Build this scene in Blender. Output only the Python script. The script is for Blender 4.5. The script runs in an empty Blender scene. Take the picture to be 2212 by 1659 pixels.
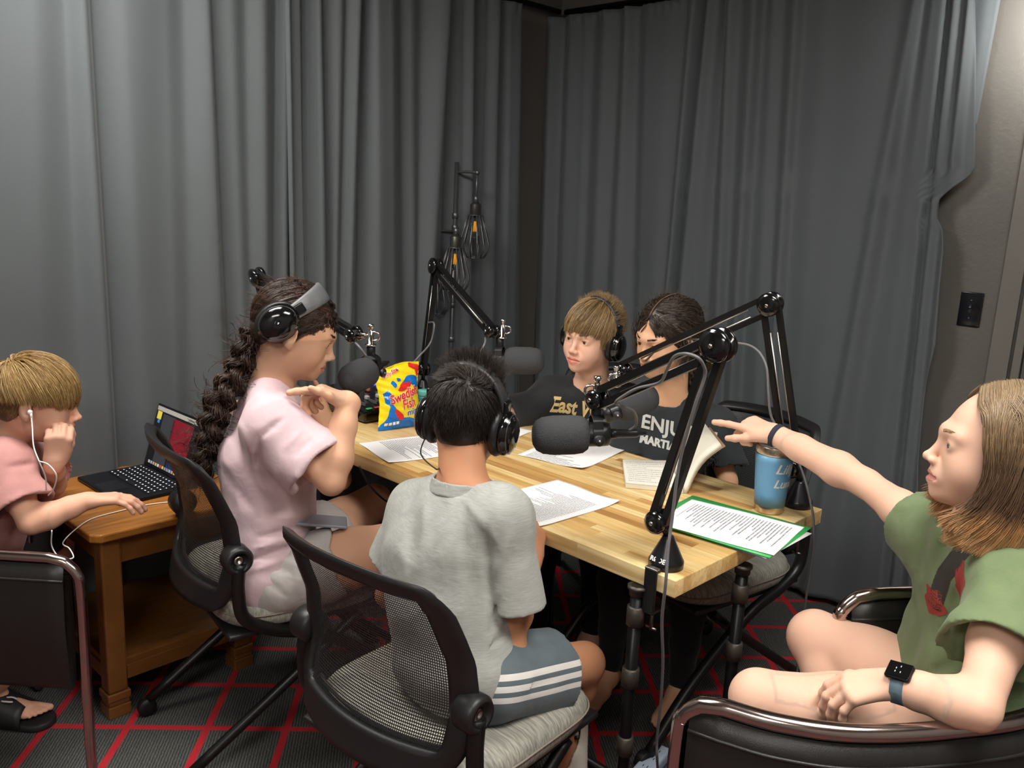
import bpy, math, random
import numpy as np
from mathutils import Vector, Matrix
from mathutils.bvhtree import BVHTree
random.seed(7); RNG = np.random.default_rng(7)
SC = bpy.context.scene; COL = SC.collection
PI = math.pi
def V(*a): return np.array(a if len(a) > 1 else a[0], dtype=float)
def nrm(v): v = V(v); return v / (np.linalg.norm(v) + 1e-12)

# ------------------------------------------------------------------ camera
FPX, PITCH, ROLL, CAMH = 1864.0, 0.21251, 0.047, 1.49
_fw = V(0, math.cos(PITCH), -math.sin(PITCH)); _up = V(0, math.sin(PITCH), math.cos(PITCH)); _rt = V(1, 0, 0)
CR = math.cos(ROLL) * _rt + math.sin(ROLL) * _up; CU = -math.sin(ROLL) * _rt + math.cos(ROLL) * _up
def _ray(x, y): return CR * (x - 1106) / FPX - CU * (y - 829.5) / FPX + _fw
def at(x, y, Y):
    """world point seen in the photograph at (x, y), at forward distance Y"""
    v = _ray(x, y); return v * Y / v[1] + V(0, 0, CAMH)
def atz(x, y, z):
    v = _ray(x, y); return v * (z - CAMH) / v[2] + V(0, 0, CAMH)
def atplane(x, y, P, N):
    v = _ray(x, y); N = V(N); return v * (np.dot(V(P) - V(0, 0, CAMH), N) / np.dot(v, N)) + V(0, 0, CAMH)
cam = bpy.data.cameras.new('camera'); camo = bpy.data.objects.new('camera', cam); COL.objects.link(camo)
cam.sensor_fit = 'HORIZONTAL'; cam.sensor_width = 36; cam.lens = FPX / 2212 * 36; cam.clip_start = .05
camo.matrix_world = Matrix(((CR[0], CU[0], -_fw[0], 0), (CR[1], CU[1], -_fw[1], 0), (CR[2], CU[2], -_fw[2], CAMH), (0, 0, 0, 1)))
SC.camera = camo
SC.view_settings.view_transform = 'Standard'; SC.view_settings.look = 'None'
SC.view_settings.gamma = 1; SC.view_settings.use_curve_mapping = False; SC.view_settings.exposure = 0.0
SC.cycles.max_bounces = 5; SC.cycles.diffuse_bounces = 3; SC.cycles.glossy_bounces = 3; SC.cycles.transmission_bounces = 4; SC.cycles.transparent_max_bounces = 8; SC.cycles.caustics_reflective = False; SC.cycles.caustics_refractive = False
SC.cycles.use_adaptive_sampling = True; SC.cycles.adaptive_threshold = .05; SC.cycles.adaptive_min_samples = 12

# ------------------------------------------------------------------ materials
def lin(c):
    if isinstance(c, str): c = [int(c[i:i + 2], 16) / 255 for i in (1, 3, 5)]
    return tuple((x / 12.92 if x <= .04045 else ((x + .055) / 1.055) ** 2.4) for x in c) + (1,)
_M = {}
def newmat(name):
    m = bpy.data.materials.new(name); m.use_nodes = True
    nt = m.node_tree; b = nt.nodes['Principled BSDF']; return m, nt, b
def N(nt, t, **k):
    n = nt.nodes.new(t)
    for a, v in k.items():
        if a in n.inputs.keys(): n.inputs[a].default_value = v
        else: setattr(n, a, v)
    return n
def mat(name, col, rough=.5, metal=0, bump=0, bscale=200, var=0, vscale=8, spec=.5, coat=0, sheen=0, sss=0, stretch=None, bdist=.001):
    if name in _M: return _M[name]
    m, nt, b = newmat(name); L = nt.links.new
    c = lin(col); b.inputs['Base Color'].default_value = c; b.inputs['Roughness'].default_value = rough
    b.inputs['Metallic'].default_value = metal; b.inputs['Specular IOR Level'].default_value = spec
    b.inputs['Coat Weight'].default_value = coat; b.inputs['Sheen Weight'].default_value = sheen
    if sss:
        b.inputs['Subsurface Weight'].default_value = sss; b.inputs['Subsurface Radius'].default_value = (.012, .004, .002); b.inputs['Subsurface Scale'].default_value = 1.0
    tc = N(nt, 'ShaderNodeTexCoord'); src = tc.outputs['Object']
    if stretch:
        mp = N(nt, 'ShaderNodeMapping'); mp.inputs['Scale'].default_value = stretch; L(src, mp.inputs[0]); src = mp.outputs[0]
    if var:
        n = N(nt, 'ShaderNodeTexNoise', Scale=vscale, Detail=4.0); L(src, n.inputs['Vector'])
        mx = N(nt, 'ShaderNodeMix', data_type='RGBA')
        mx.inputs[6].default_value = tuple(x * (1 - var) for x in c[:3]) + (1,); mx.inputs[7].default_value = tuple(min(1, x * (1 + var)) for x in c[:3]) + (1,)
        L(n.outputs['Fac'], mx.inputs[0]); L(mx.outputs[2], b.inputs['Base Color'])
    if bump:
        n = N(nt, 'ShaderNodeTexNoise', Scale=bscale, Detail=3.0); L(src, n.inputs['Vector'])
        bp = N(nt, 'ShaderNodeBump', Strength=bump, Distance=bdist); L(n.outputs['Fac'], bp.inputs['Height']); L(bp.outputs[0], b.inputs['Normal'])
    _M[name] = m; return m
def emit(name, col, s):
    m, nt, b = newmat(name); b.inputs['Base Color'].default_value = lin(col)
    b.inputs['Emission Color'].default_value = lin(col); b.inputs['Emission Strength'].default_value = s; return m

# ------------------------------------------------------------------ mesh builder
def frame(d, up=(0, 0, 1)):
    """rotation matrix whose z axis is d"""
    z = nrm(d); x = np.cross(V(up), z)
    if np.linalg.norm(x) < 1e-4: x = np.cross(V(0, 1, 0), z)
    x = nrm(x); y = np.cross(z, x); return np.stack([x, y, z], 1)
def rotx(a): c, s = math.cos(a), math.sin(a); return V([[1, 0, 0], [0, c, -s], [0, s, c]])
def roty(a): c, s = math.cos(a), math.sin(a); return V([[c, 0, s], [0, 1, 0], [-s, 0, c]])
def rotz(a): c, s = math.cos(a), math.sin(a); return V([[c, -s, 0], [s, c, 0], [0, 0, 1]])
class MB:
    def __init__(s): s.v = []; s.f = []; s.m = []; s.sm = []; s.n = 0
    def add(s, v, f, m=0, smooth=False, R=None, t=None):
        v = np.asarray(v, float)
        if R is not None: v = v @ np.asarray(R).T
        if t is not None: v = v + V(t)
        s.v.append(v); s.f += [tuple(int(i) + s.n for i in q) for q in f]; s.m += [m] * len(f); s.sm += [smooth] * len(f); s.n += len(v); return s
    def box(s, lo, hi, m=0, R=None, t=None):
        lo, hi = V(lo), V(hi)
        v = [(x, y, z) for x in (lo[0], hi[0]) for y in (lo[1], hi[1]) for z in (lo[2], hi[2])]
        return s.add(v, [(0, 1, 3, 2), (4, 6, 7, 5), (0, 4, 5, 1), (2, 3, 7, 6), (0, 2, 6, 4), (1, 5, 7, 3)], m, False, R, t)
    def rbox(s, lo, hi, r=.01, m=0, R=None, t=None, seg=3):
        """box with rounded edges (superellipse-like cube-sphere)"""
        lo, hi = V(lo), V(hi); c = (lo + hi) / 2; h = (hi - lo) / 2; r = min(r, h.min() * .999); inner = h - r
        v = []; f = []; k = seg
        for ax in range(3):
            for sg in (-1, 1):
                base = len(v); a1, a2 = (ax + 1) % 3, (ax + 2) % 3
                def cs(ax_):
                    a = [-PI / 4 + PI / 2 * i / (2 * k) for i in range(2 * k + 1)]
                    return a
                lst1 = [(-1, a) for a in np.linspace(-PI / 4, 0, k + 1)] + [(1, a) for a in np.linspace(0, PI / 4, k + 1)]
                for (s1, t1) in lst1:
                    for (s2, t2) in lst1:
                        d = np.zeros(3); d[ax] = sg; d[a1] = math.tan(t1); d[a2] = math.tan(t2); d /= np.linalg.norm(d)
                        p = np.zeros(3); p[ax] = sg * inner[ax]; p[a1] = s1 * inner[a1]; p[a2] = s2 * inner[a2]
                        v.append(c + p + d * r)
                n = 2 * k + 2
                for i in range(n - 1):
                    for j in range(n - 1):
                        q = (base + i * n + j, base + (i + 1) * n + j, base + (i + 1) * n + j + 1, base + i * n + j + 1)
                        f.append(q if sg > 0 else q[::-1])
        return s.add(v, f, m, True, R, t)
    def tube(s, pts, r, seg=10, m=0, closed=False, cap=True, up=(0, 0, 1), sq=False):
        pts = np.asarray(pts, float); n = len(pts); rr = np.broadcast_to(np.asarray(r, float), (n,)) if np.ndim(r) <= 1 else r
        T = np.zeros_like(pts)
        for i in range(n):
            a = pts[(i - 1) % n] if (closed or i > 0) else pts[i]; b = pts[(i + 1) % n] if (closed or i < n - 1) else pts[i]
            T[i] = nrm(b - a)
        Fm = frame(T[0], up); X = Fm[:, 0]; v = []
        off = PI / 4 if sq else 0
        if sq: seg = 4
        for i in range(n):
            X = nrm(X - np.dot(X, T[i]) * T[i]); Y = np.cross(T[i], X)
            for j in range(seg):
                a = 2 * PI * j / seg + off; v.append(pts[i] + rr[i] * (math.cos(a) * X + math.sin(a) * Y))
        f = []
        for i in range(n if closed else n - 1):
            for j in range(seg):
                a = i * seg + j; b = i * seg + (j + 1) % seg; c = ((i + 1) % n) * seg + (j + 1) % seg; d = ((i + 1) % n) * seg + j
                f.append((a, b, c, d))
        s.add(v, f, m, not sq)
        if cap and not closed:
            b0 = s.n - len(v); s.f += [tuple(b0 + j for j in range(seg))[::-1], tuple(b0 + (n - 1) * seg + j for j in range(seg))]; s.m += [m, m]; s.sm += [False, False]
        return s
    def lathe(s, prof, seg=24, m=0, R=None, t=None, smooth=True):
        v = []; f = []; n = len(prof)
        for (r, z) in prof:
            for j in range(seg): a = 2 * PI * j / seg; v.append((r * math.cos(a), r * math.sin(a), z))
        for i in range(n - 1):
            for j in range(seg): f.append((i * seg + j, i * seg + (j + 1) % seg, (i + 1) * seg + (j + 1) % seg, (i + 1) * seg + j))
        f.append(tuple(range(seg))[::-1]); f.append(tuple((n - 1) * seg + j for j in range(seg)))
        return s.add(v, f, m, smooth, R, t)
    def sphere(s, c, r, m=0, seg=16, R=None):
        v = []; f = []; k = seg // 2; rr = V([r] * 3) if np.ndim(r) == 0 else V(r)
        for i in range(k + 1):
            th = PI * i / k
            for j in range(seg): a = 2 * PI * j / seg; v.append((math.sin(th) * math.cos(a), math.sin(th) * math.sin(a), math.cos(th)))
        for i in range(k):
            for j in range(seg): f.append((i * seg + j, (i + 1) * seg + j, (i + 1) * seg + (j + 1) % seg, i * seg + (j + 1) % seg))
        return s.add(np.asarray(v) * rr, f, m, True, R, c)
    def cyl(s, a, b, r, seg=20, m=0, r2=None): return s.tube([a, b], [r, r if r2 is None else r2], seg, m)
    def grid(s, P, m=0, closed=False, smooth=True, flip=False):
        P = np.asarray(P, float); a, b = P.shape[:2]; f = []
        for i in range(a - 1):
            for j in range(b - (0 if closed else 1)):
                q = (i * b + j, (i + 1) * b + j, (i + 1) * b + (j + 1) % b, i * b + (j + 1) % b); f.append(q[::-1] if flip else q)
        return s.add(P.reshape(-1, 3), f, m, smooth)
    def prism(s, poly, h, m=0, R=None, t=None):
        n = len(poly); v = [(x, y, 0) for x, y in poly] + [(x, y, h) for x, y in poly]
        f = [tuple(range(n))[::-1], tuple(range(n, 2 * n))] + [(i, (i + 1) % n, n + (i + 1) % n, n + i) for i in range(n)]
        return s.add(v, f, m, False, R, t)
    def build(s, name, mats, parent=None, bevel=0, sub=0, origin=None, weld=False, solid=0):
        me = bpy.data.meshes.new(name); vv = np.concatenate(s.v) if s.v else np.zeros((0, 3))
        if origin is not None: vv = vv - V(origin)
        me.from_pydata(vv.tolist(), [], s.f)
        me.polygons.foreach_set('material_index', s.m); me.polygons.foreach_set('use_smooth', s.sm)
        for x in (mats if isinstance(mats, (list, tuple)) else [mats]): me.materials.append(x)
        o = bpy.data.objects.new(name, me); COL.objects.link(o)
        if origin is not None: o.location = V(origin)
        me.update()
        if parent is not None:
            o.parent = parent; o.matrix_parent_inverse = parent.matrix_world.inverted()
        if weld: md = o.modifiers.new('weld', 'WELD'); md.merge_threshold = 1e-5
        if solid: md = o.modifiers.new('solid', 'SOLIDIFY'); md.thickness = solid
        if bevel:
            md = o.modifiers.new('bevel', 'BEVEL'); md.width = bevel; md.segments = 2; md.limit_method = 'ANGLE'; md.angle_limit = .6
        if sub: md = o.modifiers.new('sub', 'SUBSURF'); md.levels = md.render_levels = sub
        return o
def tag(o, label, cat, group=None, kind=None):
    o['label'] = label; o['category'] = cat
    if group: o['group'] = group
    if kind: o['kind'] = kind
    return o
def empty(name, loc=(0, 0, 0), rz=0, label=None, cat=None, group=None, M=None):
    o = bpy.data.objects.new(name, None); COL.objects.link(o); o.empty_display_size = .05
    if M is not None: o.matrix_world = M
    else: o.matrix_world = Matrix.Translation(Vector(loc)) @ Matrix.Rotation(rz, 4, 'Z')
    if label: tag(o, label, cat, group)
    return o
def struct(o): o['kind'] = 'structure'; return o
def local(b, name, mats, parent, **k):
    """link a mesh modelled in its parent's own coordinates"""
    o = b.build(name, mats, None, **k); o.parent = parent; return o
def copy_tree(o, parent=None):
    c = o.copy(); COL.objects.link(c)
    if parent is not None: c.parent = parent
    for ch in list(o.children): copy_tree(ch, c)
    return c
def bez(P, n=12):
    """smooth Catmull-Rom through the points"""
    P = [V(p) for p in P]; Q = [2 * P[0] - P[1]] + P + [2 * P[-1] - P[-2]]; out = []
    for i in range(1, len(Q) - 2):
        for k in range(n):
            t = k / n; a, b, c, d = Q[i - 1:i + 3]
            out.append(.5 * (2 * b + (c - a) * t + (2 * a - 5 * b + 4 * c - d) * t * t + (3 * b - a - 3 * c + d) * t ** 3))
    return np.array(out + [P[-1]])
def text_mesh(s, size=1.0, ext=.02, align='CENTER', shear=0, bold=0):
    cu = bpy.data.curves.new('t', 'FONT'); cu.body = s; cu.size = size; cu.extrude = ext; cu.align_x = align; cu.shear = shear; cu.offset = bold; cu.resolution_u = 3
    o = bpy.data.objects.new('t', cu); COL.objects.link(o); bpy.context.view_layer.update()
    me = bpy.data.meshes.new_from_object(o.evaluated_get(bpy.context.evaluated_depsgraph_get()))
    v = np.zeros(len(me.vertices) * 3); me.vertices.foreach_get('co', v); v = v.reshape(-1, 3); f = [tuple(p.vertices) for p in me.polygons]
    bpy.data.objects.remove(o); bpy.data.meshes.remove(me); bpy.data.curves.remove(cu); return v, f
# ================================================================== room
T2 = nrm(V(.6946, .7194, 0)); T1 = nrm(V(.7194, -.6946, 0)); KC = V(.149, 4.27, 0)
NL = -T1 * -1; NL = T1            # left wall's inward normal
NR = -T2                          # right wall's inward normal
curt = None
def m_curtain():
    m, nt, b = newmat('curtain fabric'); L = nt.links.new
    tc = N(nt, 'ShaderNodeTexCoord'); n = N(nt, 'ShaderNodeTexNoise', Scale=900.0, Detail=2.0); L(tc.outputs['Object'], n.inputs['Vector'])
    n2 = N(nt, 'ShaderNodeTexNoise', Scale=1.5, Detail=3.0); L(tc.outputs['Object'], n2.inputs['Vector'])
    cr = N(nt, 'ShaderNodeValToRGB'); cr.color_ramp.elements[0].color = lin('#4c5154'); cr.color_ramp.elements[1].color = lin('#5c6265'); L(n2.outputs['Fac'], cr.inputs[0])
    L(cr.outputs[0], b.inputs['Base Color']); b.inputs['Roughness'].default_value = .75; b.inputs['Sheen Weight'].default_value = .15; b.inputs['Sheen Roughness'].default_value = .4
    bp = N(nt, 'ShaderNodeBump', Strength=.25, Distance=.0006); L(n.outputs['Fac'], bp.inputs['Height']); L(bp.outputs[0], b.inputs['Normal']); return m
M_CUR = m_curtain()
M_WALLD = mat('black painted wall', '#605d58', .45, bump=.5, bscale=60, var=.12, vscale=6, bdist=.002)
M_WALLW = mat('grey painted wall', '#8d8a85', .8)
M_CEIL = mat('ceiling tile', '#a5a39e', .9, bump=.3, bscale=120)
def m_carpet():
    m, nt, b = newmat('charcoal carpet with red lines'); L = nt.links.new
    tc = N(nt, 'ShaderNodeTexCoord'); mp = N(nt, 'ShaderNodeMapping'); mp.inputs['Rotation'].default_value = (0, 0, -math.radians(3.177)); L(tc.outputs['Object'], mp.inputs[0])
    sp = N(nt, 'ShaderNodeSeparateXYZ'); L(mp.outputs[0], sp.inputs[0])
    def line(out, off):
        a = N(nt, 'ShaderNodeMath', operation='SUBTRACT'); L(out, a.inputs[0]); a.inputs[1].default_value = off
        w = N(nt, 'ShaderNodeMath', operation='PINGPONG'); L(a.outputs[0], w.inputs[0]); w.inputs[1].default_value = .2185 / 2
        nz = N(nt, 'ShaderNodeTexNoise', Scale=260.0); L(tc.outputs['Object'], nz.inputs['Vector'])
        a2 = N(nt, 'ShaderNodeMath', operation='MULTIPLY_ADD'); L(nz.outputs['Fac'], a2.inputs[0]); a2.inputs[1].default_value = .004; L(w.outputs[0], a2.inputs[2])
        c = N(nt, 'ShaderNodeMath', operation='LESS_THAN'); L(a2.outputs[0], c.inputs[0]); c.inputs[1].default_value = .0125; return c.outputs[0]
    l1 = line(sp.outputs[0], -.468); l2 = line(sp.outputs[1], 2.193)
    mx = N(nt, 'ShaderNodeMath', operation='MAXIMUM'); L(l1, mx.inputs[0]); L(l2, mx.inputs[1])
    mp2 = N(nt, 'ShaderNodeMapping'); mp2.inputs['Rotation'].default_value = (0, 0, math.radians(-8)); L(tc.outputs['Object'], mp2.inputs[0])
    wv = N(nt, 'ShaderNodeTexWave', Scale=40.0, Distortion=2.5); wv.inputs['Detail'].default_value = 2; wv.inputs['Detail Scale'].default_value = 3; L(mp2.outputs[0], wv.inputs['Vector'])
    nz = N(nt, 'ShaderNodeTexNoise', Scale=420.0, Detail=2.0); L(tc.outputs['Object'], nz.inputs['Vector'])
    mu = N(nt, 'ShaderNodeMath', operation='MULTIPLY'); L(wv.outputs['Fac'], mu.inputs[0]); L(nz.outputs['Fac'], mu.inputs[1])
    cr = N(nt, 'ShaderNodeValToRGB'); cr.color_ramp.elements[0].color = lin('#363839'); cr.color_ramp.elements[1].color = lin('#70706a'); cr.color_ramp.elements[1].position = .75; L(mu.outputs[0], cr.inputs[0])
    cr2 = N(nt, 'ShaderNodeValToRGB'); cr2.color_ramp.elements[0].color = lin('#9c2129'); cr2.color_ramp.elements[1].color = lin('#cf3a41'); L(nz.outputs['Fac'], cr2.inputs[0])
    m2 = N(nt, 'ShaderNodeMix', data_type='RGBA'); L(mx.outputs[0], m2.inputs[0]); L(cr.outputs[0], m2.inputs[6]); L(cr2.outputs[0], m2.inputs[7]); L(m2.outputs[2], b.inputs['Base Color'])
    b.inputs['Roughness'].default_value = .95; b.inputs['Specular IOR Level'].default_value = .1
    bp = N(nt, 'ShaderNodeBump', Strength=.7, Distance=.003); L(mu.outputs[0], bp.inputs['Height']); L(bp.outputs[0], b.inputs['Normal']); return m
M_CARPET = m_carpet()
RW, RD, CH = 4.3, 4.9, 2.62     # room along T1, along -T2, height
def RP(a, b, z=0): return KC + T1 * a - T2 * b + V(0, 0, z)
b = MB(); b.add([RP(-.1, -.1), RP(RW + .1, -.1), RP(RW + .1, RD + .1), RP(-.1, RD + .1), RP(-.1, -.1, -.1), RP(RW + .1, -.1, -.1), RP(RW + .1, RD + .1, -.1), RP(-.1, RD + .1, -.1)],
                [(3, 2, 1, 0), (4, 5, 6, 7), (0, 1, 5, 4), (1, 2, 6, 5), (2, 3, 7, 6), (3, 0, 4, 7)]); struct(b.build('floor', M_CARPET))
b = MB(); b.add([RP(-.1, -.1, CH), RP(RW + .1, -.1, CH), RP(RW + .1, RD + .1, CH), RP(-.1, RD + .1, CH), RP(-.1, -.1, CH + .1), RP(RW + .1, -.1, CH + .1), RP(RW + .1, RD + .1, CH + .1), RP(-.1, RD + .1, CH + .1)],
                [(0, 1, 2, 3), (7, 6, 5, 4), (4, 5, 1, 0), (5, 6, 2, 1), (6, 7, 3, 2), (7, 4, 0, 3)]); struct(b.build('ceiling', M_CEIL))
def wallbox(name, A, B, nout, m, th=.1, z0=0, z1=CH):
    A, B = V(A), V(B); n = V(nout) * th; v = [A, B, B + n, A + n]
    b = MB(); b.add([p * V(1, 1, 0) + V(0, 0, z0) for p in v] + [p * V(1, 1, 0) + V(0, 0, z1) for p in v], [(0, 1, 2, 3), (7, 6, 5, 4), (0, 4, 5, 1), (1, 5, 6, 2), (2, 6, 7, 3), (3, 7, 4, 0)]); return struct(b.build(name, m))
wallbox('wall_left', RP(0, 0), RP(0, RD), -T1, M_WALLD)
wallbox('wall_right', RP(-.1, 0), RP(RW + .1, 0), T2, M_WALLD)
wallbox('wall_front', RP(RW, 0), RP(RW, RD), T1, M_WALLW)
wallbox('wall_back', RP(-.1, RD), RP(RW + .1, RD), -T2, M_WALLW)

# curtains ---------------------------------------------------------
def interp_smooth(x, xp, fp):
    i = np.clip(np.searchsorted(xp, x) - 1, 0, len(xp) - 2); t = np.clip((x - xp[i]) / np.maximum(xp[i + 1] - xp[i], 1e-6), 0, 1)
    t = t * t * (3 - 2 * t); return fp[i] * (1 - t) + fp[i + 1] * t
def curtain(name, side, ctrl, yA, yB, z0, z1, label, off=.05, edgeR=None, edgeL=None, amp=1.0, nz=110, group=None, dens=.006, hemseed=0):
    if side == 'L': O, D, NN = KC, -T2, NL
    else: O, D, NN = KC, T1, NR
    P0 = O + NN * off
    def S(x, y): return float(np.dot(atplane(x, y, P0, NN) - P0, D))
    def Zz(x, y): return float(atplane(x, y, P0, NN)[2])
    ca = np.array([S(c[0], yA) for c in ctrl]); cb = np.array([S(c[1], yB) for c in ctrl]); dd = np.array([c[2] for c in ctrl]) * .01 * amp
    za = np.array([Zz(c[0], yA) for c in ctrl]).mean(); zb = np.array([Zz(c[1], yB) for c in ctrl]).mean()
    if ca[0] > ca[-1]: ca, cb, dd = ca[::-1], cb[::-1], dd[::-1]; edgeL, edgeR = edgeR, edgeL
    smin, smax = min(ca[0], cb[0]), max(ca[-1], cb[-1]); n = int((smax - smin) / dens); rows = []
    er = None if edgeR is None else sorted([(Zz(x, y), S(x, y)) for x, y in edgeR])
    for zi in np.linspace(z1, z0, nz):
        w = (za - zi) / (za - zb); w = min(max(w, -.3), 2.2); cs = ca + (cb - ca) * w
        for i in range(1, len(cs)): cs[i] = max(cs[i], cs[i - 1] + .004)
        lo, hi = cs[0], cs[-1]
        if er is not None: hi = float(np.interp(zi, [e[0] for e in er], [e[1] for e in er]))
        s = np.linspace(lo, hi, n); d = interp_smooth(s, cs, dd)
        d = d + .0035 * np.sin(s * 23 + zi * 1.7) * np.sin(zi * 2.1 + s * 3)
        if zi > z1 - .05: d = d + .004 * np.sin(s * 160) * (zi - z1 + .05) / .05 
        rows.append(P0[None] + D[None] * s[:, None] + NN[None] * (d[:, None]) + V(0, 0, 1)[None] * (zi + .004 * np.sin(s * 9 + hemseed) * (1 if zi < z0 + .1 else 0))[:, None])
    b = MB(); b.grid(np.array(rows), smooth=True); o = b.build(name, M_CUR, solid=.003)
    tag(o, label, 'curtain', group); return o
CZ = 2.30
LA = [(-420, -420, 3), (-300, -300, 6), (-170, -170, 2), (-60, -60, 5), (60, 70, 4), (130, 160, 2.2), (168, 214, 6), (197, 240, .8), (260, 300, 4.6), (345, 365, 3.2), (385, 400, 2.2), (432, 462, 6), (455, 492, .6), (492, 515, 3.6), (520, 535, 2.4), (552, 560, 5), (592, 588, .4), (606, 606, 4), (618, 622, 1.5), (648, 652, .8)]
curtain('curtain', 'L', LA, 40, 760, .03, CZ, 'wide charcoal curtain with broad soft folds hanging behind the side table', hemseed=1)
LS = [(600, 612, 4.6), (606, 618, 5.6), (610, 622, 3.4), (634, 644, 3.8), (638, 648, 2.6)]
curtain('curtain', 'L', LS, 40, 580, .03, CZ, 'narrow flat strip of charcoal curtain overlapping between two wider curtains', off=.075, dens=.003)
LB = [(646, 655, .5), (658, 662, .8), (672, 682, 5.5), (692, 705, .4), (722, 712, 4), (738, 728, 2), (757, 738, 6), (776, 770, 0), (795, 800, 6.5), (822, 828, 6), (862, 868, .3), (880, 885, 2.5), (905, 895, 1.2), (948, 915, 6), (966, 955, .3), (990, 985, 2.5), (1006, 1000, 5), (1020, 1012, .3), (1042, 1030, 2.2), (1062, 1050, 5), (1076, 1066, .5), (1092, 1082, 4), (1110, 1098, 4.5), (1122, 1118, .6)]
curtain('curtain', 'L', LB, 40, 600, .03, CZ, 'charcoal curtain with tight narrow folds behind the caged floor lamp', hemseed=2)
RA = [(1166, 1158, .5), (1182, 1166, 2.5), (1206, 1184, 5), (1224, 1200, .3), (1246, 1222, 4), (1272, 1250, 2.8), (1292, 1262, 1.2), (1318, 1290, 3.6), (1345, 1312, 1), (1366, 1338, 4.6), (1384, 1368, .8), (1410, 1390, 3), (1450, 1420, 3.4), (1490, 1440, 2.6), (1508, 1452, 5), (1525, 1464, -.5), (1540, 1482, 5.2), (1556, 1500, 3), (1566, 1530, -.4), (1582, 1560, 3.5), (1604, 1574, 1), (1640, 1602, 4.4), (1654, 1618, 1), (1676, 1650, 2.6), (1696, 1668, 1.6), (1728, 1690, 4.4), (1746, 1706, 1.6), (1800, 1752, 3), (1880, 1800, 3.6), (1955, 1842, 2.8), (1984, 1868, 4.8), (1998, 1900, 1.4), (2018, 1950, 3), (2040, 1978, 3.4), (2049, 1990, .2), (2062, 2004, 3.8), (2082, 2022, 2.4), (2095, 2040, 4.6), (2112, 2060, 2)]
eR = [(2112, 0), (2112, 200), (2110, 370), (2074, 400), (2036, 430), (2031, 470), (2045, 505), (2048, 540), (2040, 620), (2032, 740), (2006, 830), (1998, 900), (1990, 1000), (1996, 1180), (2000, 1400), (2010, 1700)]
curtain('curtain', 'R', RA, 40, 640, .03, CZ, 'widest charcoal curtain hanging behind the children with a ragged edge beside the light switch', edgeR=eR, hemseed=3)
RB = [(2050, 2036, .2), (2100, 2044, .6), (2128, 2050, 1.2), (2158, 2056, .4)]
o = curtain('curtain', 'R', RB, 20, 560, 1.78, CZ, 'short dark curtain scrap showing beyond the ragged curtain edge', off=.02, dens=.01, nz=20)
RC = [(1148, 1142, 0), (1160, 1150, 1), (1180, 1170, .4)]
curtain('curtain', 'R', RC, 170, 640, .03, 2.08, 'thin dark curtain strip set into the room corner', off=.02, dens=.006, nz=30)
for nm, A, B in (('curtain_rail', RP(.04, .06, 2.325), RP(.04, 4.2, 2.325)), ('curtain_rail', RP(.06, .04, 2.325), RP(2.1, .04, 2.325))):
    b = MB(); b.cyl(A, B, .012, 10); o = b.build(nm, mat('dark metal', '#222222', .4, .7)); struct(o)

# right wall: switch and door casing --------------------------------
def onwall(x, y, off=0): return atplane(x, y, KC + NR * off, NR)
M_BLKPL = mat('glossy black plastic', '#15171c', .12, spec=.6)
p = onwall(2097, 668); R_W = np.stack([T1, V(0, 0, 1), NR], 1)
sw = empty('light_switch', p, label='glossy black light switch plate on the dark wall right of the curtain', cat='switch')
b = MB(); b.rbox((-.036, -.058, .0005), (.036, .058, .007), .003, R=R_W, t=p); b.build('plate', M_BLKPL, sw)
b = MB(); b.box((-.005, -.012, .007), (.005, .012, .009), R=R_W, t=p); b.rbox((-.004, -.002, .008), (.004, .010, .018), .002, R=R_W @ rotx(-.4), t=p); b.build('toggle', mat('switch toggle', '#2a2c33', .15), sw)
for k in (-1, 1):
    b = MB(); b.sphere(p + R_W @ V(0, .030 * k, .0075), .003, seg=8); b.build('screw', mat('screw steel', '#8a8a8a', .3, .9), sw)
g = onwall(2150, 700); sd = float(np.dot(g - KC, T1))
def wb(name, s0, s1, th, z0, z1, m, bev=.002):
    b = MB(); o0 = KC + T1 * s0; b.box((0, z0, 0.0005), (s1 - s0, z1, th), R=R_W, t=o0); return struct(b.build(name, m, bevel=bev))
M_TRIM = mat('painted door casing', '#6d6a64', .4, bump=.4, bscale=40, var=.1, bdist=.002)
wb('trim_1', sd, sd + .062, .016, 0, 2.12, M_TRIM); wb('trim_2', sd + .075, sd + .1, .026, 0, 2.09, M_TRIM)
wb('door_1', sd + .104, sd + .95, .02, .01, 2.05, mat('grey door', '#55524e', .4, var=.08))
wb('trim_3', sd, sd + 1.05, .016, 2.121, 2.19, M_TRIM)

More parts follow.
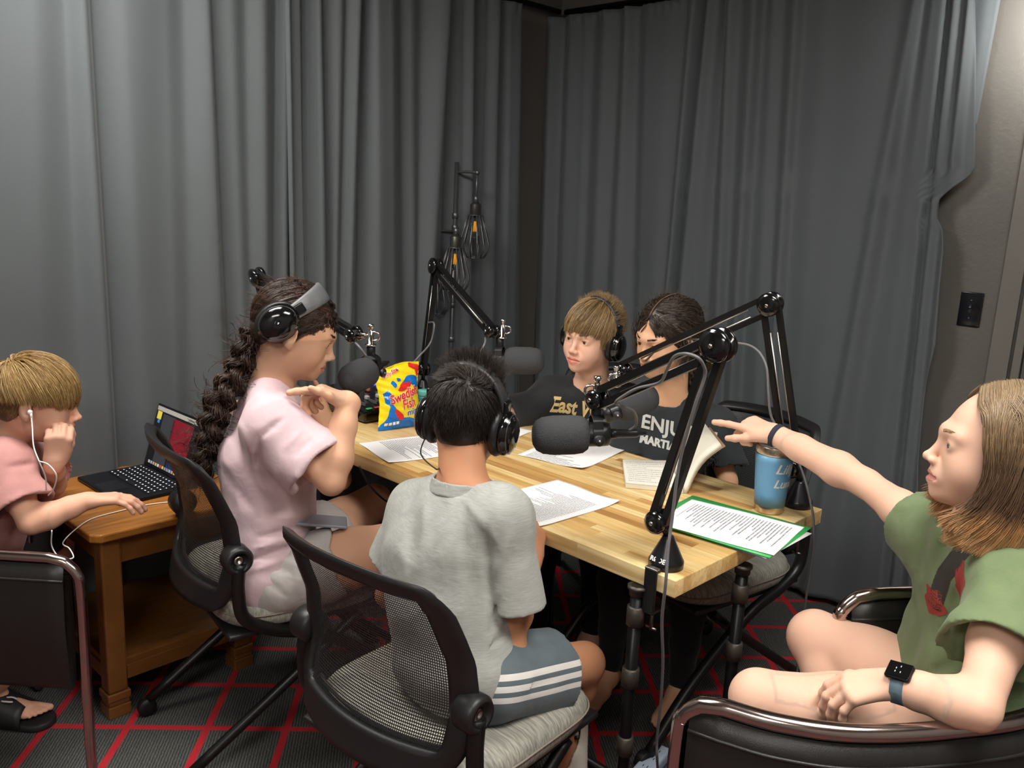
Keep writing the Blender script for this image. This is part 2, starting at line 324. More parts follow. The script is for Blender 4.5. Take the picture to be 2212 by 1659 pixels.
# light -------------------------------------------------------------
def area(name, loc, sx, sy, power, col=(1, .97, .92), look=(0, 0, -1), spread=PI):
    l = bpy.data.lights.new(name, 'AREA'); l.shape = 'RECTANGLE'; l.size = sx; l.size_y = sy; l.energy = power; l.color = col; l.spread = spread
    o = bpy.data.objects.new(name, l); COL.objects.link(o); F = frame(-V(look)); o.matrix_world = Matrix(((F[0][0], F[0][1], F[0][2], loc[0]), (F[1][0], F[1][1], F[1][2], loc[1]), (F[2][0], F[2][1], F[2][2], loc[2]), (0, 0, 0, 1))); return o
M_GLOW = emit('ceiling light diffuser', '#fff6ea', 6)
def troffer(c, a, label, pw):
    R = rotz(a); o = empty('ceiling_light', c, label=label, cat='ceiling light', group='ceiling lights')
    b = MB(); b.box((-.62, -.32, -.012), (.62, -.29, .0), R=R, t=c); b.box((-.62, .29, -.012), (.62, .32, 0), R=R, t=c); b.box((-.62, -.29, -.012), (-.59, .29, 0), R=R, t=c); b.box((.59, -.29, -.012), (.62, .29, 0), R=R, t=c); b.build('frame', mat('white enamel', '#e8e8e8', .4), o)
    b = MB(); b.box((-.59, -.29, -.004), (.59, .29, 0), R=R, t=c); b.build('diffuser', M_GLOW, o)
    area('ceiling_light_glow', (c[0], c[1], c[2] - .03), 1.18, .58, pw)
troffer(V(-1.10, 1.90, CH - .001), math.radians(46), 'rectangular ceiling light out of view near the left curtain', 40)
troffer(V(.80, .85, CH - .001), math.radians(46), 'rectangular ceiling light out of view above the near table end', 40)
troffer(V(-.6, -.9, CH - .001), math.radians(46), 'rectangular ceiling light out of view at the back of the room', 30)
gw = onwall(2400, 40); area('upper_wall_fill', gw + NR * .30 + V(0, 0, .05), .2, .2, 9.0, look=nrm(V(T2)), spread=PI * .8)  # added lamp without a fixture, brightens the upper wall by the door
w = bpy.data.worlds.new('room air'); SC.world = w; w.use_nodes = True; w.node_tree.nodes['Background'].inputs[0].default_value = (.05, .05, .05, 1)
# ================================================================== furniture
M_BLK = mat('black plastic', '#1c1c1d', .42, bump=.15, bscale=900)
M_BLKM = mat('black powder coated metal', '#151515', .38, .2)
M_PIPE = mat('black iron pipe', '#17191b', .35, .6, var=.2, vscale=30)
M_FIT = mat('iron pipe fitting', '#4a4540', .45, .6, var=.25, vscale=60, bump=.3)
M_CHROME = mat('chrome', '#c9c5c2', .08, 1.0)
M_STEEL = mat('brushed steel', '#a8a4a0', .3, 1.0, var=.1, vscale=40)
TH = .765
def m_block():
    m, nt, b = newmat('butcher block'); L = nt.links.new
    tc = N(nt, 'ShaderNodeTexCoord'); sp = N(nt, 'ShaderNodeSeparateXYZ'); L(tc.outputs['Object'], sp.inputs[0])
    def ma(op, a, bb=None, c=None):
        n = N(nt, 'ShaderNodeMath', operation=op)
        for i, x in enumerate((a, bb, c)):
            if x is None: continue
            if isinstance(x, (int, float)): n.inputs[i].default_value = x
            else: L(x, n.inputs[i])
        return n.outputs[0]
    row = ma('FLOOR', ma('DIVIDE', sp.outputs[1], .029))
    w1 = N(nt, 'ShaderNodeTexWhiteNoise', noise_dimensions='1D'); L(row, w1.inputs['W'])
    xx = ma('ADD', ma('DIVIDE', sp.outputs[0], .34), ma('MULTIPLY', w1.outputs['Value'], 7.3)); col = ma('FLOOR', xx)
    cb = N(nt, 'ShaderNodeCombineXYZ'); L(row, cb.inputs[0]); L(col, cb.inputs[1])
    w2 = N(nt, 'ShaderNodeTexWhiteNoise', noise_dimensions='3D'); L(cb.outputs[0], w2.inputs['Vector'])
    cr = N(nt, 'ShaderNodeValToRGB'); cr.color_ramp.interpolation = 'LINEAR'
    E = cr.color_ramp.elements; E[0].color = lin('#a97f4b'); E[1].color = lin('#ecd6a2')
    for ps, c in ((.22, '#c9a063'), (.5, '#dcbb7d'), (.78, '#e3c88f')): e = E.new(ps); e.color = lin(c)
    L(w2.outputs['Value'], cr.inputs[0])
    mp = N(nt, 'ShaderNodeMapping'); mp.inputs['Scale'].default_value = (3, 60, 60); L(tc.outputs['Object'], mp.inputs[0])
    vadd = N(nt, 'ShaderNodeVectorMath', operation='ADD'); L(mp.outputs[0], vadd.inputs[0]); sc = N(nt, 'ShaderNodeVectorMath', operation='SCALE'); L(w2.outputs['Color'], sc.inputs[0]); sc.inputs['Scale'].default_value = 40; L(sc.outputs[0], vadd.inputs[1])
    nz = N(nt, 'ShaderNodeTexNoise', Scale=1.0, Detail=5.0, Distortion=.6); L(vadd.outputs[0], nz.inputs['Vector'])
    cr3 = N(nt, 'ShaderNodeValToRGB'); cr3.color_ramp.elements[0].position = .3; cr3.color_ramp.elements[0].color = (.62, .5, .36, 1); cr3.color_ramp.elements[1].position = .62; cr3.color_ramp.elements[1].color = (1, 1, 1, 1); L(nz.outputs['Fac'], cr3.inputs[0])
    mx = N(nt, 'ShaderNodeMix', data_type='RGBA', blend_type='MULTIPLY'); mx.inputs[0].default_value = .75; L(cr.outputs[0], mx.inputs[6]); L(cr3.outputs[0], mx.inputs[7])
    kn = N(nt, 'ShaderNodeTexNoise', Scale=7.0, Detail=3.0); L(tc.outputs['Object'], kn.inputs['Vector']); ck = N(nt, 'ShaderNodeValToRGB'); ck.color_ramp.elements[0].position = .70; ck.color_ramp.elements[0].color = (1, 1, 1, 1); ck.color_ramp.elements[1].position = .76; ck.color_ramp.elements[1].color = (.5, .3, .16, 1); L(kn.outputs['Fac'], ck.inputs[0])
    m2 = N(nt, 'ShaderNodeMix', data_type='RGBA', blend_type='MULTIPLY'); m2.inputs[0].default_value = .8; L(mx.outputs[2], m2.inputs[6]); L(ck.outputs[0], m2.inputs[7])
    L(m2.outputs[2], b.inputs['Base Color']); b.inputs['Roughness'].default_value = .33; return m
M_BLOCK = m_block()
C1 = V(.342, 1.588, 0); LT, WT = 1.83, .646; A_T = math.atan2(.6946, -.7194)
RT = rotz(A_T)
def TW(x, y, z=0): return C1 + RT @ V(x, y, 0) + V(0, 0, z)       # table coordinates -> world (x along its length, y from 0 to -WT)
def TL(p): q = RT.T @ (V(p) - C1); return q
tb = empty('worktable', C1, A_T, 'long butcher block table with black pipe legs in the middle of the room', 'table')
b = MB(); b.rbox((0, -WT, TH - .038), (LT, 0, TH), .0025); local(b, 'tabletop', M_BLOCK, tb)
lp = TL(atz(1377.7, 1264, TH - .038)); lq = TL(atz(1605.5, 1219, TH - .038))
ly1, ly2 = lp[1], lq[1]; lx = lp[0]
for x1, x2 in ((lp[0], lq[0]), (LT - lp[0], LT - lp[0])):
    for x, y in ((x1, ly1), (x2, ly2)):
        b = MB(); b.cyl((x, y, .03), (x, y, TH - .038), .0135, 14); o = local(b, 'leg', M_PIPE, tb)
        for z in (.36, .52, .66): b = MB(); b.lathe([(.0145, -.022), (.0185, -.02), (.0185, .02), (.0145, .022)], 16, t=(x, y, z)); local(b, 'pipe_coupling', M_FIT, o)
        b = MB(); b.lathe([(.03, 0), (.03, .006), (.017, .01), (.017, .03)], 16, t=(x, y, .0)); local(b, 'floor_flange', M_FIT, o)
        b = MB(); b.lathe([(.017, .0), (.017, .012), (.021, .014), (.021, .02)], 16, t=(x, y, TH - .0585)); local(b, 'top_flange', M_FIT, o)
        b = MB(); b.lathe([(.016, -.03), (.02, -.028), (.02, .028), (.016, .03)], 16, t=(x, y, .15)); local(b, 'rail_tee', M_FIT, o)
    b = MB(); b.cyl((x1, ly1, .15), (x2, ly2, .15), .0125, 12); o = local(b, 'cross_rail', M_PIPE, tb)
    qa, qb = V(x1, ly1, .15), V(x2, ly2, .15); qm = qa + (qb - qa) * .3; qd = nrm(qb - qa); b = MB(); b.tube([qm - qd * .028, qm - qd * .022, qm + qd * .022, qm + qd * .028], [.014, .0195, .0195, .014], 14); local(b, 'coupling', M_FIT, o)
b = MB(); b.cyl((lx, (ly1 + ly2) / 2, .15), (LT - lx, (ly1 + ly2) / 2, .15), .0125, 12); local(b, 'long_rail', M_PIPE, tb)

# wooden side table ---------------------------------------------------
def m_oak(name, c1, c2, rough=.3):
    m, nt, b = newmat(name); L = nt.links.new; tc = N(nt, 'ShaderNodeTexCoord'); mp = N(nt, 'ShaderNodeMapping'); mp.inputs['Scale'].default_value = (6, 70, 6); L(tc.outputs['Object'], mp.inputs[0])
    nz = N(nt, 'ShaderNodeTexNoise', Scale=1.0, Detail=5.0, Distortion=.5); L(mp.outputs[0], nz.inputs['Vector']); cr = N(nt, 'ShaderNodeValToRGB'); cr.color_ramp.elements[0].color = lin(c1); cr.color_ramp.elements[1].color = lin(c2); cr.color_ramp.elements[0].position = .3; cr.color_ramp.elements[1].position = .7
    L(nz.outputs['Fac'], cr.inputs[0]); L(cr.outputs[0], b.inputs['Base Color']); b.inputs['Roughness'].default_value = rough; b.inputs['Coat Weight'].default_value = .3; b.inputs['Coat Roughness'].default_value = .2; return m
M_OAK = m_oak('orange stained oak', '#8f5a22', '#b97a35'); M_OAK2 = m_oak('brown stained oak', '#6e451c', '#8a5a28', .4)
SH = .565; SA = V(-1.085, 2.125, 0); a_s = math.atan2(.79, .613)
a_s = math.radians(47)
st = empty('side_table', SA, a_s, 'orange brown wooden side table with a lower shelf under the laptop', 'table')
SW, SD = .50, .62    # along local x (away from camera, rightwards) and local y (towards the curtain)
b = MB(); ch = .022; b.prism([(ch, 0), (SW - ch, 0), (SW, ch), (SW, SD - ch), (SW - ch, SD), (ch, SD), (0, SD - ch), (0, ch)], .024, t=(0, 0, SH - .024)); local(b, 'tabletop', M_OAK, st, bevel=.005)
b = MB(); b.box((.02, SD - .045, SH), (SW - .02, SD - .02, SH + .008)); local(b, 'edge_strip', M_OAK, st, bevel=.002)
ap = MB(); ap.box((.055, .045, SH - .11), (SW - .055, .062, SH - .024)); ap.box((.055, SD - .062, SH - .11), (SW - .055, SD - .045, SH - .024)); ap.box((.045, .055, SH - .11), (.062, SD - .055, SH - .024)); ap.box((SW - .062, .055, SH - .11), (SW - .045, SD - .055, SH - .024)); local(ap, 'apron', M_OAK2, st)
for x in (.03, SW - .085):
    for y in (.03, SD - .085):
        b = MB(); b.box((x, y, .075), (x + .055, y + .055, SH - .024)); o = local(b, 'leg', M_OAK2, st, bevel=.006)
        b = MB(); b.box((x - .004, y - .004, 0), (x + .059, y + .059, .036)); b.box((x - .001, y - .001, .036), (x + .056, y + .056, .052)); b.box((x - .005, y - .005, .052), (x + .060, y + .060, .075)); local(b, 'foot_moulding', M_OAK2, o, bevel=.003)
b = MB(); b.box((.04, .04, .145), (SW - .04, SD - .04, .165)); local(b, 'shelf', M_OAK2, st, bevel=.002)
b = MB(); b.box((.086, .035, .105), (SW - .086, .055, .146)); b.box((.035, .086, .105), (.055, SD - .086, .146)); b.box((SW - .055, .086, .105), (SW - .035, SD - .086, .146)); local(b, 'shelf_rail', M_OAK2, st)

# mesh back chairs ----------------------------------------------------
def m_mesh():
    m, nt, b = newmat('woven black chair mesh'); L = nt.links.new; m.surface_render_method = 'DITHERED'
    uv = N(nt, 'ShaderNodeUVMap'); sp = N(nt, 'ShaderNodeSeparateXYZ'); L(uv.outputs[0], sp.inputs[0])
    def saw(o, f, duty):
        a = N(nt, 'ShaderNodeMath', operation='MULTIPLY'); L(o, a.inputs[0]); a.inputs[1].default_value = f
        c = N(nt, 'ShaderNodeMath', operation='FRACT'); L(a.outputs[0], c.inputs[0]); d = N(nt, 'ShaderNodeMath', operation='GREATER_THAN'); L(c.outputs[0], d.inputs[0]); d.inputs[1].default_value = duty; return d.outputs[0]
    a = saw(sp.outputs[0], 105, .42); c = saw(sp.outputs[1], 74, .40)
    mu = N(nt, 'ShaderNodeMath', operation='MULTIPLY'); L(a, mu.inputs[0]); L(c, mu.inputs[1])
    tr = N(nt, 'ShaderNodeBsdfTransparent'); mx = N(nt, 'ShaderNodeMixShader'); L(mu.outputs[0], mx.inputs[0]); L(b.outputs[0], mx.inputs[1]); L(tr.outputs[0], mx.inputs[2])
    b.inputs['Base Color'].default_value = lin('#2a2a2a'); b.inputs['Roughness'].default_value = .5
    L(mx.outputs[0], nt.nodes['Material Output'].inputs[0]); return m
M_MESH = m_mesh()
def m_seat():
    m, nt, b = newmat('grey streaked seat fabric'); L = nt.links.new; tc = N(nt, 'ShaderNodeTexCoord'); mp = N(nt, 'ShaderNodeMapping'); mp.inputs['Scale'].default_value = (12, 270, 60); L(tc.outputs['Object'], mp.inputs[0])
    nz = N(nt, 'ShaderNodeTexNoise', Scale=1.0, Detail=3.0, Distortion=.2); L(mp.outputs[0], nz.inputs['Vector']); cr = N(nt, 'ShaderNodeValToRGB'); cr.color_ramp.elements[0].color = lin('#7d7c75'); cr.color_ramp.elements[1].color = lin('#a9a79b'); cr.color_ramp.elements[0].position = .35; cr.color_ramp.elements[1].position = .65
    L(nz.outputs['Fac'], cr.inputs[0]); L(cr.outputs[0], b.inputs['Base Color']); b.inputs['Roughness'].default_value = .85
    bp = N(nt, 'ShaderNodeBump', Strength=.3, Distance=.001); L(nz.outputs['Fac'], bp.inputs['Height']); L(bp.outputs[0], b.inputs['Normal']); return m
M_SEAT = m_seat()
def backsurf(u, v):
    """chair back, u -1..1 across, v 0..1 upwards, chair coordinates (faces +y)"""
    hw = np.interp(v, [0, .2, .45, .75, 1], [.200, .232, .236, .226, .210])
    prof = np.interp(v, [0, .12, .35, .6, .85, 1], [-.256, -.242, -.216, -.226, -.268, -.308])
    z = .462 + .398 * v + .012 * (1 - u * u) * v - (.008 * (1 - u * u)) * (1 - v)
    return V(u * hw, prof + .052 * u * u * (1 - .25 * v) + .01 * v * abs(u) ** 4, z)
def mesh_chair(label):
    c = empty('mesh_back_chair', (0, 0, 0), label=label, cat='chair')
    # frame: ring between the outer outline and the mesh opening
    nu, nv = 41, 41
    us = np.linspace(-1, 1, nu); vs = np.linspace(0, 1, nv)
    def rr(u, v):   # rounded outline
        return u, v
    out = MB(); fb, bk = [], []
    ub = .80; v0, v1 = .15, .93
    U = np.concatenate([np.linspace(-1, -ub, 6), np.linspace(-ub, ub, 25)[1:-1], np.linspace(ub, 1, 6)]); W = np.concatenate([np.linspace(0, v0, 6), np.linspace(v0, v1, 21)[1:-1], np.linspace(v1, 1, 4)])
    def cornerfix(u, v):
        r = .16; a, bb = abs(u), v
        x0, y0 = 1 - r * .9, None
        if a > 1 - r and bb > 1 - r:
            dx, dy = (a - (1 - r)) / r, (bb - (1 - r)) / r; m_ = max(dx, dy); l = math.hypot(dx, dy)
            if l > 1e-6: a, bb = 1 - r + dx * m_ / l * r, 1 - r + dy * m_ / l * r
        if a > 1 - r and bb < r:
            dx, dy = (a - (1 - r)) / r, (r - bb) / r; m_ = max(dx, dy); l = math.hypot(dx, dy)
            if l > 1e-6: a, bb = 1 - r + dx * m_ / l * r, r - dy * m_ / l * r
        return math.copysign(a, u), bb
    def pt(u, v, off):
        u2, v2 = cornerfix(u, v); p = backsurf(u2, v2); e = 1e-3; du = backsurf(u2 + e, v2) - p; dv = backsurf(u2, v2 + e) - p
        n = nrm(np.cross(du, dv)); return p - n * off
    th = .011
    F = np.array([[pt(u, v, -th * (1 - max(0, abs(u) - .93) / .07 * .9) * (1 - max(0, v - .96) / .04 * .9)) for u in U] for v in W]); B = np.array([[pt(u, v, th * (1 - max(0, abs(u) - .93) / .07 * .9) * (1 - max(0, v - .96) / .04 * .9) + (.006 if v < v0 else 0)) for u in U] for v in W])
    nV, nU = F.shape[:2]; vid = lambda s, i, j: s * nV * nU + i * nU + j
    verts = np.concatenate([F.reshape(-1, 3), B.reshape(-1, 3)]); faces = []
    i0 = 5; i1 = nV - 4; j0 = 5; j1 = nU - 6
    hole = lambda i, j: i0 <= i < i1 and j0 <= j < j1
    for i in range(nV - 1):
        for j in range(nU - 1):
            if hole(i, j): continue
            faces.append((vid(0, i, j), vid(0, i, j + 1), vid(0, i + 1, j + 1), vid(0, i + 1, j))); faces.append((vid(1, i, j), vid(1, i + 1, j), vid(1, i + 1, j + 1), vid(1, i, j + 1)))
            for (a, bb, ci, cj) in (((i, j), (i, j + 1), i - 1, j), ((i + 1, j + 1), (i + 1, j), i + 1, j), ((i, j + 1), (i + 1, j + 1), i, j + 1), ((i + 1, j), (i, j), i, j - 1)):
                if not (0 <= ci < nV - 1 and 0 <= cj < nU - 1) or hole(ci, cj):
                    faces.append((vid(0, *bb), vid(0, *a), vid(1, *a), vid(1, *bb)))
    out.add(verts, faces, 0, True); local(out, 'back_frame', M_BLK, c)
    G = np.array([[pt(u, v, 0) for u in U[4:-4]] for v in W[4:-2]])
    b = MB(); b.grid(G, smooth=True); o = local(b, 'back_mesh', M_MESH, c); me = o.data; ul = me.uv_layers.new(name='UVMap')
    A, Bn = G.shape[:2]; uvv = np.zeros((A * Bn, 2)); ii, jj = np.meshgrid(np.arange(A), np.arange(Bn), indexing='ij'); uvv[:, 0] = (U[4:-4][jj] * .5 + .5).ravel(); uvv[:, 1] = (W[4:-2][ii]).ravel()
    vi = np.zeros(len(me.loops), int); me.loops.foreach_get('vertex_index', vi); ul.data.foreach_set('uv', uvv[vi].ravel())
    # thin lip along the lower edge of the opening
    lipo = MB(); lipo.tube([pt(u, .155, .016) for u in np.linspace(-.8, .8, 25)], .004, 8); local(lipo, 'back_lip', mat('dark grey plastic', '#48484a', .35), c)
    # seat
    s = MB(); n = 22; P = []; Q = []
    def sq(t, hx, hy, p=4.0): ca, sa = math.cos(t), math.sin(t); return math.copysign(abs(ca) ** (2 / p), ca) * hx, math.copysign(abs(sa) ** (2 / p), sa) * hy
    rings = [(.0, .478), (.35, .482), (.7, .484), (.88, .481), (.955, .472), (.985, .462), (1.0, .450), (1.0, .435), (.985, .418), (.94, .408), (.5, .406), (0, .406)]
    pr = []
    for (k, z) in rings:
        row = []
        for i in range(48):
            x, y = sq(2 * PI * i / 48, .242, .235); x *= k; y *= k; zz = z + (.018 * (-(y / .235) ** 2 * (1 if y > 0 else 0) - .3 * (y / .235) ** 2 * (0 if y > 0 else -1)) if z > .44 else 0); row.append((x, y + .03, zz))
        pr.append(row)
    s.grid(np.array(pr), closed=True, flip=True); so = local(s, 'seat', M_SEAT, c)
    s = MB(); s.tube([V(*sq(2 * PI * i / 64, .2445, .2375), .447) + V(0, .03, 0) + V(0, 0, -.018 * max(0, sq(2 * PI * i / 64, .24, .235)[1] / .235) ** 2) for i in range(64)], .0022, 6, closed=True); local(s, 'piping', mat('seat piping', '#8d8378', .8), so)
    s = MB(); s.rbox((-.225, -.2, .392), (.225, .25, .408), .007); local(s, 'seat_pan', M_BLK, c)
    for sg in (-1, 1):
        path = bez([(.238 * sg, -.175, .60), (.240 * sg, -.18, .53), (.240 * sg, -.165, .455), (.239 * sg, -.09, .405), (.238 * sg, .05, .35), (.237 * sg, .25, .2), (.236 * sg, .40, .035)], 6)
        b = MB(); b.tube(path, .0165, 12, up=(1, 0, 0)); local(b, 'side_tube', M_BLKM, c)
        b = MB(); b.lathe([(.0, -.004), (.030, -.004), (.036, .006), (.036, .040), (.030, .048), (.022, .048), (.022, .036), (0, .036)], 24, R=roty(PI / 2 * sg), t=(.205 * sg, -.178, .61)); o = local(b, 'pivot_knob', M_BLK, c)
        b = MB(); b.lathe([(0, 0), (.013, 0), (.013, .006), (.006, .008), (.006, .004), (0, .004)], 12, R=roty(PI / 2 * sg), t=(.238 * sg, -.178, .61)); local(b, 'bolt', M_STEEL, o)
        path = bez([(.205 * sg, .16, .375), (.2 * sg, .02, .27), (.195 * sg, -.30, .045)], 6)
        b = MB(); b.tube(path, .014, 12, up=(1, 0, 0)); local(b, 'rear_leg', M_BLKM, c)
        for y in (-.305, .415):
            b = MB(); b.lathe([(.008, -.013), (.024, -.013), (.026, -.008), (.026, .008), (.024, .013), (.008, .013)], 20, R=roty(PI / 2), t=((.195 if y < 0 else .236) * sg, y, .026)); local(b, 'caster', mat('caster rubber', '#101010', .5), c)
    return c
ch0 = mesh_chair('mesh-backed chair with a grey streaked seat under the boy in the grey t-shirt')
ch0.location = (-.108, 1.635, 0); ch0.rotation_euler = (0, 0, math.radians(-39)); ch0['group'] = 'mesh back chairs around the table'
for lab, loc, ang in (('mesh-backed chair seen from the side under the person in the lilac t-shirt', (-.635, 2.225, 0), -53.5), ('mesh-backed chair behind the pointing hand, its grey seat showing past the table end', (.60, 2.50, 0), 126), ('mesh-backed chair hidden behind the far table edge under the boy in the gold lettered shirt', (.41, 3.06, 0), 178)):
    o = copy_tree(ch0); o['label'] = lab; o.location = loc; o.rotation_euler = (0, 0, math.radians(ang))

# tubular armchairs ---------------------------------------------------
M_LEATH = mat('black leather', '#1d1c1b', .42, bump=.35, bscale=500, var=.15, vscale=12)
def tubchair(name, path, z1, z0, label, posts, seatpoly, seatz, rt, inner=.0):
    c = empty(name, tuple(path[len(path) // 2][:2]) + (0,), label=label, cat='chair', group='tubular armchairs')
    P = [V(q[0], q[1], z1) for q in path]
    rail = bez(P, 10)
    a, bb = posts
    def post(e, nx, t):   # rounded corner from rail end down to the floor
        e = V(e); d = nrm(V(nx)); return [e + d * .0, e + d * .035 - V(0, 0, .008), e + d * .06 - V(0, 0, .035), e + d * .068 - V(0, 0, .08), e + d * .068 - V(0, 0, z1 * .5), e + d * .068 - V(0, 0, z1 - rt)]
    A = bez(post(rail[0], a, 0)[1:], 6)[::-1]; B = bez(post(rail[-1], bb, 0)[1:], 6)
    full = np.concatenate([A, rail, B]); b = MB(); b.tube(full, rt, 16); b.build('tube_frame', M_CHROME2, c)
    # upholstered shell below the rail
    low = .0; rows = []
    dense = np.concatenate([[rail[0] + V(a) * .05], rail, [rail[-1] + V(bb) * .05]])
    T = np.gradient(dense, axis=0); Nn = np.stack([-T[:, 1], T[:, 0], np.zeros(len(T))], 1); Nn /= np.linalg.norm(Nn, axis=1)[:, None] + 1e-9
    prof = [(-.008, z1 - rt * .9), (-.016, z1 - .05), (-.020, (z1 + z0) / 2), (-.014, z0 + .02), (0, z0), (.014, z0 + .02), (.020, (z1 + z0) / 2), (.016, z1 - .05), (.008, z1 - rt * .9)]
    G = np.array([[V(q[0], q[1], 0) + nn * o_ + V(0, 0, z_) for q, nn in zip(dense, Nn)] for o_, z_ in prof]); b = MB(); b.grid(G, flip=True)
    b.build('upholstered_shell', M_LEATH, c, solid=.001)
    w = MB(); w.tube([V(q[0], q[1], 0) + nn * -.0165 + V(0, 0, z1 - .05) for q, nn in zip(dense, Nn)], .0035, 8); w.tube([V(q[0], q[1], 0) + nn * .0165 + V(0, 0, z1 - .05) for q, nn in zip(dense, Nn)], .0035, 8); w.build('welt', M_LEATH, c)
    b = MB(); n = len(seatpoly); cen = np.mean([V(*q) for q in seatpoly], 0); rr_ = []
    for k, z in ((0, seatz + .004), (.6, seatz + .004), (.92, seatz - .004), (1, seatz - .025), (1, seatz - .075), (.95, seatz - .095), (0, seatz - .095)): rr_.append([tuple(cen + (V(*q) - cen) * k) + (z,) for q in seatpoly])
    b.grid(np.array(rr_), closed=True, flip=True); b.build('seat_cushion', M_LEATH, c); return c
M_CHROME2 = mat('worn chrome tube', '#b9a9a4', .16, 1.0, var=.12, vscale=18)
f = .93
rp = [(.385, 1.318), (.47, 1.280), (.587, 1.262), (.75, 1.285), (.93, 1.345), (1.06, 1.49), (1.10, 1.65), (1.06, 1.77), (.969, 1.812), (.88, 1.805), (.83, 1.795)]
rp = [(x * f, y * f) for x, y in rp]
sp_ = [(q[0] * .86 + .10, q[1] * .86 + .20) for q in rp]
tubchair('tubular_armchair', rp, .72, .30, 'near right armchair of chrome tube and black leather under the pointing girl', ((-.85, .5, 0), (-.99, -.1, 0)), sp_, .44, .0145)
rl = [(-1.045, 1.845), (-1.2, 1.85), (-1.4, 1.86), (-1.56, 1.93), (-1.62, 2.06), (-1.61, 2.18), (-1.55, 2.26), (-1.48, 2.285), (-1.42, 2.29)]
tubchair('tubular_armchair', rl, .632, .30, 'left armchair of chrome tube and black leather, cut by the picture edge', ((.75, 0, 0), (.75, 0, 0)), [(-1.16, 1.89), (-1.4, 1.90), (-1.53, 1.96), (-1.57, 2.08), (-1.52, 2.22), (-1.42, 2.26), (-1.28, 2.25), (-1.18, 2.15)], .43, .0125)
# ================================================================== things on the tables
M_FOAM = mat('charcoal foam', '#47484a', .95, bump=1.0, bscale=420, spec=.1, var=.25, vscale=500, bdist=.002)
M_MIC = mat('dark grey microphone metal', '#2c2c2e', .35, .5)
M_GLOSS = mat('glossy black', '#0d0d0e', .12, coat=.4)
M_CABLE = mat('grey cable', '#6c6c6e', .5); M_CABLEK = mat('black cable', '#161617', .5)
M_SPRING = mat('spring steel', '#d8d4cd', .3, .9)
def Mx(o, ax, up=(0, 0, 1)):
    """matrix with local x along ax"""
    x = nrm(ax); z = V(up) - np.dot(V(up), x) * x; z = nrm(z); y = np.cross(z, x)
    return Matrix(((x[0], y[0], z[0], o[0]), (x[1], y[1], z[1], o[1]), (x[2], y[2], z[2], o[2]), (0, 0, 0, 1)))
def microphone(pos, ax, label, s=1.0, up=(0, 0, 1)):
    m = empty('microphone', M=Mx(pos, ax, up)); tag(m, label, 'microphone', 'foam covered microphones on boom arms')
    RX = roty(PI / 2)
    b = MB(); pr = [(0.0, .012), (.020, .012), (.0335, .016), (.040, .026), (.0425, .045), (.0425, .090), (.0395, .112), (.032, .126), (.020, .133), (0, .135)]
    b.lathe([(r * s, z * s) for r, z in pr], 36, R=RX); local(b, 'foam_windscreen', M_FOAM, m)
    b = MB(); b.lathe([(.0, -.034), (.020, -.034), (.0255, -.03), (.0265, -.02), (.0265, .018), (.024, .022), (0, .022)], 28, R=RX); local(b, 'body', M_MIC, m)
    b = MB(); b.lathe([(0, -.115), (.005, -.115), (.006, -.10), (.0075, -.098), (.0095, -.092), (.0095, -.05), (.011, -.048), (.011, -.032), (0, -.032)], 18, R=RX); local(b, 'cable_plug', M_MIC, m)
    b = MB()
    ring = [V(-.004, .030 * math.sin(a), .030 * math.cos(a) + (.012 if abs(a) < .9 else 0)) for a in np.linspace(-PI * .55, PI * .55, 25)]
    G = []
    for p in ring: q = nrm(p * V(0, 1, 1)); G.append([p + V(-.011, 0, 0), p + V(.011, 0, 0), p + V(.011, 0, 0) + q * .003, p + V(-.011, 0, 0) + q * .003, p + V(-.011, 0, 0)])
    b.grid(np.array(G), smooth=False); b.lathe([(.011, .042), (.012, .044), (.012, .068), (.009, .070), (.006, .07), (0, .07)], 18, t=(-.004, 0, 0)); local(b, 'yoke', M_MIC, m)
    for k in (-1, 1):
        b = MB(); b.lathe([(0, 0), (.0115, 0), (.0125, .003), (.0125, .009), (.010, .011), (0, .011)], 20, R=rotx(-PI / 2 * k), t=(-.004, .031 * k, -.004)); o = local(b, 'clamp_knob', M_BLK, m)
        b = MB(); b.lathe([(0, 0), (.003, 0), (.003, .0125), (0, .0125)], 8, R=rotx(-PI / 2 * k), t=(-.004, .031 * k, -.004)); local(b, 'screw', M_STEEL, o)
    return m
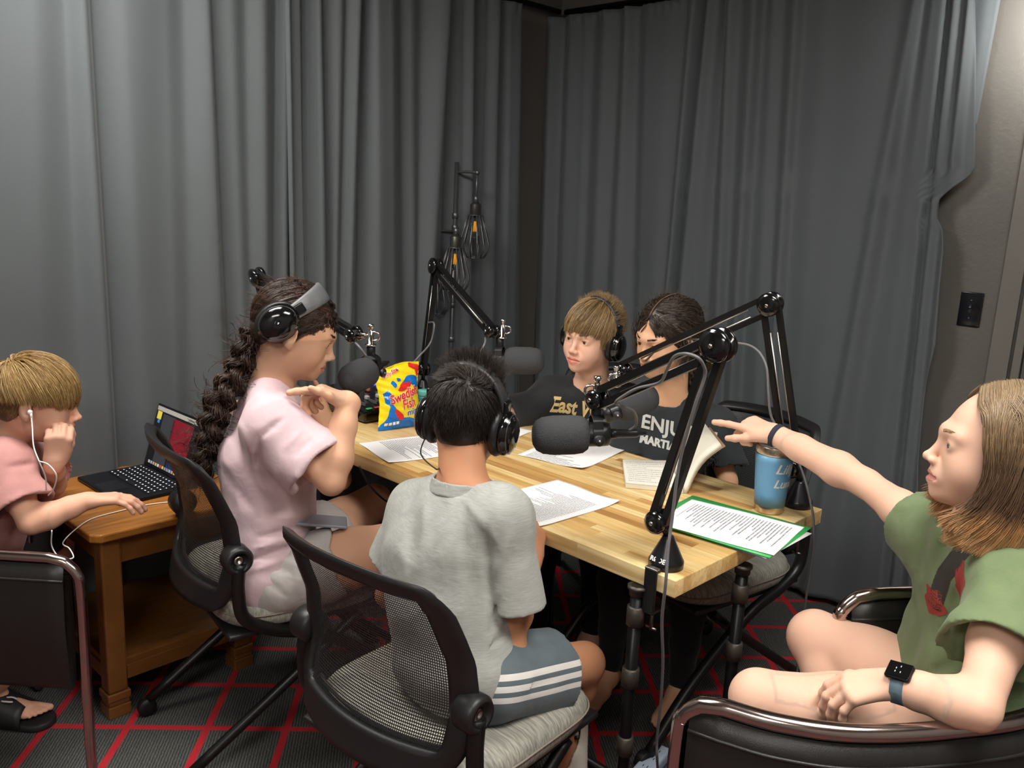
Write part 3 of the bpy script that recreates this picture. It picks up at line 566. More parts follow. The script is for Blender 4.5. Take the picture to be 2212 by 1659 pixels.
def boom(base, knuck, elbow, tip, label, cable, mount, bs=.0065, sep=.015, cabm=None, clampdir=None, cd=.03, dr=.029, twist=0, logo=True):
    base, knuck, elbow, tip = map(V, (base, knuck, elbow, tip)); m = empty('boom_arm', base, label=label, cat='microphone stand', group='boom arms clamped to the worktable')
    b = MB(); b.lathe([(0, 0), (.036, 0), (.0365, .014), (.034, .018), (.013, .062), (.011, .066), (0, .066)], 32, t=base); b.build('base_cone', mat('satin black base', '#242427', .28, .5), m)
    b = MB(); b.cyl(base + V(0, 0, .066), knuck, .0075, 14); b.build('swivel_pin', M_BLKM, m)
    if clampdir is not None:
        d = V(clampdir); px_ = np.cross(V(0, 0, 1), d); R = np.stack([px_, d, V(0, 0, 1)], 1)
        b = MB(); b.rbox((-.0145, .022, .0), (.0145, cd + .008, .0085), .003, R=R, t=base); b.rbox((-.0145, cd + .001, -.085), (.0145, cd + .0085, .0085), .003, R=R, t=base); b.rbox((-.0145, .005, -.090), (.0145, cd + .0085, -.082), .003, R=R, t=base); o = b.build('clamp', M_BLKM, m)
        b = MB(); b.rbox((-.0145, cd - .006, .006), (.0145, cd + .009, .0105), .002, R=R, t=base); b.build('clamp_edge', M_STEEL, o)
        b = MB(); b.cyl(base + R @ V(-.004, cd - .018, -.135), base + R @ V(-.004, cd - .018, -.045), .004, 10); b.lathe([(0, 0), (.010, 0), (.010, .004), (0, .004)], 14, t=base + R @ V(-.004, cd - .018, -.046)); b.build('clamp_screw', M_STEEL, o)
        b = MB(); b.cyl(base + R @ V(-.016, cd - .018, -.131), base + R @ V(.008, cd - .018, -.131), .0028, 8); b.build('turn_bar', M_STEEL, o)
    if logo and clampdir is not None:
        tv, tf = text_mesh('RØDE', .0135, .0003, bold=.0004); b = MB(); dd = nrm(nrm(clampdir) * .52 + V(0, 0, 0)); zz = nrm(V(0, 0, 1) * .89 + nrm(clampdir) * -.45)
        xx = np.cross(zz, V(clampdir)); xx = nrm(np.cross(zz, nrm(clampdir))) ; xx = -xx if np.dot(xx, V(1, 0, 0)) < 0 else xx
        nn = np.cross(xx, zz); R = np.stack([xx, zz, nn], 1); b.add(tv, tf, R=R, t=base + nrm(clampdir) * .0335 + V(0, 0, .0175)); b.build('logo_lettering', mat('white print', '#e8e8e8', .6), m)
    pl = np.cross(elbow - knuck, tip - elbow); pl = nrm(pl)
    if twist: pass
    def seg(a, c, name, ra, rc):
        d = nrm(c - a); q = np.cross(pl, d)
        for k in (-1, 1):
            bb = MB(); bb.tube([a + q * sep * k + d * ra, c + q * sep * k - d * rc], bs * 1.41, sq=True, up=q); o = bb.build(name, M_BLKM, m)
            if k < 0:
                for w in (-1, 1):
                    s_ = MB(); off = pl * (bs + .0035) * w; s_.cyl(a + q * sep * .5 * w + off * 0 + d * .06, c + q * sep * .5 * w - d * .07, .0022, 8); s_.build('tension_spring', M_SPRING, o)
    seg(knuck, elbow, 'lower_bar', .004, .006); seg(elbow, tip, 'upper_bar', .006, .004)
    for c, r, nm in ((knuck, .024, 'knuckle_disc'), (elbow, dr, 'elbow_disc'), (tip, .0215, 'end_disc')):
        for k in (-1, 1):
            b = MB(); R = frame(pl * k); b.lathe([(0, .007), (r * .97, .007), (r, .010), (r, .015), (r * .93, .019), (r * .6, .0225), (0, .0235)], 32, R=R, t=c); o = b.build(nm, M_GLOSS, m)
            b = MB(); b.lathe([(0, .0225), (.0045, .0225), (.0045, .0255), (.002, .0265), (0, .0265)], 10, R=R, t=c); b.build('bolt', M_CHROME, o)
        b = MB(); b.lathe([(0, -.007), (r * .6, -.007), (r * .6, .007), (0, .007)], 16, R=frame(pl), t=c); b.build('spacer', M_BLKM, m)
    mount = V(mount)   # point on top of the yoke
    d = nrm((mount - tip) * V(1, 1, 0)); h = mount + V(0, 0, .026)
    b = MB(); b.cyl(tip + d * .012, h + V(0, 0, 0) - d * .004, .0075, 12); b.build('chrome_neck', M_CHROME, m)
    b = MB(); b.lathe([(0, -.027), (.0155, -.027), (.0155, -.023), (.009, -.021), (.0085, .012), (.006, .014), (.006, .022), (.0085, .023), (.0085, .032), (0, .033)], 20, t=h); b.build('chrome_swivel', M_CHROME, m)
    b = MB(); b.tube([h + V(.0 + .014 * math.cos(a), 0, 0) + d * .012 + V(0, 0, .012 * math.sin(a)) for a in np.linspace(0, 2 * PI, 14)[:-1]], .003, 8, closed=True); b.build('wing_screw', M_CHROME, m)
    if cable:
        for ci, cb in enumerate(cable):
            b = MB(); b.tube(bez(cb, 8), .0031, 8); b.build('cable', cabm or M_CABLE, m)
    return m
YF = V(0, 0, 0)
# front right arm (nearest the camera)
fb = atz(1438, 1222, TH); fk = at(1423, 1126, fb[1] - .005); fe = at(1551, 746, fb[1] - .08); ft = at(1290, 862, 1.80)
fm = at(1283, 938, 1.80); fax = V(-1, -.12, -.04)
mo = fm + V(0, 0, .07)
cab = [[fm + V(.11, .013, .005), at(1352, 936, 1.81), at(1374, 918, 1.80), at(1368, 888, 1.76), at(1330, 872, 1.74), at(1352, 852, 1.72), at(1380, 838, 1.70), at(1425, 826, 1.66), at(1440, 800, 1.6), at(1455, 772, 1.55), at(1478, 764, 1.5), at(1506, 772, 1.48), at(1520, 790, 1.49), at(1522, 815, 1.50), at(1500, 880, 1.51), at(1468, 1000, 1.54), at(1452, 1120, 1.55), at(1444, 1180, 1.54), at(1438, 1260, 1.53), at(1430, 1340, 1.56), at(1432, 1430, 1.60), at(1427, 1520, 1.64), at(1419, 1600, 1.68), at(1420, 1650, 1.72), atz(1421, 1690, .006), atz(1395, 1690, .02)]]
boom(fb, fk, fe, ft, 'black boom arm clamped at the near right table corner, nearest the camera', cab, mo, clampdir=-T2, cd=-TL(fb)[1], bs=.0078, sep=.0155, dr=.033)
microphone(fm, fax, 'large foam covered microphone in front of the centre of the table, nearest the camera')
# rear right arm
rb = atz(1722, 1092, TH); rk = at(1712, 1010, rb[1]); re = at(1664, 657, rb[1] + .02); rt_ = at(1346, 800, 2.36)
rm = at(1325, 888, 2.33); rax = V(.86, .25, .34)
boom(rb, rk, re, rt_, 'black boom arm standing behind the blue tumbler at the far right corner', [[rt_ + V(.06, 0, .03), at(1450, 735, 2.28), at(1580, 740, 2.16), at(1630, 752, 2.12), at(1655, 790, 2.08), at(1660, 850, 2.07), at(1668, 905, 2.07), at(1705, 960, 2.05), at(1733, 1020, 2.02), at(1752, 1090, 1.98), at(1758, 1140, 1.97), at(1755, 1200, 1.98), at(1740, 1300, 2.02), at(1728, 1400, 2.06), at(1722, 1480, 2.10) * V(1, 1, 0) + V(0, 0, .06), at(1735, 1500, 2.16) * V(1, 1, 0) + V(0, 0, .004), V(.95, 2.3, .004)]], rm + V(0, 0, .07), clampdir=T2, cd=max(.037, WT + TL(rb)[1]), sep=.019, logo=False)
microphone(rm, rax, 'foam covered microphone turned to the right behind the nearest one', up=(-.3, 0, 1))
# arm at the far end, middle
mb = TW(1.50, -WT + .05, TH); mk_ = mb + V(.0, 0, .105); me_ = at(941, 575, mb[1] + .02); mt = at(1063, 716, mb[1] - .42)
mm = at(1083, 778, mb[1] - .42)
boom(mb, mk_, me_, mt, 'black boom arm rising behind the boy in grey in front of the floor lamp', [[me_ + V(-.02, -.02, -.2), at(938, 700, 2.95), at(930, 740, 2.95), at(905, 770, 2.9), at(880, 800, 2.9), at(868, 835, 2.88), TW(1.42, -.47, TH + .03)], [mt + V(-.02, 0, -.02), at(1046, 745, 2.6), at(1026, 778, 2.6), at(1012, 806, 2.6), mm + nrm(V(.97, -.2, .06)) * -.150 + V(0, 0, -.02), mm + nrm(V(.97, -.2, .06)) * -.112]], mm + V(0, 0, .07), sep=.014)
microphone(mm, V(.97, -.2, .06), 'foam covered microphone pointing at the boy in the gold lettered shirt')
# arm at the far end, left
lb = TW(1.60, -.09, TH); lk = lb + V(0, 0, .105); le = at(556, 598, lb[1] - .05); lt_ = at(764, 722, lb[1] - .42)
lm = at(800, 800, lb[1] - .44)
boom(lb, lk, le, lt_, 'black boom arm at the left table end, elbow above the braided head', [[lt_ + V(0, 0, -.02), at(775, 748, 2.3), at(792, 770, 2.3)]], lm + V(0, 0, .07), sep=.014)
microphone(lm, V(-.28, -.96, -.03), 'foam covered microphone seen from its front between the braided person and the candy bag')

# papers -------------------------------------------------------------
def m_paper(name, base, u0, u1, v0, v1, lines, seed, ink='#505058', dens=.85, thr=.42):
    m, nt, b = newmat(name); L = nt.links.new; uv = N(nt, 'ShaderNodeUVMap'); sp = N(nt, 'ShaderNodeSeparateXYZ'); L(uv.outputs[0], sp.inputs[0])
    def ma(op, *a):
        n = N(nt, 'ShaderNodeMath', operation=op)
        for i, x in enumerate(a):
            if isinstance(x, (int, float)): n.inputs[i].default_value = x
            else: L(x, n.inputs[i])
        return n.outputs[0]
    v = ma('MULTIPLY', sp.outputs[1], lines); row = ma('FLOOR', v); fr = ma('FRACT', v)
    wn = N(nt, 'ShaderNodeTexWhiteNoise', noise_dimensions='1D'); L(ma('ADD', row, seed * 13.7), wn.inputs['W'])
    on = ma('MULTIPLY', ma('GREATER_THAN', fr, .38), ma('LESS_THAN', fr, .80))
    end = ma('MULTIPLY_ADD', wn.outputs['Value'], (u1 - u0) * .8, u0 + (u1 - u0) * .35)
    inside = ma('MULTIPLY', ma('GREATER_THAN', sp.outputs[0], u0), ma('LESS_THAN', sp.outputs[0], ma('MINIMUM', end, u1)))
    inv = ma('MULTIPLY', ma('GREATER_THAN', sp.outputs[1], v0), ma('LESS_THAN', sp.outputs[1], v1))
    cb = N(nt, 'ShaderNodeCombineXYZ'); L(ma('MULTIPLY', sp.outputs[0], 90), cb.inputs[0]); L(row, cb.inputs[1]); nz = N(nt, 'ShaderNodeTexNoise', Scale=1.0, Detail=1.0); L(cb.outputs[0], nz.inputs['Vector'])
    word = ma('GREATER_THAN', nz.outputs['Fac'], thr)
    f = ma('MULTIPLY', ma('MULTIPLY', on, inside), ma('MULTIPLY', inv, word)); f = ma('MULTIPLY', f, dens)
    mx = N(nt, 'ShaderNodeMix', data_type='RGBA'); L(f, mx.inputs[0]); mx.inputs[6].default_value = lin(base); mx.inputs[7].default_value = lin(ink); L(mx.outputs[2], b.inputs['Base Color']); b.inputs['Roughness'].default_value = .8
    return m
def sheet(name, A, B, toward, w, h, z, m, curl=.0, lift=(), nu=24, nv=30, th=.0004, flip=False):
    """rectangular sheet lying on height z: edge A->B of width w, depth h toward the third point"""
    A, B, T_ = V(A), V(B), V(toward); e = nrm((B - A) * V(1, 1, 0)); n = V(-e[1], e[0], 0); n = n if np.dot(n, T_ - A) > 0 else -n
    P = np.zeros((nv, nu, 3)); UV = np.zeros((nv, nu, 2))
    for j in range(nv):
        for i in range(nu):
            u, v = i / (nu - 1), j / (nv - 1); q = A * V(1, 1, 0) + e * u * w + n * v * h; zz = z + .0012 + curl * math.sin(u * 5.1 + v * 3.3) ** 2
            for (cu, cv, r, a) in lift: d = math.hypot((u - cu) * w, (v - cv) * h) / r; zz += a * max(0, 1 - d) ** 2
            P[j, i] = q + V(0, 0, zz); UV[j, i] = ((1 - u if flip else u), v)
    b = MB(); b.grid(P); o = b.build(name, m, solid=th); me = o.data; ul = me.uv_layers.new(name='UVMap'); vi = np.zeros(len(me.loops), int); me.loops.foreach_get('vertex_index', vi); ul.data.foreach_set('uv', UV.reshape(-1, 2)[vi].ravel()); return o
PW, PH = .216, .279
def Zt(x, y, dz=0): return atz(x, y, TH + dz)
MP1 = m_paper('printed script page', '#e9e9ea', .1, .93, .22, .93, 46, 1)
tag(sheet('script_page', Zt(1204.7, 1036.7), Zt(1337.7, 1085.8), Zt(1167, 1146), PW, PH, TH, MP1, .0015, [(1, 0, .06, .006), (1, 1, .05, .003)], flip=True), 'white printed page on the near table edge right of the boy in grey', 'paper', 'script pages on the worktable')
MP2 = m_paper('printed script page, sparse', '#e9e9ea', .08, .95, .2, .95, 40, 2)
tag(sheet('script_page', Zt(774, 958), Zt(839, 1002), Zt(958, 980), PW, PH, TH, MP2, .0015, [(1, 0, .06, .002)]), 'white printed page left of the boy in grey, in front of the candy bag', 'paper', 'script pages on the worktable')
MP3 = m_paper('printed page with footer', '#ececed', .1, .9, .0, .3, 30, 3)
tag(sheet('script_page', Zt(1117, 983), Zt(1262, 1018), Zt(1357, 985), PW, PH, TH, MP3, .0015, [(1, 0, .07, .006)]), 'white page with a few lines, lying below the nearest foam microphone', 'paper', 'script pages on the worktable')
tag(sheet('script_page', Zt(1153, 931), Zt(1116, 947), Zt(1060, 900), PW, PH, TH, MP1, .001), 'white page mostly hidden behind the head of the boy in grey', 'paper', 'script pages on the worktable')
# folders at the right end
tag(sheet('blue_folder', Zt(1648, 1207), Zt(1741, 1150), Zt(1480, 1090), .235, .30, TH, mat('blue folder card', '#5b8fd6', .5), 0, nu=4, nv=4, th=.002), 'light blue folder lying under the green folder', 'folder')
tag(sheet('loose_sheet', Zt(1655, 1207, .004), Zt(1745, 1158, .004), Zt(1480, 1090, .004), PW, PH, TH + .003, mat('plain paper', '#e6e6e8', .8), 0, nu=4, nv=4, th=.0008), 'plain white sheet edge between the blue and green folders', 'paper')
tag(sheet('green_folder', Zt(1662, 1205, .008), Zt(1754, 1139, .008), Zt(1505, 1074, .008), .240, .305, TH + .005, mat('green folder card', '#35b457', .45), 0, nu=4, nv=4, th=.0022), 'bright green folder overhanging the right table end', 'folder')
MP5 = m_paper('printed page of short verse lines', '#f2f2f3', .12, .80, .05, .93, 34, 5)
tag(sheet('song_page', Zt(1738, 1137, .012), Zt(1666, 1204, .012), Zt(1495, 1083, .012), PW, PH, TH + .009, MP5, .001), 'white page of short printed lines on top of the green folder', 'paper')

# open notebook ----------------------------------------------------------
M_PAGE = mat('cream notebook pages', '#dcd8c8', .8); M_PAGEL = m_paper('handwritten notebook page', '#dedbd0', .06, .9, .08, .92, 13, 9, '#8a8a88', .8, .5)
nb = empty('notebook', Zt(1410, 1050), label='thick open notebook with its right half standing up by the boom arm', cat='notebook')
q = [Zt(1352, 1050), Zt(1478, 1060), Zt(1442, 998), Zt(1345, 993)]; b = MB(); hgt = .013
nx = 10; rows = []
lo = [p + V(0, 0, .0008) for p in q]; hi = [p + V(0, 0, hgt) for p in q]
q2 = [atz(1352, 1044, TH + hgt), atz(1476, 1056, TH + hgt), atz(1442, 995, TH + hgt), atz(1345, 993, TH + hgt)]
b.add([q2[0] * V(1, 1, 0) + V(0, 0, TH + .001), q2[1] * V(1, 1, 0) + V(0, 0, TH + .001), q2[2] * V(1, 1, 0) + V(0, 0, TH + .001), q2[3] * V(1, 1, 0) + V(0, 0, TH + .001)] + [p for p in q2], [(3, 2, 1, 0), (0, 1, 5, 4), (1, 2, 6, 5), (2, 3, 7, 6), (3, 0, 4, 7)]); b.build('left_page_block', M_PAGE, nb)
def patch(P, m, name, parent, uv=((0, 0), (1, 0), (1, 1), (0, 1)), n=8, curve=0, cn=V(0, 0, 1), solid=0):
    G = np.zeros((n + 1, n + 1, 3)); UV = np.zeros((n + 1, n + 1, 2)); P = [V(p) for p in P]
    for j in range(n + 1):
        for i in range(n + 1):
            u, v = i / n, j / n; G[j, i] = (P[0] * (1 - u) + P[1] * u) * (1 - v) + (P[3] * (1 - u) + P[2] * u) * v + V(cn) * curve * math.sin(PI * v); UV[j, i] = (V(*uv[0]) * (1 - u) + V(*uv[1]) * u) * (1 - v) + (V(*uv[3]) * (1 - u) + V(*uv[2]) * u) * v
    b = MB(); b.grid(G); o = b.build(name, m, parent, solid=solid); me = o.data; ul = me.uv_layers.new(name='UVMap'); vi = np.zeros(len(me.loops), int); me.loops.foreach_get('vertex_index', vi); ul.data.foreach_set('uv', UV.reshape(-1, 2)[vi].ravel()); return o
patch([p + V(0, 0, .0006) for p in q2], M_PAGEL, 'written_page', nb)
H1, H2 = q2[1], q2[2]; Y1 = H1[1]; T1_, T2_ = at(1556, 958, Y1 + .06), at(1519, 910, H2[1] + .10)
bn = nrm(np.cross(H2 - H1, T1_ - H1))
patch([H1 * V(1, 1, 0) + V(0, 0, TH + .002), H2 * V(1, 1, 0) + V(0, 0, TH + .002), T2_, T1_], M_PAGE, 'raised_page_block', nb, curve=-.018, cn=bn if bn[0] > 0 else -bn, solid=.011)
patch([H1 * V(1, 1, 0) + V(.012, .001, TH + .0015), H2 * V(1, 1, 0) + V(.012, .001, TH + .0015), T2_ + V(.016, 0, -.01), T1_ + V(.014, 0, -.006)], mat('tan cardboard cover', '#9a7a5a', .7), 'cover', nb, curve=-.018, cn=bn if bn[0] > 0 else -bn, solid=.0015)

# tumbler ------------------------------------------------------------------
tc_ = atz(1660, 1103, TH); tmb = empty('tumbler', tc_, label='blue insulated steel tumbler standing beside the green folder', cat='tumbler')
M_BLUE = mat('matt blue powder coat', '#5f93b6', .4, bump=.2, bscale=900); M_SS = mat('stainless steel', '#c4b8a6', .25, 1)
def rad(z): return .0345 + (.0455 - .0345) * min(1, z / .150)
b = MB(); b.lathe([(0, 0), (.033, 0), (.0345, .002), (rad(.018), .018), (rad(.018), .0185), (0, .0185)], 40, t=tc_ + V(0, 0, .0005)); b.build('steel_foot', M_SS, tmb)
b = MB(); b.lathe([(rad(.0) + .0004, .018)] and [(0, .0186), (rad(.0186) + .0006, .0186)] + [(rad(z) + .0006, z) for z in (.05, .09, .13, .148)] + [(0, .148)], 40, t=tc_); b.build('painted_body', M_BLUE, tmb)
b = MB(); b.lathe([(0, .1482), (rad(.148), .1482), (.0458, .152), (.0458, .168), (.0448, .170), (.0435, .168), (0, .166)], 40, t=tc_); b.build('steel_rim', M_SS, tmb)
b = MB(); b.lathe([(0, .166), (.043, .167), (.0435, .172), (.040, .175), (.032, .1745), (.030, .171), (0, .171)], 32, t=tc_); b.rbox((-.008, -.02, .171), (.008, .012, .178), .003, t=tc_); b.build('clear_lid', mat('smoky clear lid', '#8d8f96', .08, 0, spec=.8), tmb)
tv, tf = text_mesh('Lilly', .034, .0004, 'LEFT', .35, .0006); tv2, tf2 = text_mesh('Luna', .030, .0004, 'LEFT', .35, .0006)
def wrapcyl(v, a0, z0, c):
    out = []
    for x, y, z in v: zz = z0 + y; r = rad(zz) + .0010 + max(z, 0); a = a0 + x / .042; out.append((c[0] + r * math.cos(a), c[1] + r * math.sin(a), c[2] + zz))
    return np.array(out)
va = math.atan2(-tc_[1], -tc_[0]); b = MB(); b.add(wrapcyl(tv, va + .12, .108, tc_), tf); b.add(wrapcyl(tv2, va + .10, .072, tc_), tf2); b.build('lettering', mat('etched steel lettering', '#cfcdc6', .45, .1), tmb)

# candy bag -----------------------------------------------------------------
bagB = (atz(816, 932, TH) + atz(916, 916, TH)) / 2; bx = nrm((atz(916, 916, TH) - atz(816, 932, TH)) * V(1, 1, 0)); bn_ = V(bx[1], -bx[0], 0); bz = nrm(V(0, 0, 1) - bn_ * .20)
bag = empty('candy_bag', bagB, label='yellow and blue candy bag standing on the table behind the printed page', cat='candy bag')
BW, BH = .081, .198
def bagpt(u, v, s):
    """u -1..1, v 0..1, s front(+1)/back(-1)"""
    w = BW * (1 + .05 * math.cos(v * PI * 2)) * (1 - .07 * math.sin(v * PI)); th = .026 * (max(0, 1 - abs(u) ** 2.6)) ** .8 * (max(0, math.sin(PI * min(1, max(0, (v * 1.02 + .02)))))) ** .55 * (1.15 - .5 * v)
    wr = .0020 * math.sin(u * 9 + v * 14) * math.sin(v * 21 + u * 4) * (1 - abs(u)) + .0012 * math.sin(v * 50 + u * 7)
    x = u * w + .007 * (v - .4) ** 2 * (1 if u > 0 else -1); hz = v * BH + .004 * math.sin(u * 4 + .5) * v + .008 * u * v
    return bagB + bx * x + bz * hz + bn_ * ((th + wr) * s) + V(0, 0, .001)
us = np.linspace(-1, 1, 33); vs = np.linspace(0, 1, 41)
def bagm():
    m, nt, b = newmat('glossy printed foil yellow'); b.inputs['Base Color'].default_value = lin('#f4dc1f'); b.inputs['Roughness'].default_value = .22; return m
M_YEL = bagm(); M_BBLUE = mat('bag blue print', '#1273cf', .22); M_BRED = mat('bag red print', '#dc2f2a', .25); M_BWHT = mat('bag white print', '#f3efe6', .3); M_BNAVY = mat('bag navy print', '#1d4fa8', .3)
b = MB(); b.grid(np.array([[bagpt(u, v, 1) for u in us] for v in vs])); b.grid(np.array([[bagpt(u, v, -1) for u in us] for v in vs]), flip=True); b.build('foil_pouch', M_YEL, bag, weld=True)
def bagmap(v, o=.0008):
    out = []
    for x, y, z in v: out.append(bagpt(min(1, max(-1, x)), min(1, max(0, y)), 1) + bn_ * (o + max(0, z)))
    return np.array(out)
def decal(poly, m, name, o):
    """poly in (u,v) -> tessellated patch hugging the bag front"""
    from mathutils.geometry import tessellate_polygon
    import itertools
    step = .045; P = [V(p[0], p[1]) for p in poly]
    xs = np.arange(-1, 1.0001, step); ys = np.arange(0, 1.0001, step * .5)
    # clip grid cells to the polygon: Sutherland-Hodgman needs a convex clip window, so clip the polygon by each cell
    def clip(pl, ax, val, keepgt):
        out = []
        for i in range(len(pl)):
            a, c = pl[i], pl[(i + 1) % len(pl)]; ia = (a[ax] >= val) == keepgt; ic = (c[ax] >= val) == keepgt
            if ia: out.append(a)
            if ia != ic: t = (val - a[ax]) / (c[ax] - a[ax]); out.append(a + (c - a) * t)
        return out
    b = MB(); lo = np.min(P, 0); hi = np.max(P, 0)
    for x in xs:
        if x + step < lo[0] or x > hi[0]: continue
        col = clip(clip(P, 0, x, True), 0, x + step, False)
        if len(col) < 3: continue
        for y in ys:
            if y + step * .5 < lo[1] or y > hi[1]: continue
            c = clip(clip(col, 1, y, True), 1, y + step * .5, False)
            if len(c) >= 3:
                ar = abs(sum(c[i][0] * c[(i + 1) % len(c)][1] - c[(i + 1) % len(c)][0] * c[i][1] for i in range(len(c))))
                if ar > 1e-7: b.add(bagmap([(q[0], q[1], 0) for q in c], o), [tuple(range(len(c)))], smooth=True)
    return b.build(name, m, bag)
def smoothp(pts, n=6): q = bez(list(pts) + [pts[0]], n) if 0 else bez([(p[0], p[1], 0) for p in pts] + [(pts[0][0], pts[0][1], 0)], n); return [(a[0], a[1]) for a in q[:-1]]
decal([(-1, 0), (1, 0), (1, .10), (.75, .17), (.5, .13), (.25, .17), (.0, .18), (-.3, .32), (-.55, .46), (-.45, .56), (-.62, .66), (-.85, .60), (-.80, .45), (-.62, .40), (-.72, .2), (-1, .06)], M_BBLUE, 'blue_print', .0006)
decal(smoothp([(.05, .70), (.35, .79), (.7, .80), (.93, .74), (.9, .56), (.72, .60), (.6, .66), (.3, .70)], 4), M_BBLUE, 'blue_splash', .0006)
decal(smoothp([(-.42, .76), (-.30, .79), (-.16, .72), (-.28, .68)], 4), M_BBLUE, 'blue_drop', .0006); decal(smoothp([(-.13, .81), (-.02, .80), (.03, .75), (-.08, .75)], 4), M_BBLUE, 'blue_drop', .0006)
decal([(.50, .985), (1, .99), (.98, .80), (.86, .78), (.80, .88), (.5, .93)], M_BRED, 'red_corner', .0007)
decal(smoothp([(-.16, .63), (.02, .70), (.25, .71), (.45, .70), (.52, .72), (.52, .65), (.34, .62), (.12, .59), (-.08, .60)], 4), M_BRED, 'red_fish', .0012)
decal(smoothp([(-.42, .36), (-.30, .33), (-.05, .24), (.0, .20), (-.06, .155), (-.22, .17), (-.38, .26)], 4), M_BRED, 'red_fish', .0012)
decal([(.98, .27), (.96, .18), (.7, .13), (.86, .2)], M_BRED, 'red_swoosh', .0012)
def bagtext(s, cx, cy, size, m, name, o, shear=.1, bold=.0, sx=1.0, rot=0, outline=None):
    for (mm, bo, oo) in ([(outline, bold + .012, o - .0005)] if outline else []) + [(m, bold, o)]:
        v, f = text_mesh(s, size, .004, 'CENTER', shear, bo); v[:, 0] *= sx; c, s_ = math.cos(rot), math.sin(rot); x = v[:, 0] * c * 1 - v[:, 1] * s_ * 1; y = (v[:, 0] * s_ * .4 + v[:, 1] * c * .4)
        vv = np.stack([cx + x, cy + y, np.where(v[:, 2] > 0, .0004, 0)], 1); b = MB(); b.add(bagmap(vv, oo), f); b.build(name, mm, bag)
bagtext('Swedish', .14, .475, .50, M_BRED, 'brand_lettering', .0026, bold=.012, rot=.14, sx=.92, outline=M_BWHT)
bagtext('Fish', .30, .325, .52, M_BRED, 'brand_lettering', .0026, bold=.012, rot=.1, sx=.85, outline=M_BWHT)
bagtext('mini', .46, .215, .34, M_BNAVY, 'mini_lettering', .0026, bold=.004, rot=.1, sx=1.1, outline=M_BWHT)
bagtext('Family Size', -.36, .885, .20, M_BRED, 'size_lettering', .0022, bold=.006, rot=.16, sx=.85, outline=M_BWHT)
for i in range(4): decal([(-.80 + i * .16, .075 + i * .004), (-.68 + i * .16, .078 + i * .004), (-.68 + i * .16, .125 + i * .004), (-.80 + i * .16, .122 + i * .004)], M_BWHT, 'nutrition_mark', .0012)

# podcast mixer -----------------------------------------------------------
mc = TL(atz(788, 917, TH)); mx_ = empty('audio_mixer', TW(mc[0], mc[1], TH), A_T, 'black podcast mixing console with small coloured pads beside the candy bag', 'audio mixer')
MW_, MD_ = .26, .33
b = MB(); b.prism([(0, 0), (MW_, 0), (MW_, .075), (MW_ * .55, .06), (.0, .034)], MD_, R=rotx(PI / 2), t=(0, 0, .004)); local(b, 'console_body', M_GLOSS, mx_, bevel=.006)
def mtop(x, y, h=0): z = .038 + (.026 / (MW_ * .55)) * x if x < MW_ * .55 else .064 + (x - MW_ * .55) * .128; return V(x, -y, z + .0005 + h)
pads = ['#3fae6e', '#c8434a', '#3fae6e', '#c8434a', '#5b6ad0', '#d08a3a', '#3fae6e', '#c8434a']
for i in range(8):
    for j in range(1):
        p_ = mtop(.018, .03 + i * .032); b = MB(); b.rbox(p_ + V(-.006, -.011, 0), p_ + V(.006, .011, .004), .0018); local(b, 'pad', mat('pad ' + pads[i], pads[i], .4), mx_)
for i in range(6):
    p_ = mtop(.075, .03 + i * .045); b = MB(); b.box(p_ + V(-.035, -.0015, -.004), p_ + V(.035, .0015, .006)); o = local(b, 'fader_slot', mat('fader silver', '#8b8d90', .3, .6), mx_)
    b = MB(); b.rbox(p_ + V(.0 + .01 * math.sin(i), -.006, .002), p_ + V(.016 + .01 * math.sin(i), .006, .014), .002); local(b, 'fader_cap', mat('fader cap', '#b9bcc0', .4), o)
for i in range(6):
    p_ = mtop(.150, .03 + i * .045); b = MB(); b.lathe([(0, 0), (.009, 0), (.008, .013), (.006, .015), (0, .015)], 14, t=p_); local(b, 'knob', mat('knob ' + str(i % 2), ('#d9867c', '#a0a4a8')[i % 2], .4), mx_)
b = MB(); pA, pB = mtop(.185, .10), mtop(.25, .24); b.add([pA + V(0, 0, .002), V(pA[0], pB[1], pA[2] + .002), pB + V(0, 0, .002), V(pB[0], pA[1], pB[2] + .002)], [(3, 2, 1, 0)]); local(b, 'screen', emit('violet blue mixer screen', '#5a5ce0', .9), mx_)
# teal container between bag and headphones
tp = atz(916, 893, TH); tin = empty('tin', tp, label='small teal banded tin half hidden behind the candy bag', cat='tin')
for k, cl in enumerate(('#3f7f7c', '#4e9790', '#3a6f74', '#5aa79b')):
    b = MB(); b.lathe([(0, .002 + .02 * k), (.021, .002 + .02 * k), (.022, .006 + .02 * k), (.022, .018 + .02 * k), (.021, .0215 + .02 * k), (0, .0215 + .02 * k)], 20, t=tp); b.build('band', mat('teal band ' + cl, cl, .5), tin)
# small cable adapters left of the mixer
ad = atz(728, 905, TH); a_ = empty('cable_adapter', ad, label='small coiled black cable with a silver plug left of the mixer', cat='cable')
b = MB(); b.tube(bez([ad + V(.06, .1, .006), ad + V(.02, .05, .006), ad + V(-.02, .03, .006), ad + V(-.03, 0, .006), ad + V(0, -.02, .006), ad + V(.03, -.01, .006)], 8), .004, 8); b.build('lead', M_CABLEK, a_)
b = MB(); b.cyl(ad + V(.03, -.01, .006), ad + V(.055, -.004, .006), .005, 10); b.build('plug', M_STEEL, a_)

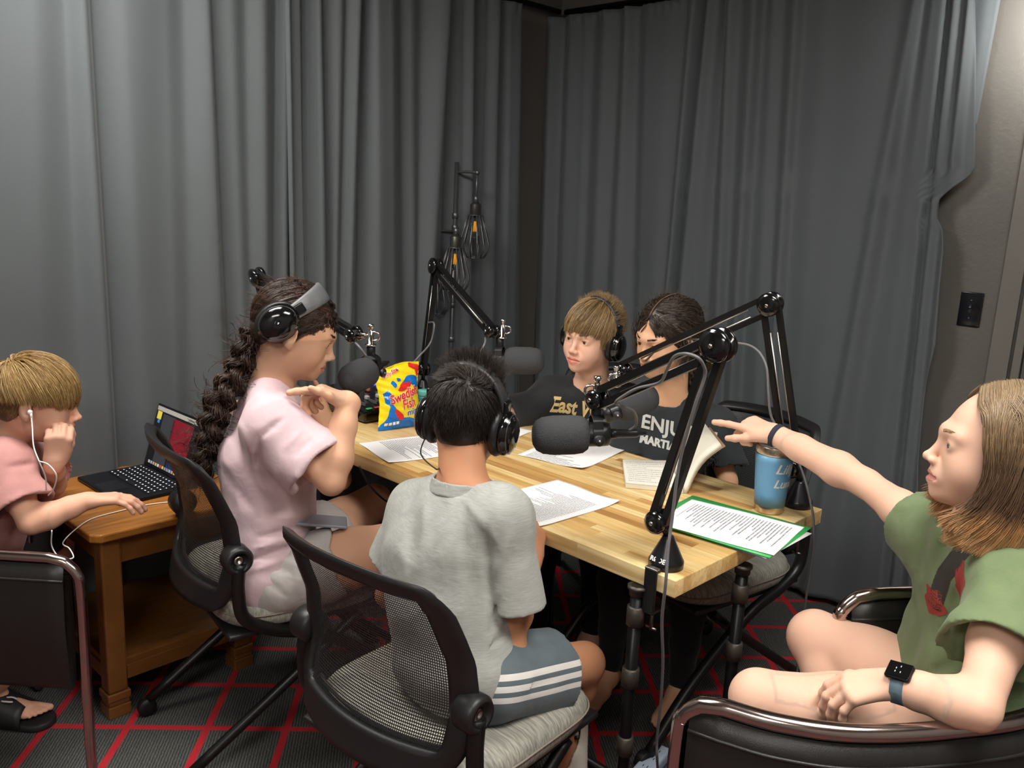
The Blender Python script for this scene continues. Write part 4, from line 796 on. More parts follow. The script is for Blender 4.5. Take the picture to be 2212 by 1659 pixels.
# laptop --------------------------------------------------------------------
SHZ = SH + .0005
La, Lb, Lc, Ld = atz(166, 1046, SHZ), atz(263, 1098, SHZ), atz(400, 1054, SHZ), atz(316, 1004, SHZ)
ex = nrm((Lb - La) * V(1, 1, 0) + (Lc - Ld) * V(1, 1, 0)); ey = V(-ex[1], ex[0], 0); cen = (La + Lb + Lc + Ld) / 4
lw, ld = .304, .215
LO = Matrix(((ex[0], ey[0], 0, cen[0]), (ex[1], ey[1], 0, cen[1]), (0, 0, 1, SHZ), (0, 0, 0, 1)))
lp_ = empty('laptop', M=LO); tag(lp_, 'open dark laptop on the wooden side table under the blond boy\'s hand', 'laptop')
M_LAP = mat('midnight aluminium', '#23242b', .35, .6)
b = MB(); b.rbox((-lw / 2, -ld / 2, 0), (lw / 2, ld / 2, .013), .006); local(b, 'base', M_LAP, lp_)
b = MB(); b.box((-.045, -ld / 2 + .008, .0128), (.045, -ld / 2 + .075, .0135)); local(b, 'trackpad', mat('trackpad', '#26272e', .2, .4), lp_)
b = MB(); b.box((-.138, -.016, .0128), (.138, .093, .0134)); kb = local(b, 'keyboard', mat('key well', '#0c0c10', .6), lp_)
M_KEY = mat('laptop key', '#14151b', .45); M_LEG = emit('backlit key legend', '#dfe8f5', 1.3)
kk = MB(); lg = MB()
for r in range(6):
    n_ = 14 if r < 5 else 9; y = .083 - r * .0185; x = -.135
    for i in range(n_):
        w = .27 / n_ if r < 5 else (.105 if i == 3 else .165 / 8); kk.box((x + .001, y - .0075, .0134), (x + w - .001, y + .0075, .0148)); cx_ = x + w / 2; s_ = .0019; lg.box((cx_ - s_ * random.uniform(.7, 1.6), y - s_ * random.uniform(.6, 1.2), .0148), (cx_ + s_ * random.uniform(.6, 1.5), y + s_, .0150)); x += w
local(kk, 'keys', M_KEY, kb)['kind'] = 'stuff'; local(lg, 'key_legends', M_LEG, kb)['kind'] = 'stuff'
tilt = math.radians(107); RS = rotx(0); sy = V(0, math.cos(PI - tilt), math.sin(PI - tilt)); sn = V(0, -sy[2], sy[1]); hg = V(0, ld / 2 - .004, .012)
RSs = np.stack([V(1, 0, 0), sy, -sn * -1], 1); RSs = np.stack([V(1, 0, 0), sy, np.cross(V(1, 0, 0), sy)], 1)
b = MB(); b.rbox((-lw / 2, 0, -.005), (lw / 2, .207, .0), .0024, R=RSs, t=hg); sc_ = local(b, 'screen_lid', M_LAP, lp_)
def scr(x0, y0, x1, y1, m, name, h=.0006): b = MB(); b.box((x0, y0, .0), (x1, y1, h), R=RSs, t=hg); return local(b, name, m, sc_)
dsp = scr(-.147, .010, .147, .202, emit('dark screen', '#15161a', .25), 'display')
for (x0, y0, x1, y1, c, s_, nm) in ((-.147, .186, .147, .200, '#a8a59e', .55, 'menu_bar'), (-.140, .158, -.112, .184, '#d8c84a', .7, 'yellow_note'), (-.130, .146, -.116, .157, '#3a78c8', .8, 'blue_icon'), (-.1, .02, -.02, .18, '#3c3d42', .4, 'grey_window'), (-.03, .06, .10, .178, '#7c1526', .6, 'dark_red_window'), (-.01, .018, .06, .05, '#22305c', .6, 'blue_window')):
    b = MB(); b.box((x0, y0, .0006), (x1, y1, .0009), R=RSs, t=hg); local(b, nm, emit('display ' + nm, c, s_ * .45), sc_)
dk = ['#c8b79a', '#8fb0d8', '#d98a6a', '#9ac27a', '#d0d0d0', '#c84a4a', '#d8c050', '#7a86c8']
for i in range(16): b = MB(); b.box((-.125 + i * .0155, .013, .0009), (-.114 + i * .0155, .022, .0012), R=RSs, t=hg); local(b, 'dock_icon', emit('dock ' + dk[i % 8], dk[i % 8], .3), sc_)

# floor lamp -----------------------------------------------------------------
LY = 3.72; ltop = at(987, 350, LY); lx_, ly_ = ltop[0], LY; M_LAMP = mat('dark pewter lamp metal', '#6a6b6d', .35, .7)
fl = empty('floor_lamp', (lx_, ly_, 0), label='tall pewter floor lamp with three wire cage shades in the room corner', cat='floor lamp')
b = MB(); b.lathe([(0, 0), (.13, 0), (.135, .006), (.13, .014), (.02, .022), (.012, .03), (0, .03)], 36, t=(lx_, ly_, .001)); b.build('base', M_LAMP, fl)
b = MB(); b.cyl((lx_, ly_, .03), ltop, .0085, 14); b.build('pole', M_LAMP, fl)
for z in (ltop[2] - .22, ltop[2] - .27, ltop[2] - .6, ltop[2] - .75): b = MB(); b.lathe([(.009, -.012), (.0125, -.01), (.0125, .01), (.009, .012)], 14, t=(lx_, ly_, z)); b.build('pole_joint', M_LAMP, fl)
M_GLASS = newmat('clear bulb glass'); M_GLASS[2].inputs['Transmission Weight'].default_value = 1; M_GLASS[2].inputs['Roughness'].default_value = .02; M_GLASS[2].inputs['IOR'].default_value = 1.3; M_GLASS = M_GLASS[0]
def cage(ax, top, label):
    """arm height ax (pixel of the arm end), cap centre"""
    end = V(ax); z0 = end[2]
    b = MB(); b.tube(bez([(lx_, ly_, z0), ((lx_ + end[0]) / 2, (ly_ + end[1]) / 2, z0 + .002), end], 4), .0058, 10); b.sphere(end, .0105, seg=10); arm = b.build('lamp_arm', M_LAMP, fl)
    c = V(top); b = MB(); b.cyl(end, c + V(0, 0, .05), .004, 8); b.lathe([(.004, .075), (.009, .073), (.009, .052), (.006, .05)], 12, t=c); b.build('drop_rod', M_LAMP, arm)
    b = MB(); b.lathe([(0, .052), (.012, .052), (.018, .044), (.0235, .040), (.0235, .0), (.030, -.002), (.030, -.006), (0, -.006)], 24, t=c); sh = b.build('socket_cap', mat('pewter cap', '#6e6d68', .3, .9), fl)
    b = MB(); pr = [(.031, -.004), (.048, -.06), (.064, -.11), (.068, -.128), (.062, -.150), (.043, -.178)]
    for i in range(14):
        a = 2 * PI * i / 14; b.tube([c + V(r * math.cos(a), r * math.sin(a), z) for r, z in pr], .0026, 6)
    for r, z in ((.043, -.178), (.031, -.004)): b.tube([c + V(r * math.cos(a), r * math.sin(a), z) for a in np.linspace(0, 2 * PI, 29)[:-1]], .0024, 6, closed=True)
    b.build('wire_cage', M_LAMP, fl)
    b = MB(); b.lathe([(.010, -.006), (.013, -.018), (.020, -.045), (.0225, -.065), (.019, -.085), (.010, -.096), (0, -.099)], 20, t=c); bu = b.build('bulb', M_GLASS, fl)
    b = MB(); 
    for i in range(4): a = PI / 2 * i + .4; b.cyl(c + V(.005 * math.cos(a), .005 * math.sin(a), -.028), c + V(.009 * math.cos(a), .009 * math.sin(a), -.072), .0022, 6)
    b.build('filament', emit('amber filament', '#e89a28', .8), bu)
cage(at(1031, 373, LY - .05), at(1027, 463, LY - .05), 1)
cage(at(938, 499, LY - .05), at(943, 585, LY - .05), 2)
cage(at(985, 499, LY - .16), at(984, 533, LY - .16), 3)

# power strip & plug on the carpet under the table
ps = atz(1402, 1668, .0); R_ = rotz(1.0); pst = empty('power_strip', ps, label='pale blue white power strip on the carpet by the table leg', cat='power strip')
b = MB(); b.rbox((-.11, -.026, .001), (.085, .026, .036), .008, R=R_, t=ps); b.build('housing', mat('pale power strip plastic', '#bccbe0', .4), pst)
for i in range(4):
    for k in (-1, 1): b = MB(); b.box((-.07 + i * .04 - .0045, .006 * k - .001, .0355), (-.07 + i * .04 + .0045, .006 * k + .001, .0366), R=R_, t=ps); b.build('outlet_slot', mat('slot black', '#111111', .6), pst)
pq = atz(1464, 1690, 0); o = MB(); o.lathe([(0, 0), (.03, 0), (.036, .01), (.036, .03), (.032, .038), (.028, .038), (.026, .034), (0, .034)], 24, t=pq + V(0, 0, .001)); o = o.build('blue_adapter', [mat('blue plastic', '#4f78c4', .35)]); tag(o, 'round blue and white adapter on the carpet beside the power strip', 'adapter')
# cable under the table
b = MB(); b.tube(bez([at(776, 1008, 2.2), at(800, 1050, 2.25), at(830, 1080, 2.3), at(860, 1100, 2.4), at(880, 1200, 2.5), V(-.3, 2.5, .01)], 8), .0028, 8); tag(b.build('hanging_cable', M_CABLEK), 'thin black cable hanging below the left part of the worktable', 'cable')
# ================================================================== soft bodies: signed distance fields -> meshes
_LAT = np.random.default_rng(3).random((32, 32, 32)).astype(np.float32)
def vnoise(P):
    i = np.floor(P).astype(int); f = (P - i).astype(np.float32); f = f * f * (3 - 2 * f); i &= 31; j = (i + 1) & 31
    c = lambda a, b, c_: _LAT[a, b, c_]
    x0, y0, z0 = i.T; x1, y1, z1 = j.T; fx, fy, fz = f.T
    return (((c(x0, y0, z0) * (1 - fx) + c(x1, y0, z0) * fx) * (1 - fy) + (c(x0, y1, z0) * (1 - fx) + c(x1, y1, z0) * fx) * fy) * (1 - fz) +
            ((c(x0, y0, z1) * (1 - fx) + c(x1, y0, z1) * fx) * (1 - fy) + (c(x0, y1, z1) * (1 - fx) + c(x1, y1, z1) * fx) * fy) * fz) * 2 - 1
class Field:
    def __init__(s): s.ops = []; s.noise = []; s.creases = []
    def cone(s, a, b, ra, rb=None, k=.012, neg=False):
        rb = ra if rb is None else rb; a, b = V(a), V(b); r = max(ra, rb); s.ops.append(('c', a, b, ra, rb, k, neg, np.minimum(a, b) - r, np.maximum(a, b) + r)); return s
    def chain(s, pts, rs, k=.012, neg=False):
        for i in range(len(pts) - 1): s.cone(pts[i], pts[i + 1], rs[i], rs[i + 1], k, neg)
        return s
    def ell(s, c, r, R=None, k=.012, neg=False):
        c, r = V(c), V(r); R = np.eye(3) if R is None else R; e = np.sqrt(((R * r) ** 2).sum(1)); s.ops.append(('e', c, r, R, None, k, neg, c - e, c + e)); return s
    def cut(s, p, n, k=.004): s.ops.append(('h', V(p), nrm(n), None, None, k, True, None, None)); return s
    def fold(s, a, b, r, depth=.5, k=.012, neg=False): return s.cone(a, b, r, r * .5, k, neg)
    def grid(s, lo, hi, h):
        ax = [np.arange(lo[i], hi[i] + h, h, dtype=np.float32) for i in range(3)]; D = np.full([len(a) for a in ax], .06, np.float32)
        for op in s.ops:
            if op[0] == 'h':
                _, p, n, _, _, k, _, _, _ = op; q = (ax[0][:, None, None] - p[0]) * n[0] + (ax[1][None, :, None] - p[1]) * n[1] + (ax[2][None, None, :] - p[2]) * n[2]
                D = s._smax(D, q.astype(np.float32), k); continue
            if op[0] == 'disc':
                _, e, d, r, far, k, neg, bl, bh = op; sl = tuple(slice(int(np.searchsorted(ax[i], bl[i])), int(np.searchsorted(ax[i], bh[i]))) for i in range(3))
                if any(q.stop <= q.start for q in sl): continue
                X = ax[0][sl[0]][:, None, None] - e[0]; Y = ax[1][sl[1]][None, :, None] - e[1]; Z = ax[2][sl[2]][None, None, :] - e[2]
                a = X * d[0] + Y * d[1] + Z * d[2]; rad_ = np.sqrt(np.maximum(X * X + Y * Y + Z * Z - a * a, 0)); D[sl] = np.maximum(D[sl], -np.maximum(np.maximum(-a, a - far), rad_ - r).astype(np.float32)); continue
            _, A, B, C, E, k, neg, bl, bh = op; m = .05; sl = []
            for i in range(3): a = int(np.searchsorted(ax[i], bl[i] - m)); b_ = int(np.searchsorted(ax[i], bh[i] + m)); sl.append(slice(a, b_))
            if any(q.stop <= q.start for q in sl): continue
            X = ax[0][sl[0]][:, None, None]; Y = ax[1][sl[1]][None, :, None]; Z = ax[2][sl[2]][None, None, :]
            if op[0] == 'c':
                d = B - A; L2 = float(d @ d) + 1e-12; t = ((X - A[0]) * d[0] + (Y - A[1]) * d[1] + (Z - A[2]) * d[2]) / L2; t = np.clip(t, 0, 1)
                q = np.sqrt((X - A[0] - t * d[0]) ** 2 + (Y - A[1] - t * d[1]) ** 2 + (Z - A[2] - t * d[2]) ** 2) - (C + (E - C) * t)
            else:
                u = [((X - A[0]) * C[0, j] + (Y - A[1]) * C[1, j] + (Z - A[2]) * C[2, j]) for j in range(3)]
                k0 = np.sqrt((u[0] / B[0]) ** 2 + (u[1] / B[1]) ** 2 + (u[2] / B[2]) ** 2); k1 = np.sqrt((u[0] / B[0] ** 2) ** 2 + (u[1] / B[1] ** 2) ** 2 + (u[2] / B[2] ** 2) ** 2); q = k0 * (k0 - 1) / (k1 + 1e-6)
            S = tuple(sl); q = q.astype(np.float32)
            if neg: D[S] = s._smax(D[S], -q, k)
            else: D[S] = s._smin(D[S], q, k)
        if s.noise:
            mk = np.abs(D) < .03; idx = np.nonzero(mk); P = np.stack([ax[i][idx[i]] for i in range(3)], 1)
            for amp, Mt, off in s.noise:
                w = vnoise(P @ np.asarray(Mt, np.float32).T + off); D[idx] += (amp * w) if amp > 0 else (amp * (1 - 2 * np.abs(w)) * .8)
        if s.creases:
            mk = np.abs(D) < .03; idx = np.nonzero(mk); P = np.stack([ax[i][idx[i]] for i in range(3)], 1).astype(float); tot = np.zeros(len(P))
            for a, b, w, amp in s.creases:   # folds pressed into the cloth along a -> b
                a, b = V(a), V(b); n = nrm((a + b) / 2 - V(0, 0, CAMH)); d = b - a; d = d - n * np.dot(d, n); L2 = d @ d; q = P - a; dep = q @ n; q = q - dep[:, None] * n; t = np.clip((q @ d) / L2, 0, 1); ds = np.linalg.norm(q - t[:, None] * d, axis=1)
                ww = w * (.45 + .55 * np.sin(PI * np.clip(t, .04, .96))); tot += amp * np.sin(PI * np.clip(t, .0, 1) * .8 + .3) * np.exp(-(ds / ww) ** 2) * (np.abs(dep) < .11)
            D[idx] += tot.astype(np.float32)
        return ax, D
    @staticmethod
    def _smin(a, b, k): h = np.maximum(k - np.abs(a - b), 0) / k; return np.minimum(a, b) - h * h * k * .25
    @staticmethod
    def _smax(a, b, k): h = np.maximum(k - np.abs(a - b), 0) / k; return np.maximum(a, b) + h * h * k * .25
    def bounds(s):
        lo = np.min([o[7] for o in s.ops if o[7] is not None and not o[6]], 0); hi = np.max([o[8] for o in s.ops if o[8] is not None and not o[6]], 0); return lo, hi
def surfnet(ax, D):
    nx, ny, nz = D.shape; o = np.array([a[0] for a in ax]); h = float(ax[0][1] - ax[0][0]); S = D < 0
    cor = [(i, j, k) for i in (0, 1) for j in (0, 1) for k in (0, 1)]
    cnt = np.zeros((nx - 1, ny - 1, nz - 1), np.int8)
    for i, j, k in cor: cnt += S[i:nx - 1 + i, j:ny - 1 + j, k:nz - 1 + k]
    act = (cnt > 0) & (cnt < 8); ci = np.nonzero(act); n = len(ci[0]); ID = np.full(act.shape, -1, np.int64); ID[ci] = np.arange(n)
    acc = np.zeros((n, 3)); w = np.zeros(n); vals = {c: D[ci[0] + c[0], ci[1] + c[1], ci[2] + c[2]] for c in cor}
    for a in cor:
        for d in range(3):
            if a[d] == 0:
                b = list(a); b[d] = 1; b = tuple(b); va, vb = vals[a], vals[b]; m = (va < 0) != (vb < 0)
                t = np.where(m, va / np.where(m, va - vb, 1), 0); p = np.tile(np.array(a, float), (n, 1)); p[:, d] = t; acc[m] += p[m]; w[m] += 1
    Vt = (np.stack(ci, 1) + acc / w[:, None]) * h + o; F = []
    for d in range(3):
        e1, e2 = (d + 1) % 3, (d + 2) % 3; sa = [slice(None)] * 3; sb = [slice(None)] * 3; sa[d] = slice(0, -1); sb[d] = slice(1, None)
        a, b = S[tuple(sa)], S[tuple(sb)]; ch = a != b; ch = ch.copy(); q = [slice(None)] * 3
        for e in (e1, e2): z = [slice(None)] * 3; z[e] = 0; ch[tuple(z)] = False; z[e] = -1; ch[tuple(z)] = False
        I = np.stack(np.nonzero(ch), 1); ins = a[tuple(I.T)]
        def g(o1, o2): J = I.copy(); J[:, e1] -= o1; J[:, e2] -= o2; return ID[J[:, 0], J[:, 1], J[:, 2]]
        quad = np.stack([g(1, 1), g(0, 1), g(0, 0), g(1, 0)], 1); quad[~ins] = quad[~ins][:, ::-1]; F.append(quad)
    F = np.concatenate(F); F = F[(F >= 0).all(1)]; return Vt, F
def mesh_field(fld, h, fine=(), smooth_it=1):
    """coarse surface everywhere, finer blocks of the very same field where asked: [(lo, hi, h)]"""
    lo, hi = fld.bounds(); ax, D = fld.grid(lo - 3 * h, hi + 3 * h, h); v, f = surfnet(ax, D); VV = [v]; c = v[f].mean(1); keep = np.ones(len(f), bool)
    for l, u, hh in fine: keep &= ~((c > V(l) + h * .9) & (c < V(u) - h * .9)).all(1)
    FF = [f[keep]]; n = len(v)
    for l, u, hh in fine:
        ax, D = fld.grid(V(l), V(u), hh)
        if (D < 0).any(): v, f = surfnet(ax, D); VV.append(v); FF.append(f + n); n += len(v)
    v = np.concatenate(VV); f = np.concatenate(FF)
    used = np.zeros(len(v), bool); used[f.ravel()] = True; mp = np.cumsum(used) - 1; v = v[used]; f = mp[f]
    E_ = np.sort(np.concatenate([f[:, [0, 1]], f[:, [1, 2]], f[:, [2, 3]], f[:, [3, 0]]]), 1); ue, ec = np.unique(E_[:, 0] * (len(v) + 1) + E_[:, 1], return_counts=True); rim = np.zeros(len(v), bool); be = ue[ec == 1]; rim[be // (len(v) + 1)] = True; rim[be % (len(v) + 1)] = True; v0 = v
    for _ in range(smooth_it):   # light Laplacian relax
        acc = np.zeros_like(v); cn = np.zeros(len(v))
        for i in range(4): np.add.at(acc, f[:, i], v[f[:, (i + 1) % 4]]); np.add.at(cn, f[:, i], 1); np.add.at(acc, f[:, i], v[f[:, (i + 3) % 4]]); np.add.at(cn, f[:, i], 1)
        v = v * .5 + .5 * acc / np.maximum(cn, 1)[:, None]; v = np.where(rim[:, None], v0, v)
    return v, f
def mesh_obj(name, v, f, mats, parent=None, mi=None, extra=None):
    me = bpy.data.meshes.new(name); f = np.asarray(f); nf = len(f)
    me.vertices.add(len(v)); me.vertices.foreach_set('co', np.asarray(v, np.float32).ravel()); me.loops.add(nf * 4); me.loops.foreach_set('vertex_index', f.astype(np.int32).ravel())
    me.polygons.add(nf); me.polygons.foreach_set('loop_start', np.arange(0, nf * 4, 4, dtype=np.int32)); me.polygons.foreach_set('loop_total', np.full(nf, 4, np.int32))
    for m in (mats if isinstance(mats, (list, tuple)) else [mats]): me.materials.append(m)
    if mi is not None: me.polygons.foreach_set('material_index', mi.astype(np.int32))
    me.polygons.foreach_set('use_smooth', np.ones(nf, bool)); me.update(calc_edges=True); me.validate()
    o = bpy.data.objects.new(name, me); COL.objects.link(o)
    if parent is not None: o.parent = parent; o.matrix_parent_inverse = parent.matrix_world.inverted()
    return o

# ------------------------------------------------------------------ people
def skin(name, col, var=.06):
    m, nt, b = newmat(name); L = nt.links.new; tc = N(nt, 'ShaderNodeTexCoord'); n = N(nt, 'ShaderNodeTexNoise', Scale=14.0, Detail=5.0); L(tc.outputs['Object'], n.inputs['Vector'])
    c = lin(col); mx = N(nt, 'ShaderNodeMix', data_type='RGBA'); mx.inputs[6].default_value = (c[0] * (1 - var), c[1] * (1 - var * 1.6), c[2] * (1 - var * 1.6), 1); mx.inputs[7].default_value = (min(1, c[0] * (1 + var)), min(1, c[1] * (1 + var)), min(1, c[2] * (1 + var)), 1)
    L(n.outputs['Fac'], mx.inputs[0]); L(mx.outputs[2], b.inputs['Base Color']); b.inputs['Roughness'].default_value = .58; b.inputs['Specular IOR Level'].default_value = .32
    b.inputs['Subsurface Weight'].default_value = .25; b.inputs['Subsurface Radius'].default_value = (1, .35, .2); b.inputs['Subsurface Scale'].default_value = .008
    n2 = N(nt, 'ShaderNodeTexNoise', Scale=700.0, Detail=2.0); L(tc.outputs['Object'], n2.inputs['Vector']); bp = N(nt, 'ShaderNodeBump', Strength=.12, Distance=.0006); L(n2.outputs['Fac'], bp.inputs['Height']); L(bp.outputs[0], b.inputs['Normal']); return m
def cloth(name, col, slub=0, var=.05, bump=.25, rough=.9, col2=None):
    m, nt, b = newmat(name); L = nt.links.new; tc = N(nt, 'ShaderNodeTexCoord'); c = lin(col)
    mp = N(nt, 'ShaderNodeMapping'); mp.inputs['Scale'].default_value = (45, 45, 620) if slub else (25, 25, 25); L(tc.outputs['Object'], mp.inputs[0])
    n = N(nt, 'ShaderNodeTexNoise', Scale=1.0, Detail=3.0); L(mp.outputs[0], n.inputs['Vector']); cr = N(nt, 'ShaderNodeValToRGB'); c2 = lin(col2) if col2 else tuple(min(1, x * (1 + var * 2)) for x in c[:3]) + (1,)
    cr.color_ramp.elements[0].color = tuple(x * (1 - var) for x in c[:3]) + (1,); cr.color_ramp.elements[1].color = c2; cr.color_ramp.elements[0].position = .35; cr.color_ramp.elements[1].position = .75; L(n.outputs['Fac'], cr.inputs[0]); L(cr.outputs[0], b.inputs['Base Color'])
    b.inputs['Roughness'].default_value = rough; b.inputs['Sheen Weight'].default_value = .12; b.inputs['Specular IOR Level'].default_value = .2
    n2 = N(nt, 'ShaderNodeTexNoise', Scale=22.0, Detail=4.0, Distortion=.8); L(tc.outputs['Object'], n2.inputs['Vector']); b1 = N(nt, 'ShaderNodeBump', Strength=bump, Distance=.008); L(n2.outputs['Fac'], b1.inputs['Height'])
    n3 = N(nt, 'ShaderNodeTexNoise', Scale=900.0); L(tc.outputs['Object'], n3.inputs['Vector']); b2 = N(nt, 'ShaderNodeBump', Strength=.15, Distance=.0005); L(n3.outputs['Fac'], b2.inputs['Height']); L(b1.outputs[0], b2.inputs['Normal']); L(b2.outputs[0], b.inputs['Normal']); return m
M_EYEW = mat('eye white', '#e2dcd8', .15); M_PUP = mat('pupil', '#0a0908', .05)
def iris(c): return mat('iris ' + c, c, .1)
class Head:
    """local axes: x = the person's right, y = forward, z = up; unit scale about 0.227 m from chin to crown"""
    def __init__(s, px, py, Y, anchor, f, s_=1.0, roll=0, jaw=1.0, wide=1.0):
        f = nrm(f); r = nrm(np.cross(f, V(0, 0, 1))); u = np.cross(r, f); c, sn = math.cos(roll), math.sin(roll); r2 = r * c + u * sn; u2 = -r * sn + u * c
        s.R = np.stack([r2, f, u2], 1); s.s = s_; s.jaw = jaw; s.wide = wide; s.o = at(px, py, Y) - s.R @ (V(anchor) * s_)
    def W(s, *p): return s.o + s.R @ (V(*p) * s.s)
    def inv(s, P): return ((np.asarray(P) - s.o) @ s.R) / s.s
    def E(s, F, c, r, k=.012, neg=False, rx=0, rz=0):
        R = s.R @ rotz(rz) @ rotx(rx); F.ell(s.W(c), V(r) * s.s, R, k * s.s, neg)
    def C(s, F, a, b, ra, rb=None, k=.012, neg=False): F.cone(s.W(a), s.W(b), ra * s.s, (ra if rb is None else rb) * s.s, k * s.s, neg)
    def sculpt(s, F, ears=True, mouth=0.0):
        w = s.wide
        s.E(F, (0, -.014, .030), (.0735 * w, .094, .084), .02)
        s.E(F, (0, .030, -.010), (.063 * w, .060, .075), .03)
        s.E(F, (0, .018, -.058), (.056 * w, .056, .048), .03)
        s.E(F, (0, .044, -.080), (.036 * w, .038, .030 * s.jaw), .03)
        s.E(F, (0, .075, -.094), (.017, .015, .015), .02)
        for k in (-1, 1):
            s.E(F, (.034 * k * w, .052, -.040), (.026, .026, .030), .024)
            s.C(F, (.008 * k, .086, .014), (.040 * k, .072, .014), .010, .008, .018)
            s.E(F, (.029 * k, .098, -.006), (.015, .014, .011), .012, True)
        s.C(F, (0, .084, .006), (0, .104, -.034), .0064, .0080, .012); s.E(F, (0, .107, -.036), (.0082, .0088, .0078), .006)
        for k in (-1, 1): s.E(F, (.0105 * k, .099, -.040), (.0065, .009, .0065), .005); s.E(F, (.006 * k, .104, -.046), (.0028, .004, .003), .002, True)
        s.E(F, (0, .084, -.064), (.026, .014, .020), .016)
        s.C(F, (-.019, .086, -.0645), (0, .0945, -.0625), .0048, .0054, .006); s.C(F, (.019, .086, -.0645), (0, .0945, -.0625), .0048, .0054, .006)
        s.C(F, (-.016, .086, -.0725), (0, .0930, -.0745), .0048, .0064, .006); s.C(F, (.016, .086, -.0725), (0, .0930, -.0745), .0048, .0064, .006)
        s.C(F, (-.022, .090, -.0682), (0, .1015, -.0680), .0022 + mouth, .0022 + mouth, .003, True); s.C(F, (.022, .090, -.0682), (0, .1015, -.0680), .0022 + mouth, .0022 + mouth, .003, True)
        s.C(F, (0, .104, -.050), (0, .103, -.058), .0024, .0024, .004, True)
        for k in (-1, 1):   # lids over the eyeballs
            s.E(F, (.0300 * k, .0745, -.0035), (.0150, .0148, .0125), .006)
            s.E(F, (.0300 * k, .090, -.0050), (.0112, .0075, .0046), .002, True)
        if ears:
            for k in (-1, 1):
                s.E(F, (.079 * k * w, -.010, -.012), (.0075, .0175, .030), .008, rz=-.35 * k); s.E(F, (.087 * k * w, -.006, -.008), (.006, .0095, .018), .005, True, rz=-.35 * k); s.E(F, (.077 * k * w, -.003, -.036), (.006, .008, .010), .005)
    def neck(s, F, base, r=.050, r2=.056): F.cone(s.W(0, -.022, -.055), V(base), r * s.s, r2 * s.s, .03)
    def box(s, m=.015): lo, hi = s.W(0, 0, 0) - .135 * s.s - m, s.W(0, 0, 0) + .135 * s.s + m; return lo, hi
    def eyes(s, b, look=(0, 0), mi=(1, 2, 3)):
        for k in (-1, 1):
            c = s.W(.0300 * k, .0755, -.0045); b.sphere(c, .0118 * s.s, mi[0], 16, None)
            d = nrm(s.R @ V(look[0], 1, look[1])); Fm = frame(d); r = .0118 * s.s
            for rr, z, m in ((.0062, 1.015, mi[1]), (.0030, 1.035, mi[2])):
                a = rr * s.s; prof = [(a, r * z * math.sqrt(max(0, 1 - (rr / .0118) ** 2))), (a * .6, r * z * .98), (0.0001, r * z)]
                b.lathe(prof, 16, m, R=Fm, t=c)
def arm(F, sh, el, wr, s=1.0, up=.036, fo=.030, wri=.0215):
    """upper arm, elbow, forearm with muscle taper"""
    sh, el, wr = V(sh), V(el), V(wr); F.chain([sh, sh + (el - sh) * .5, el], [up * 1.12 * s, up * s, up * .80 * s], .02)
    F.chain([el, el + (wr - el) * .28, el + (wr - el) * .7, wr], [up * .78 * s, fo * 1.08 * s, fo * .86 * s, wri * s], .016)
def hand(F, wr, d, n, s=1.0, side=1, curl=((.2, .3, .2),) * 4, spread=(.12, .04, -.05, -.14), thumb=(.7, .2, .3), tcurl=(.2, .3), k=.004, fat=1.06):
    """wrist point, direction of the fingers, back-of-hand normal; side +1 puts the thumb towards cross(d, n)"""
    d = nrm(d); n = nrm(V(n) - np.dot(n, d) * d); x = np.cross(d, n) * side; R = np.stack([x, d, n], 1); wr = V(wr); L = lambda *p: wr + R @ (V(*p) * s)
    F.cone(L(0, -.012, 0), L(0, .012, 0), .019 * s, .020 * s, .012)
    for (x0, x1) in ((.013, .024), (.004, .008), (-.006, -.009), (-.013, -.024)): F.cone(L(x0, .010, 0), L(x1, .066 + .006 * (abs(x1) < .02), 0), .0125 * s, .0108 * s, .012)
    F.cone(L(.018, .015, -.004), L(.026, .040, -.006), .0135 * s, .0125 * s, .012)
    bx = (.0245, .0083, -.0083, -.0240); bl = (.070, .0745, .071, .064); fl = ((.036, .022, .017), (.040, .025, .018), (.037, .023, .017), (.029, .018, .015)); fr = (.0079, .0081, .0077, .0068)
    for i in range(4):
        p = V(bx[i], bl[i], 0); a = spread[i]; ang = 0; pts = [p]; rs = [fr[i] * 1.1]
        for j in range(3):
            ang += curl[i][j]; q = rotz(a * -1) @ V(0, math.cos(ang), -math.sin(ang)); q = V(math.sin(a) * math.cos(ang), math.cos(a) * math.cos(ang), -math.sin(ang)); p = p + q * fl[i][j]; pts.append(p); rs.append(fr[i] * (1.0, .95, .88)[j])
        F.chain([L(*q) for q in pts], [r * s * fat for r in rs], k * s)
    p = V(.022, .022, -.006); th = V(math.sin(thumb[0]) , math.cos(thumb[0]) * math.cos(thumb[1]), -math.sin(thumb[1])); th = nrm(th); pts = [p, p + th * .034]; t2 = nrm(th + V(-.5 * tcurl[0], .6 * tcurl[0], -.3 * tcurl[0])); pts.append(pts[-1] + t2 * .028); t3 = nrm(t2 + V(-.6 * tcurl[1], .5 * tcurl[1], -.3 * tcurl[1])); pts.append(pts[-1] + t3 * .021)
    F.chain([L(*q) for q in pts], [.0125 * s, .0098 * s, .0088 * s, .0072 * s], k * 1.6 * s); return L
